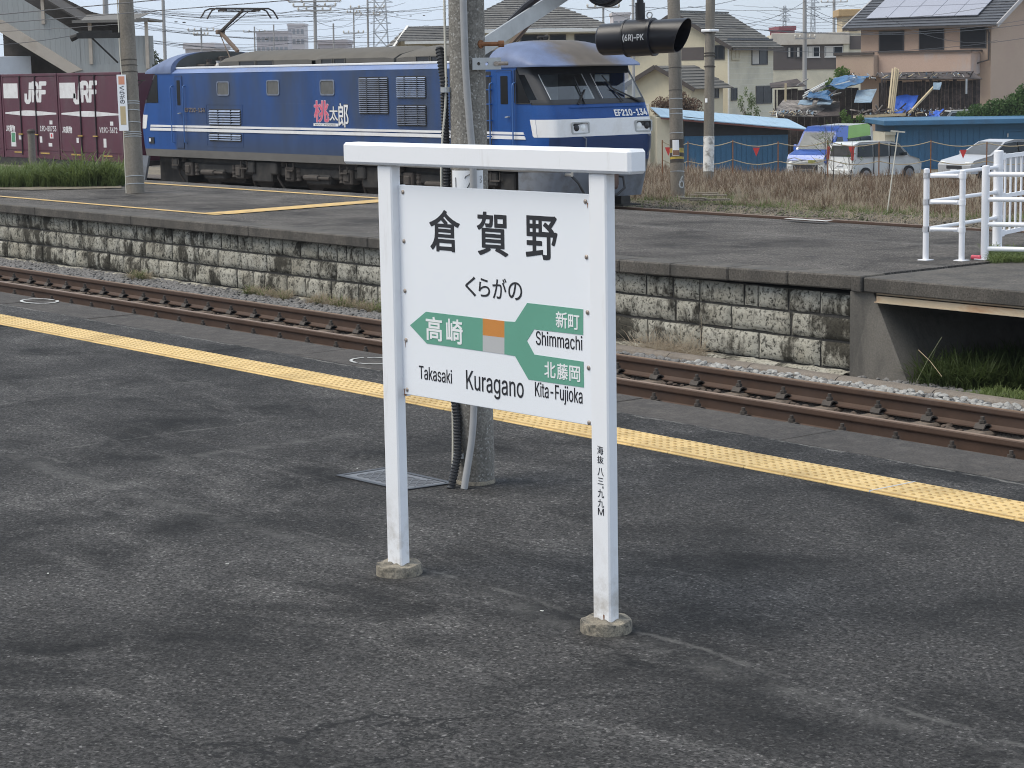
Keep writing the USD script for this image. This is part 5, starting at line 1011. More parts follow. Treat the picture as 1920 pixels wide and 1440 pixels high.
def blades(seed, n, h, w, spread, bend, mt, col=1):
    """one clump of bent grass blades"""
    def fn(q):
        r_ = np.random.default_rng(seed); V, F = [], []
        for i in range(n):
            a_, L_, b_ = r_.random()*2*np.pi, h*(.5+.5*r_.random()), bend*(.3+r_.random())
            d = A(math.cos(a_), math.sin(a_), 0); e = A(-d[1], d[0], 0)*w*(.6+.6*r_.random()); o = A((r_.random()-.5)*spread, (r_.random()-.5)*spread, 0)
            k = len(V)
            for j, (tt, ww) in enumerate(((0, .7), (.45, 1.), (.8, .6))):
                p = o+d*b_*L_*tt**2+A(0, 0, L_*tt*(1-.25*b_*tt)); V += [p-e*ww, p+e*ww]
            V.append(o+d*b_*L_+A(0, 0, L_*(1-.35*b_)))
            F += [(k, k+1, k+3), (k, k+3, k+2), (k+2, k+3, k+5), (k+2, k+5, k+4), (k+4, k+5, k+6)]
        usdkit.mesh(stage, q, (np.array(V), np.array(F)), mt)
    return fn
M_GRASS = leaf_mat('grass_green', (.13, .17, .055), (.48, .50, .25), .35)
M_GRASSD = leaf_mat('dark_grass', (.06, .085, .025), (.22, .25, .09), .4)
M_DRY = leaf_mat('dry_stalks', (.40, .335, .25), (.82, .74, .59), .5)
M_DRYD = leaf_mat('brown_seed_heads', (.15, .10, .065), (.48, .36, .24), .3)
r_ = np.random.default_rng(11)
def inpoly(poly_px, n, zf, seed):
    """ground points whose places fill an area of the real ground given by its corners"""
    r_ = np.random.default_rng(seed); pg = Polygon([at(*p, z=zf)[:2] for p in poly_px]); a_, b_, c_, d_ = pg.bounds; out = []
    while len(out) < n:
        q = A(a_+(c_-a_)*r_.random(), b_+(d_-b_)*r_.random())
        if pg.contains(Point(*q)): out.append((q[0], q[1], zf))
    return np.array(out)
P = inpoly([(-30, 330), (-30, 352), (60, 352), (228, 350), (226, 331), (100, 326)], 2600, 0.0, 12)
keep = (P[:, 1] < 21.1) & (meshkit.noise(P*A(2.2, 2.2, 0), 12)+.4*r_.random(len(P)) > .38); P = P[keep]
scatter('grass_patch', P, [blades(50+i, 16, .58, .008, .14, 1.0, M_GRASS) for i in range(5)], (.30+.95*r_.random(len(P))**2)*(.4+1.0*meshkit.noise(P*A(1.3, 1.3, 0), 4))*np.interp(P[:, 0], [-42, -39.5, -36, -35], [.55, .7, 1.5, 1.2]), None, 'long green grass growing on the edge of the opposite platform by the containers', tilt=.3, seed=13, category='grass')
solo('grass_soil', MB().add([at(-30, 354, z=.012), at(60, 356, z=.012), at(228, 352, z=.012), at(226, 330, z=.012), at(-30, 329, z=.012)], [[0, 1, 2], [0, 2, 3], [0, 3, 4]]), M_GROUND, kind='structure')
# tufts at the wall foot, dry straw
P = np.concatenate([np.stack([X+.5*(r_.random(60)-.5), 15.38+.16*r_.random(60), np.full(60, -.95)], 1) for X in (-25.2, -24.6, -23.6, -23.0, -22.4, -28.6)])
scatter('wall_foot_weeds', P, [blades(60+i, 10, .20, .004, .08, 1.3, M_DRY if i % 3 else M_GRASS) for i in range(6)], .5+.7*r_.random(len(P)), None, 'small dry and green tufts growing at the foot of the stone wall', tilt=.4, seed=14, category='weeds')
P = inpoly([(1180, 648), (1330, 668), (1300, 676), (1200, 664)], 120, -.93, 15)
scatter('dry_straw', P, [blades(70+i, 10, .26, .003, .1, 2.2, M_DRY) for i in range(4)], .5+.5*r_.random(len(P)), None, 'dry straw lying between the drain kerb and the far rail', tilt=1.6, seed=16, category='straw')
n = 2600; P = np.stack([-13.4+4.5*r_.random(n)**.9, 15.55+1.6*r_.random(n), np.full(n, -.99)], 1); P = P[(P[:, 1]-15.55) > .15+.2*np.sin(P[:, 0]*3)]
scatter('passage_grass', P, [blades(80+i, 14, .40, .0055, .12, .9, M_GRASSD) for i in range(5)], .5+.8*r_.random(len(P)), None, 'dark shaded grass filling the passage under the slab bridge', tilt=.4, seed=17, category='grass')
n = 700; P = np.stack([-12.5+2.2*r_.random(n), 15.2+.5*r_.random(n), np.full(n, -.97)], 1)
scatter('passage_weeds', P, [blades(90+i, 12, .14, .006, .1, 1., M_GRASS) for i in range(3)], .6+.6*r_.random(n), None, 'low bright green weeds in front of the passage grass', tilt=.5, seed=18, category='weeds')
n = 1500; P = np.stack([-14.0+5*r_.random(n), 15.1+.85*r_.random(n), -.99+.05*r_.random(n)], 1)
scatter('grey_ballast', P, bal(M_BAL), .5+.7*r_.random(n), None, 'grey stones spilled before the dark passage under the slab bridge', seed=19, category='ballast')
for i, (a_, b_) in enumerate((((1722, 656), (1766, 706)), ((1766, 632), (1716, 720)))):
    solo('dry_reed', MB().tube([at(*a_, y=15.6), (at(*a_, y=15.6)+at(*b_, y=15.3))/2+A(0, 0, .02), at(*b_, y=15.3)], .0028, 5), mat('reed_%d' % i, (.40, .32, .20) if i == 0 else (.13, .14, .07), .7, .1), ('pale dry reed leaning left in the passage grass', 'thin greenish reed leaning right in the passage grass')[i], 'reed')
n = 260; P = inpoly([(1850, 470), (1935, 476), (1935, 492), (1862, 494)], n, .05, 20)
scatter('gate_weeds', P, [blades(100+i, 10, .12, .004, .1, 1., M_GRASS) for i in range(3)], .6+.6*r_.random(n), None, 'low weeds on the platform behind the four rail railing', tilt=.4, seed=21, category='weeds')

# dry weed field
n = 21000; u_, v_ = r_.random(n), r_.random(n)
Y = 32.9+30*v_**1.35; X = -37.6*(Y/32.9)+(u_*23)*(Y/33)
P = np.stack([X, Y, [gz(q) for q in Y]], 1)
P = P[meshkit.noise(P*A(.55, .55, 0), 9)+.35*r_.random(len(P)) > .42]; n = len(P)
near = P[:, 1] < 35
pv = [blades(120+i, 22, .50, .006, .34, .9, M_DRY) for i in range(4)]+[blades(130+i, 14, .62, .007, .3, .35, M_DRYD if i else M_DRY) for i in range(3)]
scatter('dry_weeds', P, pv, (np.where(near, .32, .55)+.65*r_.random(n)*np.where(near, .7, 1))*(.7+.6*meshkit.noise(P*A(.8, .8, 0), 3))*np.where(P[:, 1] > 48, 1.25, 1), None, 'field of dry brown weeds between the far track and the parked vehicles', tilt=.35, seed=22, category='weeds')
n = 1900; Y = 32.6+14*r_.random(n)**2.2; X = -37.4*(Y/32.9)+(r_.random(n)*21)*(Y/33)
scatter('green_undergrowth', np.stack([X, Y, [gz(q) for q in Y]], 1), [blades(140+i, 14, .32, .007, .25, .8, M_GRASS) for i in range(3)], .5+.6*r_.random(n), None, 'green grass showing through the dry weeds', tilt=.4, seed=23, category='grass')

n = 1500; Y = 30.3+3.2*r_.random(n)**.7; X = -37.4*(Y/32.9)+(r_.random(n)*21)*(Y/33)
scatter('trackside_straw', np.stack([X, Y, np.full(n, -.97)], 1), [blades(150+i, 14, .20, .006, .25, 1.8, M_GRASS if i == 3 else M_DRY) for i in range(4)], .4+.9*r_.random(n)**2, None, 'low sparse straw on the ballast beyond the far rail', tilt=1.2, seed=24, category='straw')

# ------------------------------------------------------------------ trackside poles on the right
def simple_pole(label, base, px_top, r0, extras=None, m_=None, name='concrete_pole', h=9.5):
    base = np.asarray(base, float); D = np.dot(base-EYE, FW); tp_ = at(*px_top, D=D); L_ = (tp_-base)/(tp_[2]-base[2]); L_[2] = 1; LT_ = lambda z: base+L_*z
    t_ = thing(name, label, 'pole', base); zz_ = np.linspace(-.3, h, 14)
    part(t_, 'shaft', MB().tube([LT_(q) for q in zz_], [r0*(1-.025*q) for q in zz_], 20), m_ or M_POLE2, smooth=40)
    return t_, LT_, (lambda py: at(px_top[0], py, D=D)[2]-base[2]), D
t, LT_, zf, D = simple_pole('brown grey concrete pole painted with a 6 near the end of the far track', at(1271, 381, z=-1.0), (1263, 0), .165)
for py in (128, 170, 186, 205, 214, 250, 322, 370): part(t, 'wire_band', MB().tube([LT_(zf(py)-.008), LT_(zf(py)+.008)], .170*(1-.025*zf(py)), 16), M_STEEL if py > 180 else M_DARK2)
for a_, b_, m_ in ((268, 281, 'k'), (283, 291, 'y'), (291, 296, 'k'), (296, 300, 'y'), (300, 306, 'k'), (278, 284, 'y')):
    pass
M_YB = mat('yellow_warning_paint', (.45, .33, .05), .6, .3, 9., dirt=(.06, .06, .055), dscale=8.)
for a_, b_, m_ in ((262, 278, M_DARK2), (279, 287, M_YB), (287.5, 294, M_DARK2), (295, 299, M_YB), (299.5, 306, M_DARK2)):
    part(t, 'warning_band', MB().tube([LT_(zf(b_)), LT_(zf(a_))], .1675*(1-.025*zf(280)), 20), m_, smooth=40)
def on(LTx, z, r, ang): a_ = math.radians(ang); d = VD*math.cos(a_)+R0*math.sin(a_); return LTx(z)+d*r
part(t, 'notice_sheet', MB().grid(lambda s_, q: on(LT_, zf(292)+(zf(262)-zf(292))*q, .168, -40+55*s_), 6, 1), M_PAPER, smooth=True)
part(t, 'notice_print', MB().grid(lambda s_, q: on(LT_, zf(291)+(zf(281)-zf(291))*q, .1695, -36+50*s_), 6, 1), mat('brown_print', (.20, .11, .07), .6, .3, 20), smooth=True)
gl = fit(glyph('6', 'lat', 1), -.075, -.14, .075, .14); v, f = MB().poly(gl, (0, 0, 0), (1, 0, 0), (0, 1, 0), .004).get()
V = [on(LT_, zf(341)+q[1], .166+q[2], math.degrees(q[0]/.165)+32) for q in v]; part(t, 'painted_number', MB().add(V, f), M_CHALK)
t, LT_, zf, D = simple_pole('concrete pole with peeling white paint at its foot and a white box near the top', A(-43.3, 41.6, gz(41.6)), (1332, 0), .155)
part(t, 'white_foot_paint', MB().tube([LT_(zf(322)), LT_(zf(256))], [.158, .157], 20), mat('peeling_white', (.62, .61, .58), .7, .1, 5., dirt=(.13, .12, .10), dscale=6., damt=1.), smooth=40)
part(t, 'white_box', MB().box(LT_(zf(60))-A(.19, .19, .0), LT_(zf(60))+A(.19, .19, .08), .02), M_PAPER)
part(t, 'tag_plate', MB().grid(lambda s_, q: on(LT_, zf(192)+.12*q, .157, -55+30*s_), 4, 1), M_PAPER)
for py in (100, 105, 125, 60): part(t, 'wire_band', MB().tube([LT_(zf(py)-.012), LT_(zf(py)+.012)], .162, 16), M_DARK2)

# rope fence with red pennants
M_ROPE = mat('faded_rope', (.36, .30, .20), .8, .2, 20); M_REDF = mat('red_pennant', (.55, .045, .04), .6, .12, 12)
fp = []
for i, px in enumerate((1242, 1290, 1374, 1459, 1552, 1648, 1745, 1850, 1950)):
    D = 72.; p = at(px, 300, D=D); g_ = A(p[0], p[1], gz(p[1])); zt = at(px, 268-(.0 if i % 2 else 3), D=D)[2]; fp.append((g_, zt, px))
    solo('fence_stake', MB().tube([g_, A(g_[0], g_[1], zt+.05)], .022, 6), M_RUST, 'thin rusty steel rope fence stake '+('right beside the locomotive nose', 'between the locomotive and the pole marked 6', 'before the middle of the pale roofed blue shed', 'just left of the blue and white van', 'in front of the van side', 'in front of the white car', 'between the white car and the grey car', 'in front of the grey car', 'behind the gate bars')[i], 'fence stake')
for k, py in ((0, 'upper'), (1, 'lower')):
    pts = []
    for (g0, z0, _), (g1, z1, _) in zip(fp[:-1], fp[1:]):
        for q in np.linspace(0, 1, 8)[:-1]: pts.append(g0+(g1-g0)*q+A(0, 0, (z0-g0[2])*(1-q)+(z1-g1[2])*q-.62*k-.14*math.sin(math.pi*q)))
    solo('fence_rope', MB().tube(pts, .016, 5, False), M_ROPE, f'{py} sagging rope of the fence before the blue sheds', 'rope')
for px, py, lb in ((1253, 276, 'red triangular pennant by the locomotive nose on the rope fence'), (1418, 277, 'red triangular pennant before the blue shed wall on the rope fence'), (1597, 275, 'red triangular pennant in front of the white and blue van on the rope fence'), (1806, 281, 'red triangular pennant beside the grey car on the rope fence')):
    p = at(px, py, D=71.9); s_ = R0*.12; solo('pennant', MB().add([p-s_, p+s_, p+A(0, 0, -.30), p-s_+VD*.012, p+s_+VD*.012, p+A(0, 0, -.30)+VD*.012], [[0, 1, 2], [5, 4, 3], [0, 3, 4], [0, 4, 1], [1, 4, 5], [1, 5, 2], [2, 5, 3], [2, 3, 0]]), M_REDF, lb, 'pennant')
p = at(1662, 408, z=-1.); q_ = at(1684, 248, D=np.dot(p-EYE, FW))
t = thing('leaning_pole', 'thin pale pole with a short cross bar leaning in the dry weeds', 'pole', p); part(t, 'shaft', MB().tube([p, q_], .012, 6), M_CABLE); part(t, 'cross_bar', MB().bar(q_-R0*.15+A(0, 0, .03), q_+R0*.14, .03, .03), M_CABLE)
for i, (px, py) in enumerate(((1312, 365), (1325, 362), (1340, 366), (1318, 375), (1345, 374), (1300, 372))):
    c = at(px, py, z=-.9+.03*i); solo('old_board', MB().bar(c-R0*.28-VD*.05, c+R0*.26+VD*.1, .16, .03), mat('grey_board_%d' % i, (.20, .17, .13), .9, .3, 9), 'weathered grey board in the small heap beside the pole marked 6', 'board', 'boards heaped beside the pole marked 6')

# ------------------------------------------------------------------ buildings
def house_frame(px, D, al, zg=-2.6):
    """corner nearest to the camera at pixel column px, distance D; p runs right and away, q left and away"""
    o = at(px, 110, D=D); o[2] = zg; a_ = math.radians(al); fh = FH
    qd = -R0*math.cos(a_)+fh*math.sin(a_); pd = R0*math.sin(a_)+fh*math.cos(a_)
    return lambda v: o+np.asarray(v, float)[:, :1]*pd+np.asarray(v, float)[:, 1:2]*qd+np.asarray(v, float)[:, 2:]*A(0, 0, 1)
def win(th, T, face, a0, a1, z0, z1, frame, glass, sill=True, curtain=None, shutter=None, proud=.05, mull=1):
    """window standing proud on the wall p=0 (face q, along q) or q=0 (face p, along p); outward is negative"""
    f = (lambda a_, d_, z_: (-d_, a_, z_)) if face == 'q' else (lambda a_, d_, z_: (a_, -d_, z_))
    def bx(m_, a_, b_, d0, d1, za, zb): m_.box(A(*f(a_, d0, za)), A(*f(b_, d1, zb)))
    w = .07; fr = MB(T); bx(fr, a0-w, a0, -.02, proud, z0-w, z1+w); bx(fr, a1, a1+w, -.02, proud, z0-w, z1+w); bx(fr, a0, a1, -.02, proud, z0-w, z0); bx(fr, a0, a1, -.02, proud, z1, z1+w)
    for k in range(mull): c_ = a0+(a1-a0)*(k+1)/(mull+1); bx(fr, c_-.025, c_+.025, -.02, proud*.8, z0, z1)
    if sill: bx(fr, a0-.1, a1+.1, -.02, proud+.05, z0-w-.05, z0-w)
    w_ = part(th, 'window', fr, frame)
    gb = MB(T); bx(gb, a0, a1, -.01, .02, z0, z1); part(w_, 'pane', gb, glass)
    if curtain:
        cb = MB(T); bx(cb, a0+.05, a0+(a1-a0)*.45, .02, .024, z0, z1); part(w_, 'curtain', cb, curtain)
    if shutter:
        n_ = int((z1-z0)/.11)
        for k in range(n_): sb = MB(T); za = z0+(z1-z0)*k/n_; bx(sb, a0, a1, .02, .034, za+.012, za+(z1-z0)/n_); part(w_, 'shutter_slat', sb, shutter)
    return w_
def roof_rows(th, T, corners, rows, thick, mt, name='roof_course'):
    """a roof slope from eave (a,b) to ridge (d,c) laid as overlapping courses"""
    a_, b_, c_, d_ = (A(*q) for q in corners); nn = np.cross(b_-a_, d_-a_); nn /= np.linalg.norm(nn); nn = nn if nn[2] > 0 else -nn
    for k in range(rows):
        t0, t1 = k/rows, (k+1.12)/rows if k < rows-1 else 1.
        P = [a_+(d_-a_)*t0+nn*thick*1.7, b_+(c_-b_)*t0+nn*thick*1.7, b_+(c_-b_)*t1+nn*thick*.7, a_+(d_-a_)*t1+nn*thick*.7]
        Q = [p-nn*thick for p in P]
        part(th, name, MB(T).add(P+Q, [[0, 1, 2, 3], [7, 6, 5, 4], [0, 4, 5, 1], [1, 5, 6, 2], [2, 6, 7, 3], [3, 7, 4, 0]]), mt)
M_CREAM = mat('cream_render', (.60, .535, .385), .85, .06, .4, fine=.04, fscale=14, stretch=(1, 1, .5), dirt=(.42, .37, .28), dscale=.35, damt=.5)
M_CREAM2 = mat('pale_cream_siding', (.60, .555, .43), .85, .06, .5, fine=.04, fscale=12, dirt=(.35, .33, .27), dscale=.4, damt=.5)  # slightly paler, greyer cream shared by several buildings
M_TAN = mat('tan_render', (.385, .285, .215), .85, .06, .4, fine=.05, fscale=15, dirt=(.36, .25, .20), dscale=.5, damt=.5)
M_TANP = mat('pinkish_balcony', (.41, .295, .235), .85, .06, .4, fine=.05, fscale=15, stretch=(1, 1, .4), dirt=(.36, .34, .34), dscale=.55, damt=.9)
M_RTILE = mat('grey_brown_roof_tile', (.125, .118, .105), .8, .2, 1.5, fine=.3, fscale=9, island=.12, dirt=(.19, .175, .15), dscale=1.2)
M_RTILE2 = mat('dark_grey_roof_tile', (.075, .078, .088), .55, .2, 2., fine=.25, fscale=10, island=.1)
M_RTILE3 = mat('slate_roof_tile', (.165, .158, .148), .8, .2, 1.5, fine=.35, fscale=8, island=.12, dirt=(.24, .225, .20), dscale=.8)
M_TRIM = mat('dark_brown_trim', (.05, .038, .032), .6, .2)
M_WTRIM = mat('white_trim', (.70, .68, .63), .6, .05)
M_WFR = mat('bronze_window_frame', (.035, .032, .032), .5, .1)
M_ALFR = mat('pale_window_frame', (.55, .54, .52), .5, .1)
M_WGL = mat('far_window_glass', (.016, .020, .025), .2, .4, .8, spec=.18)
M_CURT = mat('pale_curtain', (.52, .50, .46), .9, .08)
M_SHUT = mat('roller_shutter', (.014, .013, .015), .6, .1, spec=.2)
M_SOLAR = mat('solar_panel', (.30, .30, .34), .18, .06, .3, coat=.6)
M_DBAND = mat('dark_brown_siding', (.095, .078, .072), .8, .1, .5)

# cream two storey house with porch
T = house_frame(1365, 140, 31)
h = thing('house', 'cream two storey house with grey brown gable roof behind the hanging signal lamp', 'house', T(np.zeros((1, 3)))[0])
W, Lp, EV, RG = 7.5, 7.4, 6.15, 8.3
part(h, 'wall', MB(T).poly(Polygon([(0, 0), (W, 0), (W, EV), (W/2, RG-.1), (0, EV)]), (.0, 0, 0), (0, 1, 0), (0, 0, 1), .2), M_CREAM)
part(h, 'wall', MB(T).box((.2, .002, 0), (Lp, .2, EV)), M_CREAM2)
for k in range(14): part(h, 'siding_groove', MB(T).box((.2, -.006, .35+.38*k), (Lp, .004, .362+.38*k)), M_WTRIM)
ov = .55; sl = (RG-EV)/(W/2)
roof_rows(h, T, [(-ov, -ov, EV-sl*ov), (Lp+ov, -ov, EV-sl*ov), (Lp+ov, W/2, RG), (-ov, W/2, RG)], 15, .06, M_RTILE)
roof_rows(h, T, [(-ov, W+ov, EV-sl*ov), (Lp+ov, W+ov, EV-sl*ov), (Lp+ov, W/2, RG), (-ov, W/2, RG)], 6, .06, M_RTILE)
part(h, 'bargeboard', MB(T).bar((-ov-.05, -ov, EV-sl*ov-.02), (-ov-.05, W/2, RG-.05), .08, .26).bar((-ov-.05, W+ov, EV-sl*ov-.02), (-ov-.05, W/2, RG-.05), .08, .26), M_TRIM)
part(h, 'gutter', MB(T).box((-ov, -ov-.12, EV-sl*ov-.12), (Lp+ov, -ov, EV-sl*ov)), M_TRIM)
part(h, 'ridge_cap', MB(T).box((-ov, W/2-.12, RG+.05), (Lp+ov, W/2+.12, RG+.16)), M_RTILE)
part(h, 'snow_guard', MB(T).box((0, -.0, EV+.25), (Lp, .04, EV+.36)), M_RTILE2)
zpx = lambda py, D=140: 2.146+(122.3-py)*D/3933+2.6
P_ = lambda px: ((px-960)/3933*140-14.4165)/(0.5150-(px-960)/3933*0.8572); Q_ = lambda px: (14.4165-(px-960)/3933*140)/(0.8572+(px-960)/3933*0.5150)
win(h, T, 'p', P_(1410), P_(1438), zpx(121), zpx(89), M_WFR, M_WGL, False, M_CURT); win(h, T, 'p', P_(1372), P_(1385), zpx(110), zpx(86), M_CREAM, M_CREAM2, True)
win(h, T, 'p', P_(1418), P_(1446), zpx(196), zpx(165), M_WFR, M_WGL, False); win(h, T, 'p', P_(1371), P_(1381), zpx(187), zpx(167), M_WFR, M_WGL, False)
win(h, T, 'q', Q_(1357), Q_(1336), zpx(110), zpx(87), M_WFR, M_WGL, False)
part(h, 'balcony_recess', MB(T).box((-.03, Q_(1320), zpx(112)), (.05, Q_(1278), zpx(88))), M_DBAND)  # flat panel, the shade inside a balcony painted as dark brown
part(h, 'down_pipe', MB(T).box((-.10, -.10, 1.5), (-.02, -.02, EV-.3)), M_WTRIM)
# the porch wing
T2 = house_frame(1296, 133, 31)
w2 = 4.6
p2 = part(h, 'porch_wing', MB(T2).poly(Polygon([(0, 0), (w2, 0), (w2, 3.5), (w2/2, 4.7), (0, 3.5)]), (0, 0, 0), (0, 1, 0), (0, 0, 1), .2).box((.2, .002, 0), (4.7, .2, 3.5)), M_CREAM)
for a_ in ((-.5, -.4), (w2+.5, w2+.4)):
    s_ = 1.25/(w2/2); roof_rows(p2, T2, [(-.5, a_[0], 3.5-s_*.5), (5.2, a_[0], 3.5-s_*.5), (5.2, w2/2, 4.74), (-.5, w2/2, 4.74)], 8, .06, M_RTILE)
part(p2, 'bargeboard', MB(T2).bar((-.55, -.5, 3.5-s_*.5), (-.55, w2/2, 4.72), .08, .26), M_TRIM); part(p2, 'bargeboard', MB(T2).bar((-.55, w2+.5, 3.5-s_*.5), (-.55, w2/2, 4.72), .08, .26), M_TRIM)
k = 133/3933/math.sin(math.radians(31))
win(p2, T2, 'p', (1344-1296)*k, (1356-1296)*k, zpx(183, 133), zpx(167, 133), M_WFR, M_WGL, False)
win(p2, T2, 'q', 3.1, 4.2, .9, 2.3, M_WTRIM, M_CREAM2, False)

# hip roofed house behind the locomotive
T = house_frame(1150, 92, 62)
k = 92/3933
h = thing('house', 'house with a wide grey hip roof rising right behind the locomotive roof', 'house', T(np.zeros((1, 3)))[0])
o_ = at(1032, 110, D=92); o_[2] = -2.6; al = math.radians(6)
ua, va = R0*math.cos(al)+FH*math.sin(al), FH*math.cos(al)-R0*math.sin(al)
T = lambda v: o_+np.asarray(v, float)[:, :1]*ua+np.asarray(v, float)[:, 1:2]*va+np.asarray(v, float)[:, 2:]*A(0, 0, 1)
zp = lambda py: 2.146+(127.8-py)*k+2.6
ez, rz, hx = zp(56), zp(-14), 2.95
part(h, 'wall', MB(T).box((-3.0, .5, 0), (2.75, 8, ez-.05)), M_CREAM2)
ov = 3.35
roof_rows(h, T, [(-ov-.9, 0, ez), (ov-.45, 0, ez), (-.55, 4.2, rz), (-.95, 4.2, rz)], 16, .05, M_RTILE3)
roof_rows(h, T, [(ov-.45, 0, ez), (ov-.45, 8.4, ez), (-.55, 4.25, rz), (-.55, 4.2, rz)], 16, .05, M_RTILE3)
roof_rows(h, T, [(-ov-.9, 8.4, ez), (-ov-.9, 0, ez), (-.95, 4.2, rz), (-.95, 4.25, rz)], 16, .05, M_RTILE3)
part(h, 'white_gutter', MB(T).box((-ov-.9, -.10, ez-.12), (ov-.45, .02, ez+.02)).box((ov-.47, -.1, ez-.12), (ov-.36, 8.4, ez+.02)), M_WTRIM)
part(h, 'soffit', MB(T).box((-ov-.9, .02, ez-.18), (ov-.5, .6, ez-.10)), M_CREAM2)
for a_, b_ in ((-1.2, -.2), (.1, .7), (1.2, 2.5)): 
    fr = part(h, 'window', MB(T).box((a_-.06, .44, ez-1.0), (b_+.06, .52, ez-.22)), M_WFR); part(fr, 'pane', MB(T).box((a_, .42, ez-.95), (b_, .44, ez-.28)), M_WGL)
# its side wing with a small gable, further left
zg2 = zp(45); e2 = zp(73)
xl = lambda px: ((px-1032)*k)/math.cos(al)
wg2 = part(h, 'wing_wall', MB(T).box((xl(757), 1.2, 0), (xl(905), 6, e2)), M_CREAM2)
roof_rows(wg2, T, [(xl(748), .4, e2-.05), (xl(905), .4, e2-.05), (xl(905), 3.6, zg2), (xl(777), 3.6, zg2)], 9, .05, M_RTILE3)
roof_rows(wg2, T, [(xl(740), 5.4, e2-.2), (xl(748), .4, e2-.2), (xl(777), 3.5, zg2), (xl(777), 3.7, zg2)], 5, .05, M_RTILE3)
part(wg2, 'white_gutter', MB(T).box((xl(762), .28, e2-.14), (xl(905), .42, e2-.02)).bar((xl(741), .3, e2-.28), (xl(776), 3.4, zg2+.02), .1, .12), M_WTRIM)

# flat roofed flats
T = house_frame(1474, 172, 72)
o_ = at(1474, 110, D=172); o_[2] = -2.6; al = math.radians(4); ua2, va2 = R0*math.cos(al)-FH*math.sin(al), FH*math.cos(al)+R0*math.sin(al); oB = o_.copy()
T = lambda v: oB+np.asarray(v, float)[:, :1]*ua2+np.asarray(v, float)[:, 1:2]*va2+np.asarray(v, float)[:, 2:]*A(0, 0, 1)
k = 172/3933; zp = lambda py: 2.146+(120.2-py)*k+2.6; xp = lambda px: (px-1474)*k
h = thing('apartment_building', 'low flat roofed apartment block with dark brown bands between the cream and tan houses', 'building', o_)
part(h, 'wall', MB(T).box((xp(1446), 0, 0), (8, 7, zp(66))), M_CREAM2)
part(h, 'parapet', MB(T).box((xp(1446), -.35, zp(85)), (xp(1591), -.02, zp(63)), .03), mat('pale_parapet', (.52, .47, .40), .8, .08, .6, dirt=(.35, .3, .25), dscale=.6))
part(h, 'dark_band', MB(T).box((xp(1450), -.06, zp(131)), (xp(1579), -.005, zp(85.5))), M_DBAND)
part(h, 'dark_band', MB(T).box((xp(1592), -.06, zp(95)), (7.9, -.005, zp(70))), M_DBAND)
for a_, b_ in ((1477, 1487), (1493, 1505), (1514, 1535), (1547, 1578)):
    win(h, lambda v, T=T: T(np.asarray(v)+A(0, -.06, 0)), 'p', xp(a_), xp(b_), zp(107), zp(90), M_ALFR if b_-a_ > 15 else M_WFR, M_WGL, b_-a_ > 11, M_CURT)
part(h, 'pilaster', MB(T).box((xp(1580), -.2, 0), (xp(1590), -.01, zp(84))), M_CREAM2)
# beige building peeping over it
o3 = at(1576, 110, D=195); o3[2] = -2.6; k3 = 195/3933
T = lambda v: o3+np.asarray(v, float)[:, :1]*ua2+np.asarray(v, float)[:, 1:2]*va2+np.asarray(v, float)[:, 2:]*A(0, 0, 1)
h = thing('beige_building', 'beige building with an ochre flat roof edge behind the apartment block', 'building', o3)
part(h, 'wall', MB(T).box((.15, 0, 0), (7, 6, 2.146+(118.4-32)*k3+2.6)), mat('beige_wall', (.55, .45, .30), .85, .05))
part(h, 'roof_edge', MB(T).box((-.25, -.4, 2.146+(118.4-32)*k3+2.6), (7, 6, 2.146+(118.4-19)*k3+2.6), .05), mat('ochre_roof_edge', (.40, .27, .13), .7, .08))
win(h, T, 'p', (1592-1576)*k3, (1606-1576)*k3, 2.146+(118.4-58)*k3+2.6, 2.146+(118.4-40)*k3+2.6, M_WFR, M_WGL, False)

# tan house with shutters and solar panels
T = house_frame(1858, 125, 38)
h = thing('house', 'tan two storey house with three dark roller shutters, a balcony and solar panels', 'house', T(np.zeros((1, 3)))[0])
k = 125/3933; zp = lambda py: 2.146+(113.6-py)*k+2.6; P_ = lambda px: ((px-960)/3933*125-28.5406)/(0.6157-(px-960)/3933*0.7880); Q_ = lambda px: (28.5406-(px-960)/3933*125)/(0.7880+(px-960)/3933*0.6157)
W, Lq, EV = 7.6, Q_(1606), zp(40); sl = .47; RG = EV+sl*W/2
part(h, 'wall', MB(T).poly(Polygon([(0, 0), (W, 0), (W, EV), (W/2, RG-.08), (0, EV)]), (0, .2, 0), (1, 0, 0), (0, 0, 1), .2), M_TAN)
part(h, 'wall', MB(T).box((0, .2, 0), (.2, Lq-.3, EV)), M_TAN)
ov = .6
roof_rows(h, T, [(-ov, -ov, EV-sl*ov), (-ov, Lq+ov, EV-sl*ov), (W/2, Lq+ov, RG), (W/2, -ov, RG)], 12, .06, M_RTILE2)
roof_rows(h, T, [(W+ov, -ov, EV-sl*ov), (W+ov, Lq+ov, EV-sl*ov), (W/2, Lq+ov, RG), (W/2, -ov, RG)], 6, .06, M_RTILE2)
M_PBB = mat('pale_bargeboard', (.36, .34, .33), .6, .1)
for q_ in (-ov-.05, Lq+ov+.05): part(h, 'bargeboard', MB(T).bar((-ov, q_, EV-sl*ov), (W/2, q_, RG), .08, .24), M_PBB)
part(h, 'gutter', MB(T).box((-ov-.12, -ov, EV-sl*ov-.08), (-ov, Lq+ov, EV-sl*ov+.05)), M_TRIM)
nx_ = A(-sl, 0, 1)/math.hypot(sl, 1)
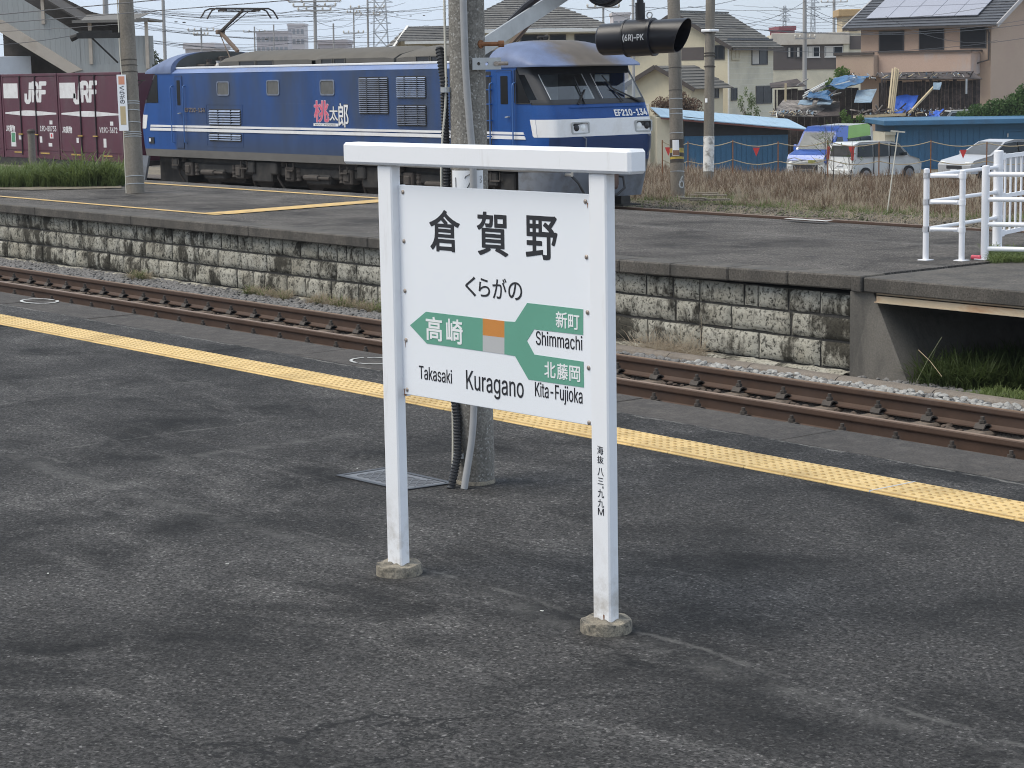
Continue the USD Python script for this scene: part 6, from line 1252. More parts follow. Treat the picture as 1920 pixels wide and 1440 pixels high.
for i in range(5):
    for j in range(2):
        p0 = .45+1.45*j; q0 = 1.1+1.5*i
        c4 = [A(p0, q0, EV+sl*p0), A(p0, q0+1.46, EV+sl*p0), A(p0+1.40, q0+1.46, EV+sl*(p0+1.40)), A(p0+1.40, q0, EV+sl*(p0+1.40))]
        c4 = [q+nx_*.20 for q in c4]; part(h, 'solar_panel', MB(T).add(c4+[q-nx_*.05 for q in c4], [[0, 1, 2, 3], [7, 6, 5, 4], [0, 4, 5, 1], [1, 5, 6, 2], [2, 6, 7, 3], [3, 7, 4, 0]]), M_SOLAR)
for a_, b_, z0_, z1_ in ((1693, 1650, 92, 56), (1768, 1725, 90, 53), (1847, 1802, 88, 48)):
    win(h, T, 'q', Q_(a_), Q_(b_), zp(z0_), zp(z1_), M_WFR, M_WGL, False, shutter=M_SHUT, mull=0)
win(h, lambda v, T=T: T(np.asarray(v)+A(0, .2, 0)), 'p', P_(1881), P_(1909), zp(91), zp(56), M_WFR, M_WGL, False, mull=1)
win(h, lambda v, T=T: T(np.asarray(v)+A(0, .2, 0)), 'p', P_(1878), P_(1910), zp(170), zp(142), M_WFR, M_WGL, False, shutter=M_SHUT, mull=0)
part(h, 'balcony', MB(T).box((-1.25, Q_(1838), zp(139)), (-.001, Q_(1665), zp(97)), .02), M_TANP)
part(h, 'balcony_bay', MB(T).box((-1.75, Q_(1664), zp(140)), (-.001, Q_(1588)-.2, zp(99)), .02), M_TAN)
part(h, 'balcony_rail', MB(T).box((-1.35, Q_(1842), zp(97)+.01), (-1.15, Q_(1665), zp(93))).box((-1.85, Q_(1664), zp(99)+.01), (-1.65, Q_(1588)-.1, zp(94))).box((-1.35, Q_(1842), zp(97)+.01), (0, Q_(1839), zp(93))), M_TRIM)
part(h, 'down_pipe', MB(T).tube([(-.5, .1, EV-.3), (-.1, .1, EV-.7), (-.12, .1, zp(112)), (-.5, .9, zp(120)), (-.5, .9, zp(132))], .06, 6), M_TRIM)
part(h, 'lower_wall', MB(T).box((.01, .21, 0), (.25, .5, 1)), M_TAN)

# distant tower blocks and low roofs
M_FAR = mat('far_concrete', (.50, .46, .46), .9, .06, .1); M_FAR2 = mat('far_concrete_pink', (.40, .36, .37), .9, .08, .1); M_FARW = mat('far_windows', (.20, .21, .23), .7, .2)
def far_block(label, px0, px1, pyt, D, floors, cols, mt, dep=12., name='tower_block'):
    o4 = at((px0+px1)/2, 110, D=D); o4[2] = -3; kk = D/3933; ww = (px1-px0)*kk; hor = 129-(px0-960)*.0172; H_ = (hor-pyt)*kk+5.1
    T4 = lambda v: o4+np.asarray(v, float)[:, :1]*R0+np.asarray(v, float)[:, 1:2]*FH+np.asarray(v, float)[:, 2:]*A(0, 0, 1)
    t_ = thing(name, label, 'building', o4); part(t_, 'wall', MB(T4).box((-ww/2, 0, 0), (ww/2, dep, H_)), mt); part(t_, 'parapet', MB(T4).box((-ww/2-.2, -.2, H_), (ww/2+.2, dep, H_+.6)), mt)
    for i in range(floors):
        for j in range(cols):
            x_ = -ww/2+ww*(j+.5)/cols; z_ = H_-1.6-(i*3.0)
            part(t_, 'window', MB(T4).box((x_-ww/cols*.32, -.12, z_-.9), (x_+ww/cols*.32, .02, z_+.5)), M_FARW)
far_block('pinkish far tower block with a stepped roof beyond the locomotive', 482, 541, 63, 620, 5, 7, M_FAR2)
far_block('tall pale far tower block left of a round tree', 541, 572, 49, 640, 6, 4, M_FAR)
far_block('low pale far building with a white roof above the rear cab', 348, 400, 92, 210, 1, 5, M_FAR)
far_block('low grey far building between the tower blocks and the pylon', 596, 650, 83, 300, 1, 6, M_FAR2)
far_block('small far building with a dark red roof left of the street pole', 1462, 1490, 57, 320, 1, 2, mat('dark_red_wall', (.22, .05, .06), .8, .1))
far_block('low white far building left of the signal lamp', 1150, 1182, 30, 420, 2, 3, M_FAR)

# station footbridge on the left
k = 80/3933
o5 = at(150, 120, D=80); o5[2] = -1.
T = lambda v: o5+np.asarray(v, float)[:, :1]*R0+np.asarray(v, float)[:, 1:2]*FH+np.asarray(v, float)[:, 2:]*A(0, 0, 1)
xp = lambda px: (px-150)*k; zp = lambda py, px=150: 2.146+(129-(px-960)*.0172-py)*k+1.
M_CLAD = mat('grey_corrugated_cladding', (.33, .34, .33), .6, .06, .8, stretch=(4, 4, .3), dirt=(.26, .26, .25), dscale=.8)
M_STRG = mat('cream_stringer', (.47, .41, .34), .7, .08, 1., dirt=(.34, .28, .22), dscale=1.5)
fb = thing('footbridge', 'grey clad station footbridge with a roofed stair above the containers', 'footbridge', o5)
def fpoly(name, pts, y0, d, mt, parent=fb):
    return part(parent, name, MB(T).poly(Polygon([(xp(a_), zp(b_, a_)) for a_, b_ in pts]), (0, y0+d, 0), (1, 0, 0), (0, 0, 1), d), mt)
for i, X in enumerate(np.arange(-8, 150, 9.5)):
    yt = lambda x_: -28+(x_+0)*.605 if x_ < 150 else 62
    fpoly('stair_panel', [(X, yt(X)), (X+9.3, yt(X+9.3)), (X+9.3, yt(X+9.3)+68), (X, yt(X)+68)], 0, .06, M_CLAD)
for i, X in enumerate(np.arange(151, 280, 9.2)):
    fpoly('landing_panel', [(X, 68), (X+9.0, 68), (X+9.0, 121), (X, 121)], 0, .06, M_CLAD)
fpoly('landing_sill', [(150, 121), (284, 121), (284, 142), (140, 142), (140, 128)], -.04, .16, M_CLAD)
fpoly('stringer', [(-10, 33), (0, 38), (9, 39), (155, 131), (128, 138), (2, 60), (-10, 56)], -.12, .14, M_STRG)
fpoly('stair_underside', [(-10, 57), (2, 61), (130, 140), (130, 150), (-10, 150)], 1.6, .1, M_DARK2)
part(fb, 'stair_slab', MB(T).add([(xp(-10), .0, zp(58, -10)), (xp(130), .0, zp(139, 130)), (xp(130), 2.6, zp(139, 130)-.3), (xp(-10), 2.6, zp(58, -10)-.3)], [[0, 1, 2, 3], [3, 2, 1, 0]]), M_DARK2)
part(fb, 'inner_wall', MB(T).add([(xp(-10), 2.6, zp(-60, -10)), (xp(150), 2.6, zp(20)), (xp(225), 2.6, zp(40)), (xp(225), 2.6, zp(131)), (xp(150), 2.6, zp(131)), (xp(-10), 2.6, zp(58))], [[0, 1, 4, 5], [1, 2, 3, 4]]), M_DARK2)
rf = part(fb, 'stair_roof', MB(T).add([(xp(80), -.35, zp(-10)), (xp(163), -.35, zp(42)), (xp(163), 2.9, zp(38)), (xp(80), 2.9, zp(-14)), (xp(80), -.35, zp(-6)), (xp(163), -.35, zp(46)), (xp(163), 2.9, zp(42)), (xp(80), 2.9, zp(-10))],
     [[0, 1, 2, 3], [7, 6, 5, 4], [0, 4, 5, 1], [1, 5, 6, 2], [2, 6, 7, 3], [3, 7, 4, 0]]), M_DARK2)
M_CORR = mat('grey_corrugated_roof', (.155, .145, .13), .7, .2, 2., dirt=(.15, .13, .11), dscale=2)
for i, X in enumerate(np.arange(145, 262, 3.9)):
    fx_ = xp(X); part(rf, 'roof_sheet', MB(T).add([(fx_, -.4, zp(40)), (fx_+.075, -.4, zp(40)), (fx_+.04, 2.9, zp(40)+.32), (fx_-.03, 2.9, zp(40)+.32), (fx_, -.4, zp(40)-.03), (fx_+.075, -.4, zp(40)-.03), (fx_+.04, 2.9, zp(40)+.29), (fx_-.03, 2.9, zp(40)+.29)], [[0, 1, 2, 3], [7, 6, 5, 4], [0, 4, 5, 1], [1, 5, 6, 2], [2, 6, 7, 3], [3, 7, 4, 0]]), M_CORR)
part(fb, 'roof_edge', MB(T).box((xp(143), -.45, zp(45)), (xp(284), -.38, zp(40))).box((xp(262), -.4, zp(42)), (xp(286), 2.9, zp(38))), M_CORR)
for px, y0, y1 in ((172, 45, 121), (277.5, 42, 131), (86, -5, 45)): part(fb, 'post', MB(T).box((xp(px)-.06, -.12, zp(y1)), (xp(px)+.06, -.0, zp(y0))), M_STRG)
part(fb, 'landing_leg', MB(T).box((xp(200)-.15, .5, -.2), (xp(200)+.15, .8, zp(131))).box((xp(270)-.15, .5, -.2), (xp(270)+.15, .8, zp(131))), M_CLAD)

# ------------------------------------------------------------------ blue sheds
M_SBLUE = mat('shed_blue', (.040, .135, .245), .6, .08, .8, stretch=(1, 1, .4), dirt=(.05, .10, .16), dscale=.9)
M_SROOF = mat('pale_blue_sheet_roof', (.30, .44, .56), .5, .06, .8, dirt=(.24, .34, .42), dscale=.8)
M_SDARK = mat('shed_dark_strip', (.022, .022, .026), .7, .3)
M_SRED = mat('shed_red_fascia', (.13, .045, .035), .7, .2)
def vframe(px, D, zg=-2.6, al=0):
    o6 = at(px, 110, D=D); o6[2] = zg; a_ = math.radians(al); u_ = R0*math.cos(a_)+FH*math.sin(a_); v_ = FH*math.cos(a_)-R0*math.sin(a_)
    return o6, (lambda v: o6+np.asarray(v, float)[:, :1]*u_+np.asarray(v, float)[:, 1:2]*v_+np.asarray(v, float)[:, 2:]*A(0, 0, 1))
o6, T = vframe(1283, 92); k = 92/3933; zp = lambda py, px=1400: 2.146+(129-(px-960)*.0172-py)*k+2.6; xp = lambda px: (px-1283)*k
h = thing('shed', 'long low blue shed with a pale blue sheet roof sloping to the right', 'shed', o6)
part(h, 'wall', MB(T).box((0, 0, 0), (xp(1478), 5.5, zp(253))), M_SBLUE)
part(h, 'upper_strip', MB(T).poly(Polygon([(0, zp(253)+.002), (xp(1478), zp(253)+.002), (xp(1478), zp(240)), (0, zp(216))]), (0, 0.02+5.4, 0), (1, 0, 0), (0, 0, 1), 5.4), M_SDARK)
for i in range(20): part(h, 'wall_sheet', MB(T).box((xp(1478)*i/20+.012, -.018, .1), (xp(1478)*(i+1)/20-.012, -.001, zp(255))), M_SBLUE)
for i in range(16):
    x0, x1 = xp(1236)+(xp(1512)-xp(1236))*i/16, xp(1236)+(xp(1512)-xp(1236))*(i+1)/16-.01
    zz_ = lambda x_: zp(214)-(x_-xp(1236))/(xp(1512)-xp(1236))*(zp(214)-zp(242))
    part(h, 'roof_sheet', MB(T).add([(x0, -.7, zz_(x0)), (x1, -.7, zz_(x1)), (x1, 6, zz_(x1)+.28), (x0, 6, zz_(x0)+.28), (x0, -.7, zz_(x0)-.04), (x1, -.7, zz_(x1)-.04), (x1, 6, zz_(x1)+.24), (x0, 6, zz_(x0)+.24)], [[0, 1, 2, 3], [7, 6, 5, 4], [0, 4, 5, 1], [1, 5, 6, 2], [2, 6, 7, 3], [3, 7, 4, 0]]), M_SROOF)
part(h, 'fascia', MB(T).bar((xp(1236), -.66, zp(217)), (xp(1512), -.66, zp(245)), .06, .10), M_SRED)
part(h, 'side_lean_to', MB(T).box((xp(1232), .4, 0), (-.02, 5, zp(218))), M_CREAM2)
o6, T = vframe(1679, 93); k = 93/3933; xp = lambda px: (px-1679)*k; zp = lambda py, px=1790: 2.146+(129-(px-960)*.0172-py)*k+2.6
h = thing('shed', 'flat roofed dark blue shed with a door at its right end', 'shed', o6)
part(h, 'wall', MB(T).box((0, 0, 0), (xp(1960), 5, zp(232))), M_SBLUE)
part(h, 'roof_edge', MB(T).box((xp(1653), -.75, zp(232)+.003), (xp(1962), 5, zp(222.5)), .02), M_SBLUE)
for i in range(18): part(h, 'wall_sheet', MB(T).box((xp(1885)*i/18+.012, -.018, .1), (xp(1885)*(i+1)/18-.012, -.001, zp(241))), M_SBLUE)
part(h, 'door_frame', MB(T).box((xp(1884), -.06, 0), (xp(1888), -.002, zp(244))).box((xp(1888), -.06, zp(247)), (xp(1955), -.002, zp(244))), M_SBLUE)
part(h, 'door', MB(T).box((xp(1889), -.03, .1), (xp(1950), -.002, zp(248))), M_SBLUE); part(h, 'door_handle', MB(T).box((xp(1891), -.06, zp(258)), (xp(1893), -.03, zp(251))), M_WTRIM)
part(h, 'side_board', MB(T).box((xp(1658), -.3, zp(250)), (xp(1679), -.2, zp(244))).box((xp(1660), -.1, 0), (xp(1679), 3, zp(246))), M_CREAM2)

# ------------------------------------------------------------------ vehicles
M_TYRE = mat('tyre', (.018, .018, .019), .8, .1); M_RIM = mat('wheel_rim', (.28, .28, .29), .4, .1, metal=.5)
M_CARW = mat('car_white', (.62, .63, .62), .3, .04, 1., coat=.4, dirt=(.45, .43, .38), dscale=1.3, damt=.5)
M_CARG = mat('car_silver_grey', (.42, .43, .45), .35, .05, 1., coat=.3, dirt=(.35, .34, .32), dscale=1.2, damt=.5)
M_VANB = mat('van_blue', (.045, .13, .50), .3, .06, 1., coat=.4); M_VANG = mat('van_green', (.20, .40, .055), .35, .1, 1.5, coat=.3)
M_AUTOG = mat('vehicle_glass', (.022, .027, .030), .12, .4, 1., spec=.3); M_SCREEN = mat('dusty_windscreen', (.17, .19, .19), .3, .2, 1.2)
M_TAIL = mat('tail_lamp_red', (.45, .025, .02), .25, .1, coat=.4); M_CHROME = mat('chrome', (.6, .6, .6), .2, .05, metal=.9)
def car_frame(px, D, al, zg):
    """x along the car to its front, y to its left"""
    o7 = at(px, 200, D=D); o7[2] = zg; a_ = math.radians(al); u_ = R0*math.cos(a_)+FH*math.sin(a_); v_ = FH*math.cos(a_)-R0*math.sin(a_)
    return o7, (lambda v: o7+np.asarray(v, float)[:, :1]*u_+np.asarray(v, float)[:, 1:2]*v_+np.asarray(v, float)[:, 2:]*A(0, 0, 1))
def body(T, prof, w, tum=.12, zb=.9):
    """side outline extruded across with tumblehome above the belt"""
    pr = np.array(prof, float); S = []
    for s_, ins in ((-1, .06), (-1, 0), (1, 0), (1, .06)):
        y_ = np.where(pr[:, 1] > zb, w/2-tum*(pr[:, 1]-zb)/.6, w/2)-ins
        S.append(np.stack([pr[:, 0]+(0 if ins == 0 else -np.sign(pr[:, 0])*.05), s_*y_, pr[:, 1]-(0 if ins == 0 else -.0)], 1))
    S[0], S[1] = S[0], S[1]
    return MB(T).loft(np.array(S))
def wheels(t_, T, xs2, w, r, both=True):
    for X in xs2:
        for s_ in (-1, 1):
            w_ = part(t_, 'wheel', MB(T).tube([(X, s_*(w/2-.20), r), (X, s_*(w/2-.18), r), (X, s_*(w/2-.01), r), (X, s_*(w/2+.0), r)], [r*.9, r, r, r*.9], 20), M_TYRE, smooth=30)
            part(w_, 'rim', MB(T).tube([(X, s_*(w/2-.02), r), (X, s_*(w/2+.012), r), (X, s_*(w/2+.016), r)], [r*.64, r*.62, r*.2], 16), M_RIM, smooth=30)
def sidewin(t_, T, pts, w, tum, m_, zb=.9, name='window', sgn_=-1, off=.012):
    y_ = lambda z_: w/2-tum*max(0, z_-zb)/.6
    V = [(a_, sgn_*(y_(b_)+off), b_) for a_, b_ in pts]+[(a_, sgn_*(y_(b_)-.03), b_) for a_, b_ in pts]; n_ = len(pts)
    part(t_, name, MB(T).add(V, [[0, i, i+1] for i in range(1, n_-1)]+[[n_, n_+i+1, n_+i] for i in range(1, n_-1)]+[[i, (i+1) % n_, n_+(i+1) % n_] for i in range(n_)]+[[i, n_+(i+1) % n_, n_+i] for i in range(n_)]), m_)
# van: its front looks to the left towards the camera
o7, T = car_frame(1560, 88.5, 234, -2.62)      # +x (front) points left and near
# x axis: front; with 215 deg: left-near; the side in view is +y
t = thing('van', 'high roofed van painted blue, white and green, nose towards the left', 'van', o7)
VW = 1.72
prof = [(2.35, .25), (2.38, .75), (2.25, 1.02), (1.62, 1.22), (1.05, 1.95), (.75, 2.14), (-1.9, 2.2), (-2.32, 2.05), (-2.36, .3)]
part(t, 'body', body(T, prof, VW, .08, 1.1), M_CARW)
def vpatch(pts, m_, name, off=.012): sidewin(t, T, pts, VW, .08, m_, 1.1, name, 1, off)
vpatch([(2.30, .72), (2.2, 1.0), (1.60, 1.21), (1.04, 1.93), (.76, 2.12), (-.1, 2.16), (.25, 1.2), (.5, .3), (1.0, .3)], M_VANB, 'blue_panel', .006)
vpatch([(-.12, 2.16), (-1.9, 2.19), (-2.1, 2.1), (-2.05, 1.70), (.1, 1.62)], M_VANG, 'green_panel', .006)
vpatch([(1.45, 1.15), (1.02, 1.72), (.55, 1.72), (.55, 1.12)], M_AUTOG, 'side_window'); vpatch([(.05, 1.6), (-1.0, 1.66), (-1.0, 1.08), (.2, 1.06)], M_AUTOG, 'side_window'); vpatch([(-1.06, 1.66), (-2.05, 1.66), (-2.15, 1.08), (-1.06, 1.08)], M_AUTOG, 'side_window')
hwv = VW/2
part(t, 'blue_screen_surround', MB(T).add([(1.62, -hwv+.01, 1.215), (1.62, hwv-.01, 1.215), (1.075, hwv-.09, 1.955), (1.075, -hwv+.09, 1.955)], [[0, 1, 2, 3], [3, 2, 1, 0]]), M_VANB)
part(t, 'windscreen', MB(T).add([(1.60+.03, -hwv+.12, 1.24), (1.60+.03, hwv-.12, 1.24), (1.08+.03, hwv-.17, 1.92), (1.08+.03, -hwv+.17, 1.92)], [[0, 1, 2, 3], [3, 2, 1, 0]]), M_SCREEN)
part(t, 'blue_roof_front', MB(T).add([(1.06, -hwv+.09, 1.965), (1.06, hwv-.09, 1.965), (.76, hwv-.12, 2.155), (.76, -hwv+.12, 2.155), (-.1, hwv-.13, 2.18), (-.1, -hwv+.13, 2.18)], [[0, 1, 2, 3], [3, 2, 4, 5], [3, 2, 1, 0], [5, 4, 2, 3]]), M_VANB)
part(t, 'blue_bonnet', MB(T).add([(2.27, -hwv+.02, 1.02), (2.27, hwv-.02, 1.02), (1.66, hwv-.04, 1.225), (1.66, -hwv+.04, 1.225), (2.39, -hwv+.02, .80), (2.39, hwv-.02, .84)], [[0, 1, 2, 3], [4, 5, 1, 0], [3, 2, 1, 0], [0, 1, 5, 4]]), M_VANB)
part(t, 'white_bonnet_flash', MB(T).add([(2.395, -hwv+.02, .62), (2.395, hwv-.02, .62), (2.40, hwv-.02, .86), (2.335, .35, .93), (2.40, -.1, .84), (2.335, -.5, .93), (2.40, -hwv+.02, .86)], [[0, 1, 2], [0, 2, 3], [0, 3, 4], [0, 4, 5], [0, 5, 6], [2, 1, 0], [3, 2, 0], [4, 3, 0], [5, 4, 0], [6, 5, 0]]), M_CARW)
gr = part(t, 'grille', MB(T).box((2.34, -.56, .40), (2.40, .56, .62), .01), M_SDARK)
part(gr, 'chrome_surround', MB(T).box((2.38, -.40, .42), (2.42, .40, .45)).bar((2.40, -.40, .44), (2.40, -.52, .62), .03, .04, (1, 0, 0)).bar((2.40, .40, .44), (2.40, .52, .62), .03, .04, (1, 0, 0)), M_CHROME)
part(t, 'lower_grille', MB(T).box((2.33, -.5, .27), (2.40, .5, .36)), M_SDARK)
for s_ in (-1, 1): part(t, 'headlight', MB(T).box((2.24, s_*.60, .52), (2.395, s_*.84, .74), .03), M_LAMP)
for s_ in (-1, 1): part(t, 'door_mirror', MB(T).box((1.35, s_*(hwv+.02), 1.15), (1.5, s_*(hwv+.17), 1.42), .03), M_VANB)
part(t, 'bonnet_patch', MB(T).box((2.38, .15, .70), (2.41, .5, .82), .01), mat('green_red_patch', (.22, .22, .06), .5, .5, 6.))
wheels(t, T, (1.55, -1.35), VW, .32)
# white minivan: tail towards the camera's left, nose to the right and away
o7, T = car_frame(1640, 79.5, 33, -2.30)
t = thing('car', 'white boxy car with upright red tail lamps, parked before the van and facing right', 'car', o7)
CW = 1.48
prof = [(1.72, .25), (1.74, .62), (1.62, .80), (1.15, .93), (.62, 1.42), (.3, 1.50), (-1.35, 1.50), (-1.62, 1.42), (-1.70, .95), (-1.74, .5), (-1.70, .22)]
part(t, 'body', body(T, prof, CW, .10, .9), M_CARW)
for pts in ([(.98, .95), (.58, 1.37), (.22, 1.42), (.15, .95)], [(.05, .95), (.08, 1.42), (-.62, 1.43), (-.66, .95)], [(-.76, .95), (-.72, 1.43), (-1.4, 1.42), (-1.48, .97)]): sidewin(t, T, pts, CW, .10, M_AUTOG, .9, 'side_window', -1)
part(t, 'rear_window', MB(T).add([(-1.715, -.58, .98), (-1.715, .58, .98), (-1.65, .52, 1.38), (-1.65, -.52, 1.38)], [[0, 1, 2, 3], [3, 2, 1, 0]]), mat('grimy_rear_glass', (.09, .085, .08), .3, .3, 3.))
for s_ in (-1, 1): part(t, 'tail_lamp', MB(T).box((-1.77, s_*.635, .84), (-1.66, s_*.715, 1.34), .02), M_TAIL)
part(t, 'door_mirror', MB(T).box((.72, -.90, .95), (.85, -.76, 1.08), .02), M_AUTOG); part(t, 'rear_bumper', MB(T).box((-1.80, -.70, .28), (-1.68, .70, .5), .03), M_CARW); part(t, 'number_plate', MB(T).box((-1.765, -.17, .62), (-1.74, .17, .78)), M_PAPER)
for pts in ([(.08, .3), (.10, .95), (.125, .95), (.105, .3)], [(-.71, .3), (-.69, .95), (-.665, .95), (-.685, .3)]): sidewin(t, T, pts, CW, .1, M_TRIM, .9, 'door_gap', -1, .004)
wheels(t, T, (1.12, -1.08), CW, .28)
# grey car with a sloping windscreen
o7, T = car_frame(1868, 79, 212, -2.30)
t = thing('car', 'silver grey car with a wide sloping windscreen behind the white railings', 'car', o7)
CW = 1.72
prof = [(2.1, .3), (2.12, .62), (1.95, .78), (1.05, .95), (.2, 1.42), (-.3, 1.50), (-1.4, 1.46), (-2.0, 1.05), (-2.1, .85), (-2.1, .3)]
part(t, 'body', body(T, prof, CW, .2, .92), M_CARG)
part(t, 'windscreen', MB(T).add([(1.02, -.72, .985), (1.02, .72, .985), (.24, .60, 1.425), (.24, -.60, 1.425)], [[0, 1, 2, 3], [3, 2, 1, 0]]), mat('grey_windscreen', (.20, .21, .22), .2, .1, 1.5, coat=.3))
for pts in ([(.85, .96), (.2, 1.36), (-.35, 1.42), (-.35, .96)], [(-.42, .96), (-.42, 1.42), (-1.3, 1.38), (-1.7, 1.0)]): sidewin(t, T, pts, CW, .2, M_AUTOG, .92, 'side_window', 1); sidewin(t, T, pts, CW, .2, M_AUTOG, .92, 'side_window', -1)
for s_ in (-1, 1): part(t, 'headlight', MB(T).box((1.85, s_*.52, .60), (2.10, s_*.80, .74), .03), M_LAMP); part(t, 'door_mirror', MB(T).box((.75, s_*.88, .95), (.88, s_*1.03, 1.08), .02), M_CARG)
part(t, 'grille', MB(T).box((2.06, -.4, .48), (2.13, .4, .60)), M_SDARK); part(t, 'number_plate', MB(T).box((2.11, -.17, .38), (2.14, .17, .46)), M_PAPER)
wheels(t, T, (1.35, -1.3), CW, .31)
# white truck half hidden by the bush
o7, T = car_frame(1825, 100, 180, -1.9)
t = thing('truck', 'white vehicle half hidden by the green bush above the dark blue shed', 'truck', o7)
prof = [(1.75, .3), (1.78, 1.0), (1.2, 1.72), (-1.6, 1.78), (-1.7, .3)]
part(t, 'body', body(T, prof, 1.6, .08, 1.), M_CARW)
part(t, 'windscreen', MB(T).add([(1.71, -.7, 1.10), (1.71, .7, 1.10), (1.24, .66, 1.68), (1.24, -.66, 1.68)], [[0, 1, 2, 3], [3, 2, 1, 0]]), M_AUTOG)
sidewin(t, T, [(1.5, 1.1), (1.15, 1.62), (.5, 1.64), (.5, 1.1)], 1.6, .08, M_AUTOG, 1., 'side_window', 1); wheels(t, T, (1.1, -1.1), 1.6, .3)

# ------------------------------------------------------------------ the burnt shack with its tarpaulins and timber
M_CHAR = mat('charred_boards', (.040, .030, .026), .9, .5, 1.5, fine=.5, fscale=6, dirt=(.13, .10, .09), dscale=1.2); M_CHAR2 = mat('burnt_wall', (.075, .055, .048), .9, .5, 1.2, fine=.5, fscale=8, stretch=(1, 1, 2), dirt=(.02, .017, .015), dscale=1.6, damt=.9)
M_TARP = mat('blue_tarpaulin', (.045, .13, .26), .5, .25, 1.5, dirt=(.12, .13, .14), dscale=2.5, damt=.7); M_TARP2 = mat('bright_blue_tarpaulin', (.045, .13, .52), .45, .2, 1.5); M_PALE = mat('pale_blue_sheet', (.22, .30, .37), .5, .2, 1.5, dirt=(.12, .12, .12), dscale=2.5)
M_TIMB = mat('fresh_timber', (.50, .40, .25), .7, .12, 3.); M_ASH = mat('ashy_roof', (.20, .18, .165), .9, .5, 2., fine=.6, fscale=5, dirt=(.06, .05, .045), dscale=2.2, damt=.9)
o8, T = vframe(1560, 104); k = 104/3933; xp = lambda px: (px-1560)*k; zp = lambda py: 2.146+(118.7-py)*k+2.6
sh = thing('burnt_shack', 'half burnt shack with a sagging dark roof and charred walls below the tan house', 'shack', o8)
def quad(par, name, pts, m_, th=.04, lab=None):
    V = [(xp(a_), d_, zp(b_)) for a_, b_, d_ in pts]; W_ = [(q[0], q[1]+.01, q[2]-th) for q in V]
    return part(par, name, MB(T).add(V+W_, [[0, 1, 2, 3], [7, 6, 5, 4], [0, 4, 5, 1], [1, 5, 6, 2], [2, 6, 7, 3], [3, 7, 4, 0]]), m_, label=lab)
quad(sh, 'lower_roof', [(1441, 213, -.8), (1520, 216, -1.), (1580, 190, 1.8), (1478, 186, 1.8)], M_ASH); quad(sh, 'lower_roof', [(1516, 217, -1.), (1570, 215, -1.), (1585, 190, 1.7), (1545, 197, 1.)], M_CHAR)
quad(sh, 'upper_roof', [(1655, 150, .3), (1845, 152, .3), (1848, 138, 3.), (1665, 138, 3.)], M_CHAR); quad(sh, 'left_roof', [(1455, 163, 2.), (1522, 160, 2.), (1515, 147, 4.), (1462, 155, 4.)], M_CHAR)
for i in range(26):
    X = 1655+7.4*i; part(sh, 'wall_board', MB(T).box((xp(X)+.01, 1.0+.03*rng.random(), .2), (xp(X+7.2), 1.06, zp(153+4*rng.random()))), M_CHAR2 if i % 3 else M_CHAR)
for i in range(14):
    X = 1470+13*i; part(sh, 'wall_board', MB(T).box((xp(X), 2.4, .2), (xp(X+12.5), 2.46, zp(165+8*rng.random()))), M_CHAR)
for px, y0, y1 in ((1455, 166, 205), (1655, 150, 215), (1736, 182, 220), (1814, 152, 180), (1660, 152, 212)): part(sh, 'post', MB(T).box((xp(px)-.04, .1, zp(y1)), (xp(px)+.04, .18, zp(y0))), M_CHAR if px != 1814 else M_STEEL)
for i in range(22):
    a_, b_ = 1670+170*rng.random(), 1670+170*rng.random(); y_ = 140+14*rng.random()
    part(sh, 'roof_batten', MB(T).bar((xp(a_), .2+2*rng.random(), zp(y_)), (xp(a_+(b_-a_)*.35), .2+2*rng.random(), zp(y_+5*(rng.random()-.5))), .06, .05), M_CHAR if i % 3 else M_ASH)
def loose(name, pts, m_, label, cat, th=.02, group=None):
    """a sheet between four corners, creased and with uneven edges when it is a tarpaulin"""
    c4 = [A(xp(a_), d_, zp(b_)) for a_, b_, d_ in pts]; soft = 1. if name == 'tarpaulin' else .15; sd = abs(pts[0][0])*.37
    def fn(off):
        def f_(s_, t_):
            p = (c4[0]*(1-s_)+c4[1]*s_)*(1-t_)+(c4[3]*(1-s_)+c4[2]*s_)*t_; q = A(s_*4, t_*4, sd)
            return p+A(.16*(meshkit.noise(q*1.3)-.5), .30*(meshkit.noise(q+A(9, 0, 0))-.5), .28*(meshkit.noise(q*1.1+A(0, 7, 0))-.5)-off)*soft+A(0, .004*off, -off*(1-soft))
        return f_
    m_b = MB(T).grid(fn(0), 10, 8).grid(fn(th), 10, 8)
    solo(name, m_b, m_, label, cat, group)
loose('tarpaulin', [(1545, 162, .2), (1602, 163, .2), (1648, 141, 2.2), (1590, 142, 2.4)], M_TARP, 'blue tarpaulin sheet sloping over the top of the burnt shack roof', 'tarpaulin')
loose('tarpaulin', [(1508, 183, .0), (1556, 184, .0), (1570, 171, 1.), (1524, 172, 1.)], M_TARP, 'crumpled blue sheet in the middle of the shack roof', 'tarpaulin')
loose('roof_sheet', [(1494, 194, -.4), (1520, 195, -.4), (1528, 186, .4), (1502, 186, .4)], M_PALE, 'pale blue roof sheet at the left of the lower shack roof', 'roof sheet'); loose('roof_sheet', [(1530, 194, -.3), (1556, 195, -.3), (1566, 186, .5), (1538, 186, .5)], M_PALE, 'second pale blue sheet right of the first on the lower shack roof', 'roof sheet')
loose('roof_sheet', [(1598, 192, -.6), (1630, 192, -.6), (1653, 168, 1.2), (1615, 170, 1.2)], M_PALE, 'large pale grey blue sheet leaning at the shack front', 'roof sheet')
loose('tarpaulin', [(1672, 212, -.5), (1705, 214, -.5), (1728, 181, .6), (1684, 183, .6)], M_TARP2, 'bright blue tarpaulin hanging under the burnt eaves', 'tarpaulin', .03); loose('tarpaulin', [(1728, 222, -1.4), (1752, 222, -1.4), (1765, 208, -.6), (1742, 210, -.6)], M_TARP2, 'small bright blue tarpaulin on the ground before the white truck', 'tarpaulin', .03)
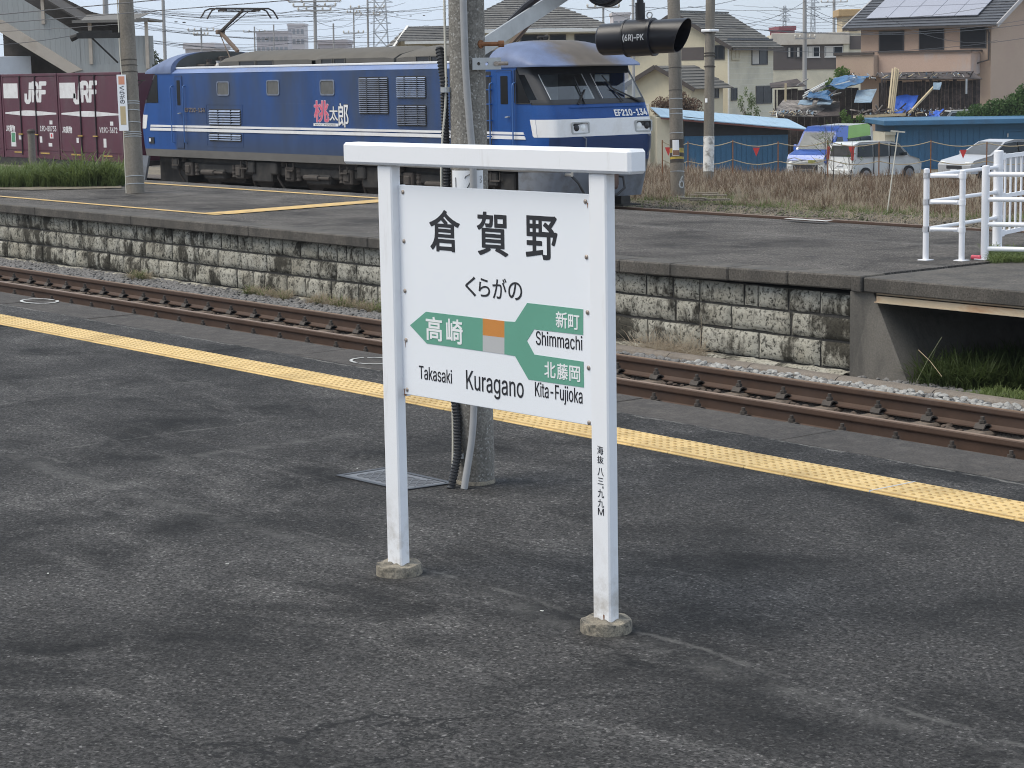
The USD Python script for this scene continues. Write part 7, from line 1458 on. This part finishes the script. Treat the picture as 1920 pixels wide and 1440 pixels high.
tb = [((1660, 213), (1676, 131)), ((1664, 213), (1681, 129)), ((1668, 212), (1684, 130)), ((1671, 212), (1688, 132))]
for i, (a_, b_) in enumerate(tb): solo('timber', MB(T).bar((xp(a_[0]), -.9+.06*i, zp(a_[1])), (xp(b_[0]), .3+.05*i, zp(b_[1])), .075, .075), M_TIMB, 'long fresh timber in the bundle leaning against the burnt shack', 'timber', 'bundle of leaning timbers')
solo('timber', MB(T).bar((xp(1697), -1.1, zp(214)), (xp(1755), .2, zp(164)), .09, .09), M_TIMB, 'single fresh timber slanting to the upper right across the shack front', 'timber')
loose('roof_sheet', [(1750, 170, -.1), (1762, 171, -.1), (1768, 158, .2), (1752, 158, .2)], M_PALE, 'small blue grey sheet at the top of the slanting timber', 'roof sheet')
solo('timber', MB(T).bar((xp(1472), -.2, zp(188)), (xp(1472.5), -.2, zp(154)), .09, .09), M_TIMB, 'upright pale post at the left end of the burnt shack', 'post')
solo('timber', MB(T).bar((xp(1593), -1.2, zp(218)), (xp(1690), -1.3, zp(215)), .1, .12), M_TIMB, 'pale beam lying level on the ground before the shack', 'timber')
for i in range(16):
    a_ = A(1490+70*rng.random(), 196-38*rng.random()); b_ = a_+A(25+25*rng.random(), -8-14*rng.random())
    solo('roof_pole', MB(T).bar((xp(a_[0]), .1+1.2*rng.random(), zp(a_[1])), (xp(b_[0]), .6+1.4*rng.random(), zp(b_[1])), .05, .05), M_ASH if i % 2 else M_WTRIM, 'pale pole lying across the collapsed left part of the shack roof', 'pole', 'poles strewn on the shack roof')
for i in range(24):
    a_ = A(1600+90*rng.random(), 219-14*rng.random()); c = A(xp(a_[0]), -1.2+rng.random(), zp(a_[1])); d = A(rng.random()-.5, rng.random()-.5, .5*(rng.random()-.3))
    solo('scrap_wood', MB(T).bar(c-d*.8, c+d*.8, .07, .05), M_CHAR2 if i % 2 else M_ASH, 'broken piece of wood in the scrap heap between shack and van', 'scrap wood', 'scrap wood heap')

def chip(m_, a_, b_, c_):
    return lambda q: usdkit.mesh(stage, q, MB().box((-a_, -b_, -c_), (a_, b_, c_)).get(), m_)
n = 420; u_ = r_.random(n); px_ = np.where(u_ < .35, 1445+80*r_.random(n), 1600+240*r_.random(n)); py_ = np.where(u_ < .35, 214-7*r_.random(n), np.where(r_.random(n) < .62, 219-12*r_.random(n)**2, 151-10*r_.random(n)))
P = T(np.stack([xp(px_), np.where(py_ > 185, -1.3+1.2*r_.random(n), .2+2.4*r_.random(n)), zp(py_)+.04], 1))
scatter('rubble', P, [chip(M_ASH, .16, .04, .012), chip(M_CHAR, .22, .03, .015), chip(M_ASH, .10, .06, .012), chip(M_WTRIM, .12, .02, .012), chip(M_PALE, .09, .05, .01), chip(M_TIMB, .16, .02, .015)], .4+.7*r_.random(n), None, 'small charred and ashy rubble strewn over the burnt shack', tilt=2.2, seed=41, category='rubble')
# ------------------------------------------------------------------ plants
def leaf_cloud(n, blobs, size, seed):
    r_ = np.random.default_rng(seed); V, F = [], []
    wts = np.array([b_[1][0]*b_[1][1]*b_[1][2] for b_ in blobs]); wts = wts/wts.sum()
    ids = r_.choice(len(blobs), n, p=wts)
    dirs = r_.normal(size=(n, 3)); dirs /= np.linalg.norm(dirs, axis=1, keepdims=True); rad = r_.random(n)**.45
    for i in range(n):
        c_, r3 = blobs[ids[i]]; p = np.array(c_)+dirs[i]*rad[i]*np.array(r3)
        a_, b_ = r_.normal(size=3), r_.normal(size=3); a_ /= np.linalg.norm(a_); b_ -= a_*(a_@b_); b_ /= np.linalg.norm(b_); s_ = size*(.6+.8*r_.random())
        q = len(V); V += [p-a_*s_, p+b_*s_*.45, p+a_*s_, p-b_*s_*.45]; F += [(q, q+1, q+2), (q, q+2, q+3)]
    return MB().add(V, F)
def bush(name, label, c, blobs, n, size, m_, cat='bush', trunk=.04, seed=1, th=None, limbs=6):
    c = np.asarray(c, float); t_ = thing(name, label, cat, c); B = [(c+A(*b_[0]), b_[1]) for b_ in blobs]
    tb_ = MB(); r_ = np.random.default_rng(seed)
    for i in range(limbs):
        bb_ = B[r_.integers(len(B))]; e_ = np.array(bb_[0])+r_.normal(size=3)*np.array(bb_[1])*.4; mid = c+(e_-c)*A(.35, .35, .55)+r_.normal(size=3)*.04*np.linalg.norm(e_-c)
        tb_.tube([c, mid, e_], [trunk, trunk*.6, trunk*.2], 6)
    part(t_, 'trunk', tb_, mat('bark_'+str(seed), (.12, .09, .065), .9, .2)); part(t_, 'crown', leaf_cloud(n, B, size, seed), m_)
M_LEAF = leaf_mat('bush_leaf', (.06, .105, .03), (.23, .31, .10), .3); M_LEAFY = leaf_mat('young_leaf', (.09, .15, .03), (.22, .30, .07), .4); M_LEAFO = leaf_mat('olive_far_leaf', (.085, .095, .06), (.16, .17, .10), .3); M_TWIG = leaf_mat('twig_brown', (.14, .09, .06), (.26, .19, .12), .2)
c = at(1860, 225, D=98); c[2] = -1.3; kk = 98/3933
bush('bush', 'dense dark green bush spreading over the blue shed at the right edge', c, [((R0*a_+A(0, 0, z_))+FH*d_, (r1, r1, r2)) for a_, z_, d_, r1, r2 in ((-1.3, .75, 0, .55, .42), (-.6, .95, .2, .7, .5), (.3, 1.15, .1, .8, .55), (1.1, 1.25, 0, .8, .7), (1.8, 1.6, .2, .8, .85), (-.2, .55, -.3, .8, .4), (1., .6, -.3, .9, .5), (-1.7, .3, -.2, .3, .3))], 9000, .085, M_LEAF, seed=31)
c = at(1585, 222, D=97); c[2] = -1.9
bush('shrub', 'yellow green shrub growing through the scrap heap behind the van', c, [((R0*a_+A(0, 0, z_)), (r1, r1, r1*1.2)) for a_, z_, r1 in ((-.2, .6, .45), (.3, .5, .5), (.1, 1.3, .3), (.7, 1.45, .22), (-.1, 1.7, .2), (.5, .9, .35))], 2600, .075, M_LEAFY, 'shrub', .03, 32)
c = at(1570, 143, D=128); c[2] = -.5
bush('shrub', 'bright green shrub left of the tan house balcony', c, [((R0*a_+A(0, 0, z_)), (r1, r1, r1)) for a_, z_, r1 in ((.0, 1.1, .6), (-.8, .8, .4), (.3, 1.9, .55), (-.4, 1.3, .5))], 1500, .11, M_LEAFY, 'shrub', .04, 33)
c = at(1402, 212, D=118); c[2] = -1.6
bush('sapling', 'thin pale green sapling before the cream house wall', c, [((R0*a_+A(0, 0, z_)), (r1, r1, r1*2.2)) for a_, z_, r1 in ((-.4, 1.6, .22), (.2, 1.7, .25), (.5, 1.1, .2), (0, .8, .25), (-.1, 2.2, .15))], 700, .07, leaf_mat('pale_sapling', (.16, .20, .09), (.28, .31, .17), .4), 'sapling', .03, 34)
c = at(1262, 200, D=118); c[2] = -1.0
bush('bush', 'bare reddish brown bush behind the pole marked 6', c, [((R0*a_+A(0, 0, z_)), (.7, .7, .6)) for a_, z_ in ((-.6, .9), (.3, 1.2), (1.0, .8), (0, .6))], 4500, .07, M_TWIG, 'bush', .03, 35)
c = at(602, 95, D=260); c[2] = -1.5
bush('tree', 'round hazy green far tree right of the pale tower block', c, [((R0*a_+A(0, 0, z_)), (r1, r1, r1)) for a_, z_, r1 in ((0, 4.9, 1.1), (-.7, 4.2, .9), (.7, 4.3, 1.), (.1, 5.8, .8), (0, 3.4, 1.0), (-1.2, 3.6, .6), (1.1, 3.4, .7))], 4200, .17, M_LEAFO, 'tree', .18, 36)
c = at(294, 130, D=150); c[2] = -1.6
bush('tree', 'small olive tree between the footbridge and the locomotive cab', c, [((R0*a_+A(0, 0, z_)), (r1, r1, r1)) for a_, z_, r1 in ((0, 4.2, .8), (-.4, 5., .6), (.5, 3.7, .7), (-.2, 3.2, .9), (.9, 3.0, .5))], 2200, .12, M_LEAFO, 'tree', .10, 37)
for i, (px, pyt, lb) in enumerate(((1562, 228, 'leafless tall stalk with a few leaves standing before the van'), (1545, 250, 'leafless thin stalk left of the tall one before the van'), (1590, 262, 'leafless stalk leaning right before the white car'))):
    c = at(px, 330, D=64); c[2] = gz(c[1]); tp_ = at(px-4+6*i, pyt, D=64)
    t_ = thing('bare_stalk', lb, 'weed', c); rr2 = np.random.default_rng(200+i); tb_ = MB().tube([c, (c+tp_)/2+R0*.06, tp_], [.018, .012, .004], 6)
    for j in range(12):
        s_ = c+(tp_-c)*(.3+.65*rr2.random()); e_ = s_+R0*(rr2.random()-.5)*.9+A(0, 0, .2+.35*rr2.random())+FH*(rr2.random()-.5)*.4; tb_.tube([s_, e_], [.007, .003], 5)
    part(t_, 'stem', tb_, M_DARK2); part(t_, 'leaves', leaf_cloud(60, [(tp_-A(0, 0, .4), (.45, .45, .5))], .03, 210+i), M_LEAFY)

# ------------------------------------------------------------------ far poles, pylons and wires
M_FPOLE = mat('far_pole_grey', (.30, .29, .28), .8, .1, 1.); M_WIRE = mat('overhead_wire', (.085, .085, .09), .6, .1); M_PYL = mat('pylon_steel', (.40, .42, .44), .6, .08)
def far_pole(label, px, pyt, pyb, D, r, arms=(), lean=0, m_=None):
    b0_ = at(px, 118, D=D); b0_[2] = -2.6; t0_ = at(px+lean, pyt, D=D)
    t_ = thing('utility_pole', label, 'utility pole', b0_); part(t_, 'shaft', MB().tube([b0_, t0_], [r*1.25, r], 10), m_ or M_FPOLE, smooth=40)
    for py, hw_ in arms:
        c_ = at(px+lean, py, D=D); a_ = part(t_, 'cross_arm', MB().bar(c_-R0*hw_+VD*r, c_+R0*hw_+VD*r, .09, .09), M_FPOLE)
        for q in (-1, -.5, .5, 1): part(a_, 'insulator', MB().tube([c_+R0*hw_*q+VD*r, c_+R0*hw_*q+VD*r+A(0, 0, .14), c_+R0*hw_*q+VD*r+A(0, 0, .22)], [.05, .07, .03], 8), M_INSUL)
for a_ in (('concrete utility pole rising behind the footbridge landing', 197, -20, 135, 84, .11), ('tall slim utility pole right of the footbridge', 309, -20, 130, 110, .085, (), -4), ('utility pole with curly brackets over the rear cab', 377, 52, 98, 150, .06, ((58, .9), (66, .5))), ('thin far utility pole left of the tower blocks', 477, 50, 98, 200, .07, ((60, 1.),)), ('thin far utility pole before the pink tower block', 513, 46, 98, 210, .07),
           ('far utility pole with several cross arms left of the round tree', 590, -15, 95, 130, .10, ((3, 1.6), (12, 1.3), (20, 1.0))), ('thin far utility pole right of the round tree', 625, 44, 92, 180, .07), ('far utility pole with small arms midway to the pylon', 663, 18, 92, 170, .06, ((24, .5), (62, .8))), ('far utility pole just left of the lattice pylon', 689, -10, 90, 150, .07, ((15, 1.2), (28, .9))),
           ('far pole seen over the hip roof right of its apex', 1131, 8, 60, 120, .06, ((14, .9),)), ('slim pale pole right of the hip roof', 1187, -20, 70, 130, .085), ('pale street pole standing before the apartment block', 1509, -30, 145, 118, .11, ((72, .55),)), ('far utility pole behind the beige building', 1564, -20, 62, 210, .14, ((4, 1.3),))):
    far_pole(*a_)
def pylon(label, px, pyt, D, wid, arms):
    kk_ = D/3933; hor = 129-(px-960)*.0172; H_ = (hor-pyt)*kk_+5; c_ = at(px, 110, D=D); c_[2] = -3
    t_ = thing('pylon', label, 'pylon', c_); w_ = lambda z_: wid*kk_*(.5-.26*z_/H_)
    sy = MB(); zs = np.linspace(0, H_, 9); cs = lambda z_: [c_+R0*sx_*w_(z_)+FH*sy_*w_(z_)+A(0, 0, z_) for sx_, sy_ in ((-1, -1), (1, -1), (1, 1), (-1, 1))]
    r_w = .055*D/400
    for z0_, z1_ in zip(zs[:-1], zs[1:]):
        A0, A1 = cs(z0_), cs(z1_)
        for q in range(4): sy.tube([A0[q], A1[q]], r_w*1.6, 4, False).tube([A0[q], A1[(q+1) % 4]], r_w, 4, False).tube([A0[(q+1) % 4], A1[q]], r_w, 4, False).tube([A1[q], A1[(q+1) % 4]], r_w, 4, False)
    part(t_, 'lattice_mast', sy, M_PYL)
    for py, hw_ in arms:
        z_ = (hor-py)*kk_+5; p_ = c_+A(0, 0, z_); part(t_, 'cross_arm', MB().tube([p_-R0*hw_*kk_, p_+R0*hw_*kk_], r_w*1.5, 4).tube([p_-R0*hw_*kk_, p_+A(0, 0, 8*kk_)], r_w, 4).tube([p_+R0*hw_*kk_, p_+A(0, 0, 8*kk_)], r_w, 4), M_PYL)
pylon('wide steel lattice pylon above the locomotive left of the speckled pole', 715, -60, 420, 34, ((5, 24), (24, 26), (44, 20)))
pylon('slim far lattice pylon behind the cream house roof', 1471, 12, 700, 9, ((22, 9), (30, 12), (38, 10)))
pylon('slim far lattice pylon left of the beige building', 1524, -20, 620, 11, ((6, 12), (18, 15), (30, 12)))
WIRES = [  # wires as pairs of seen ends, sag and distance at both ends; all hang in the air over the far tracks and streets
    ((-20, 29), (360, -6), .0, 34, 30), ((-20, 45), (600, -4), .0, 40, 34), ((-20, 60), (240, 44), .02, 60, 58), ((-20, 85), (160, 62), .05, 55, 56), ((215, 48), (1000, 62), .6, 90, 110), ((215, 66), (850, 76), .7, 95, 115), ((215, 70), (590, 72), .5, 90, 130), ((225, 38), (420, 44), .5, 90, 150), ((240, 20), (600, 8), .5, 80, 130), ((430, 20), (760, 5), .4, 70, 100), ((560, 4), (860, 14), .4, 130, 130), ((560, 20), (870, 6), .3, 130, 120), ((480, 54), (860, 52), .8, 200, 160), ((690, 16), (870, 30), .5, 150, 130), ((590, 38), (690, 15), .8, 130, 150),
    ((1000, 36), (1260, 10), .15, 60, 70), ((1180, 10), (1400, -6), .3, 90, 100), ((1290, 12), (1570, 8), .3, 120, 118), ((1275, 40), (1920, 46), .5, 85, 100), ((1275, 42), (1930, 36), .6, 85, 120), ((1390, 92), (1930, 70), .4, 100, 110), ((1510, 8), (1640, 42), .4, 118, 125), ((1510, 20), (1700, 60), .5, 118, 125), ((1380, 46), (1510, 2), .3, 110, 118), ((1640, 34), (1930, -6), .3, 122, 118), ((1300, 22), (1420, 46), .3, 75, 75), ((1000, -4), (1130, 14), .3, 110, 120), ((1130, 15), (1260, 40), .3, 120, 110), ((1450, 12), (1700, 22), .8, 160, 180), ((1430, 30), (1600, 26), .8, 200, 200), ((1660, 30), (1870, 76), .6, 118, 121), ((1560, 5), (1930, 22), .6, 210, 150)]
rw = np.random.default_rng(77)
for i in range(16):
    ya = 12+78*rw.random(); WIRES.append(((220+60*rw.random(), ya), (620+240*rw.random(), ya+16*(rw.random()-.6)), .3+.8*rw.random(), 130+60*rw.random(), 150+60*rw.random()))
for i in range(6):
    ya = 8+50*rw.random(); WIRES.append(((1370+60*rw.random(), ya), (1600+60*rw.random(), ya+14*(rw.random()-.5)), .3+.5*rw.random(), 170, 190))
for a_, b_, sag, Da, Db in WIRES:
    p_, q_ = at(*a_, D=Da), at(*b_, D=Db); pts = [p_+(q_-p_)*s_-A(0, 0, sag*4*s_*(1-s_)) for s_ in np.linspace(0, 1, 14)]
    solo('overhead_wire', MB().tube(pts, .008 if Da < 80 else .013, 5, False), M_WIRE, 'thin dark overhead wire crossing the sky above tracks and roofs', 'wire', 'overhead wires')
for i, (px, py, D) in enumerate(((300, 41, 95), (330, 41, 95), (345, 42, 95), (500, 73, 110), (745, 28, 130), (770, 30, 130), (795, 29, 130), (1550, 12, 160))):
    c = at(px, py, D=D); solo('wire_insulator', MB().tube([c-R0*.08, c-R0*.04, c+R0*.04, c+R0*.08], [.014, .026, .026, .014], 8), M_DARK2, 'small dark insulator strung on an overhead wire', 'insulator', 'insulators on the wires')

# ------------------------------------------------------------------ air
HAZE = usdkit.material(stage, '/World/Looks/haze_air', {'v': ('principled_volume', {'color': (.86, .91, .98), 'density': .00020, 'anisotropy': .2})}, volume='v.volume')
solo('haze', MB().box((-1400, -900, -6), (900, 1400, 160)), HAZE, kind='stuff')
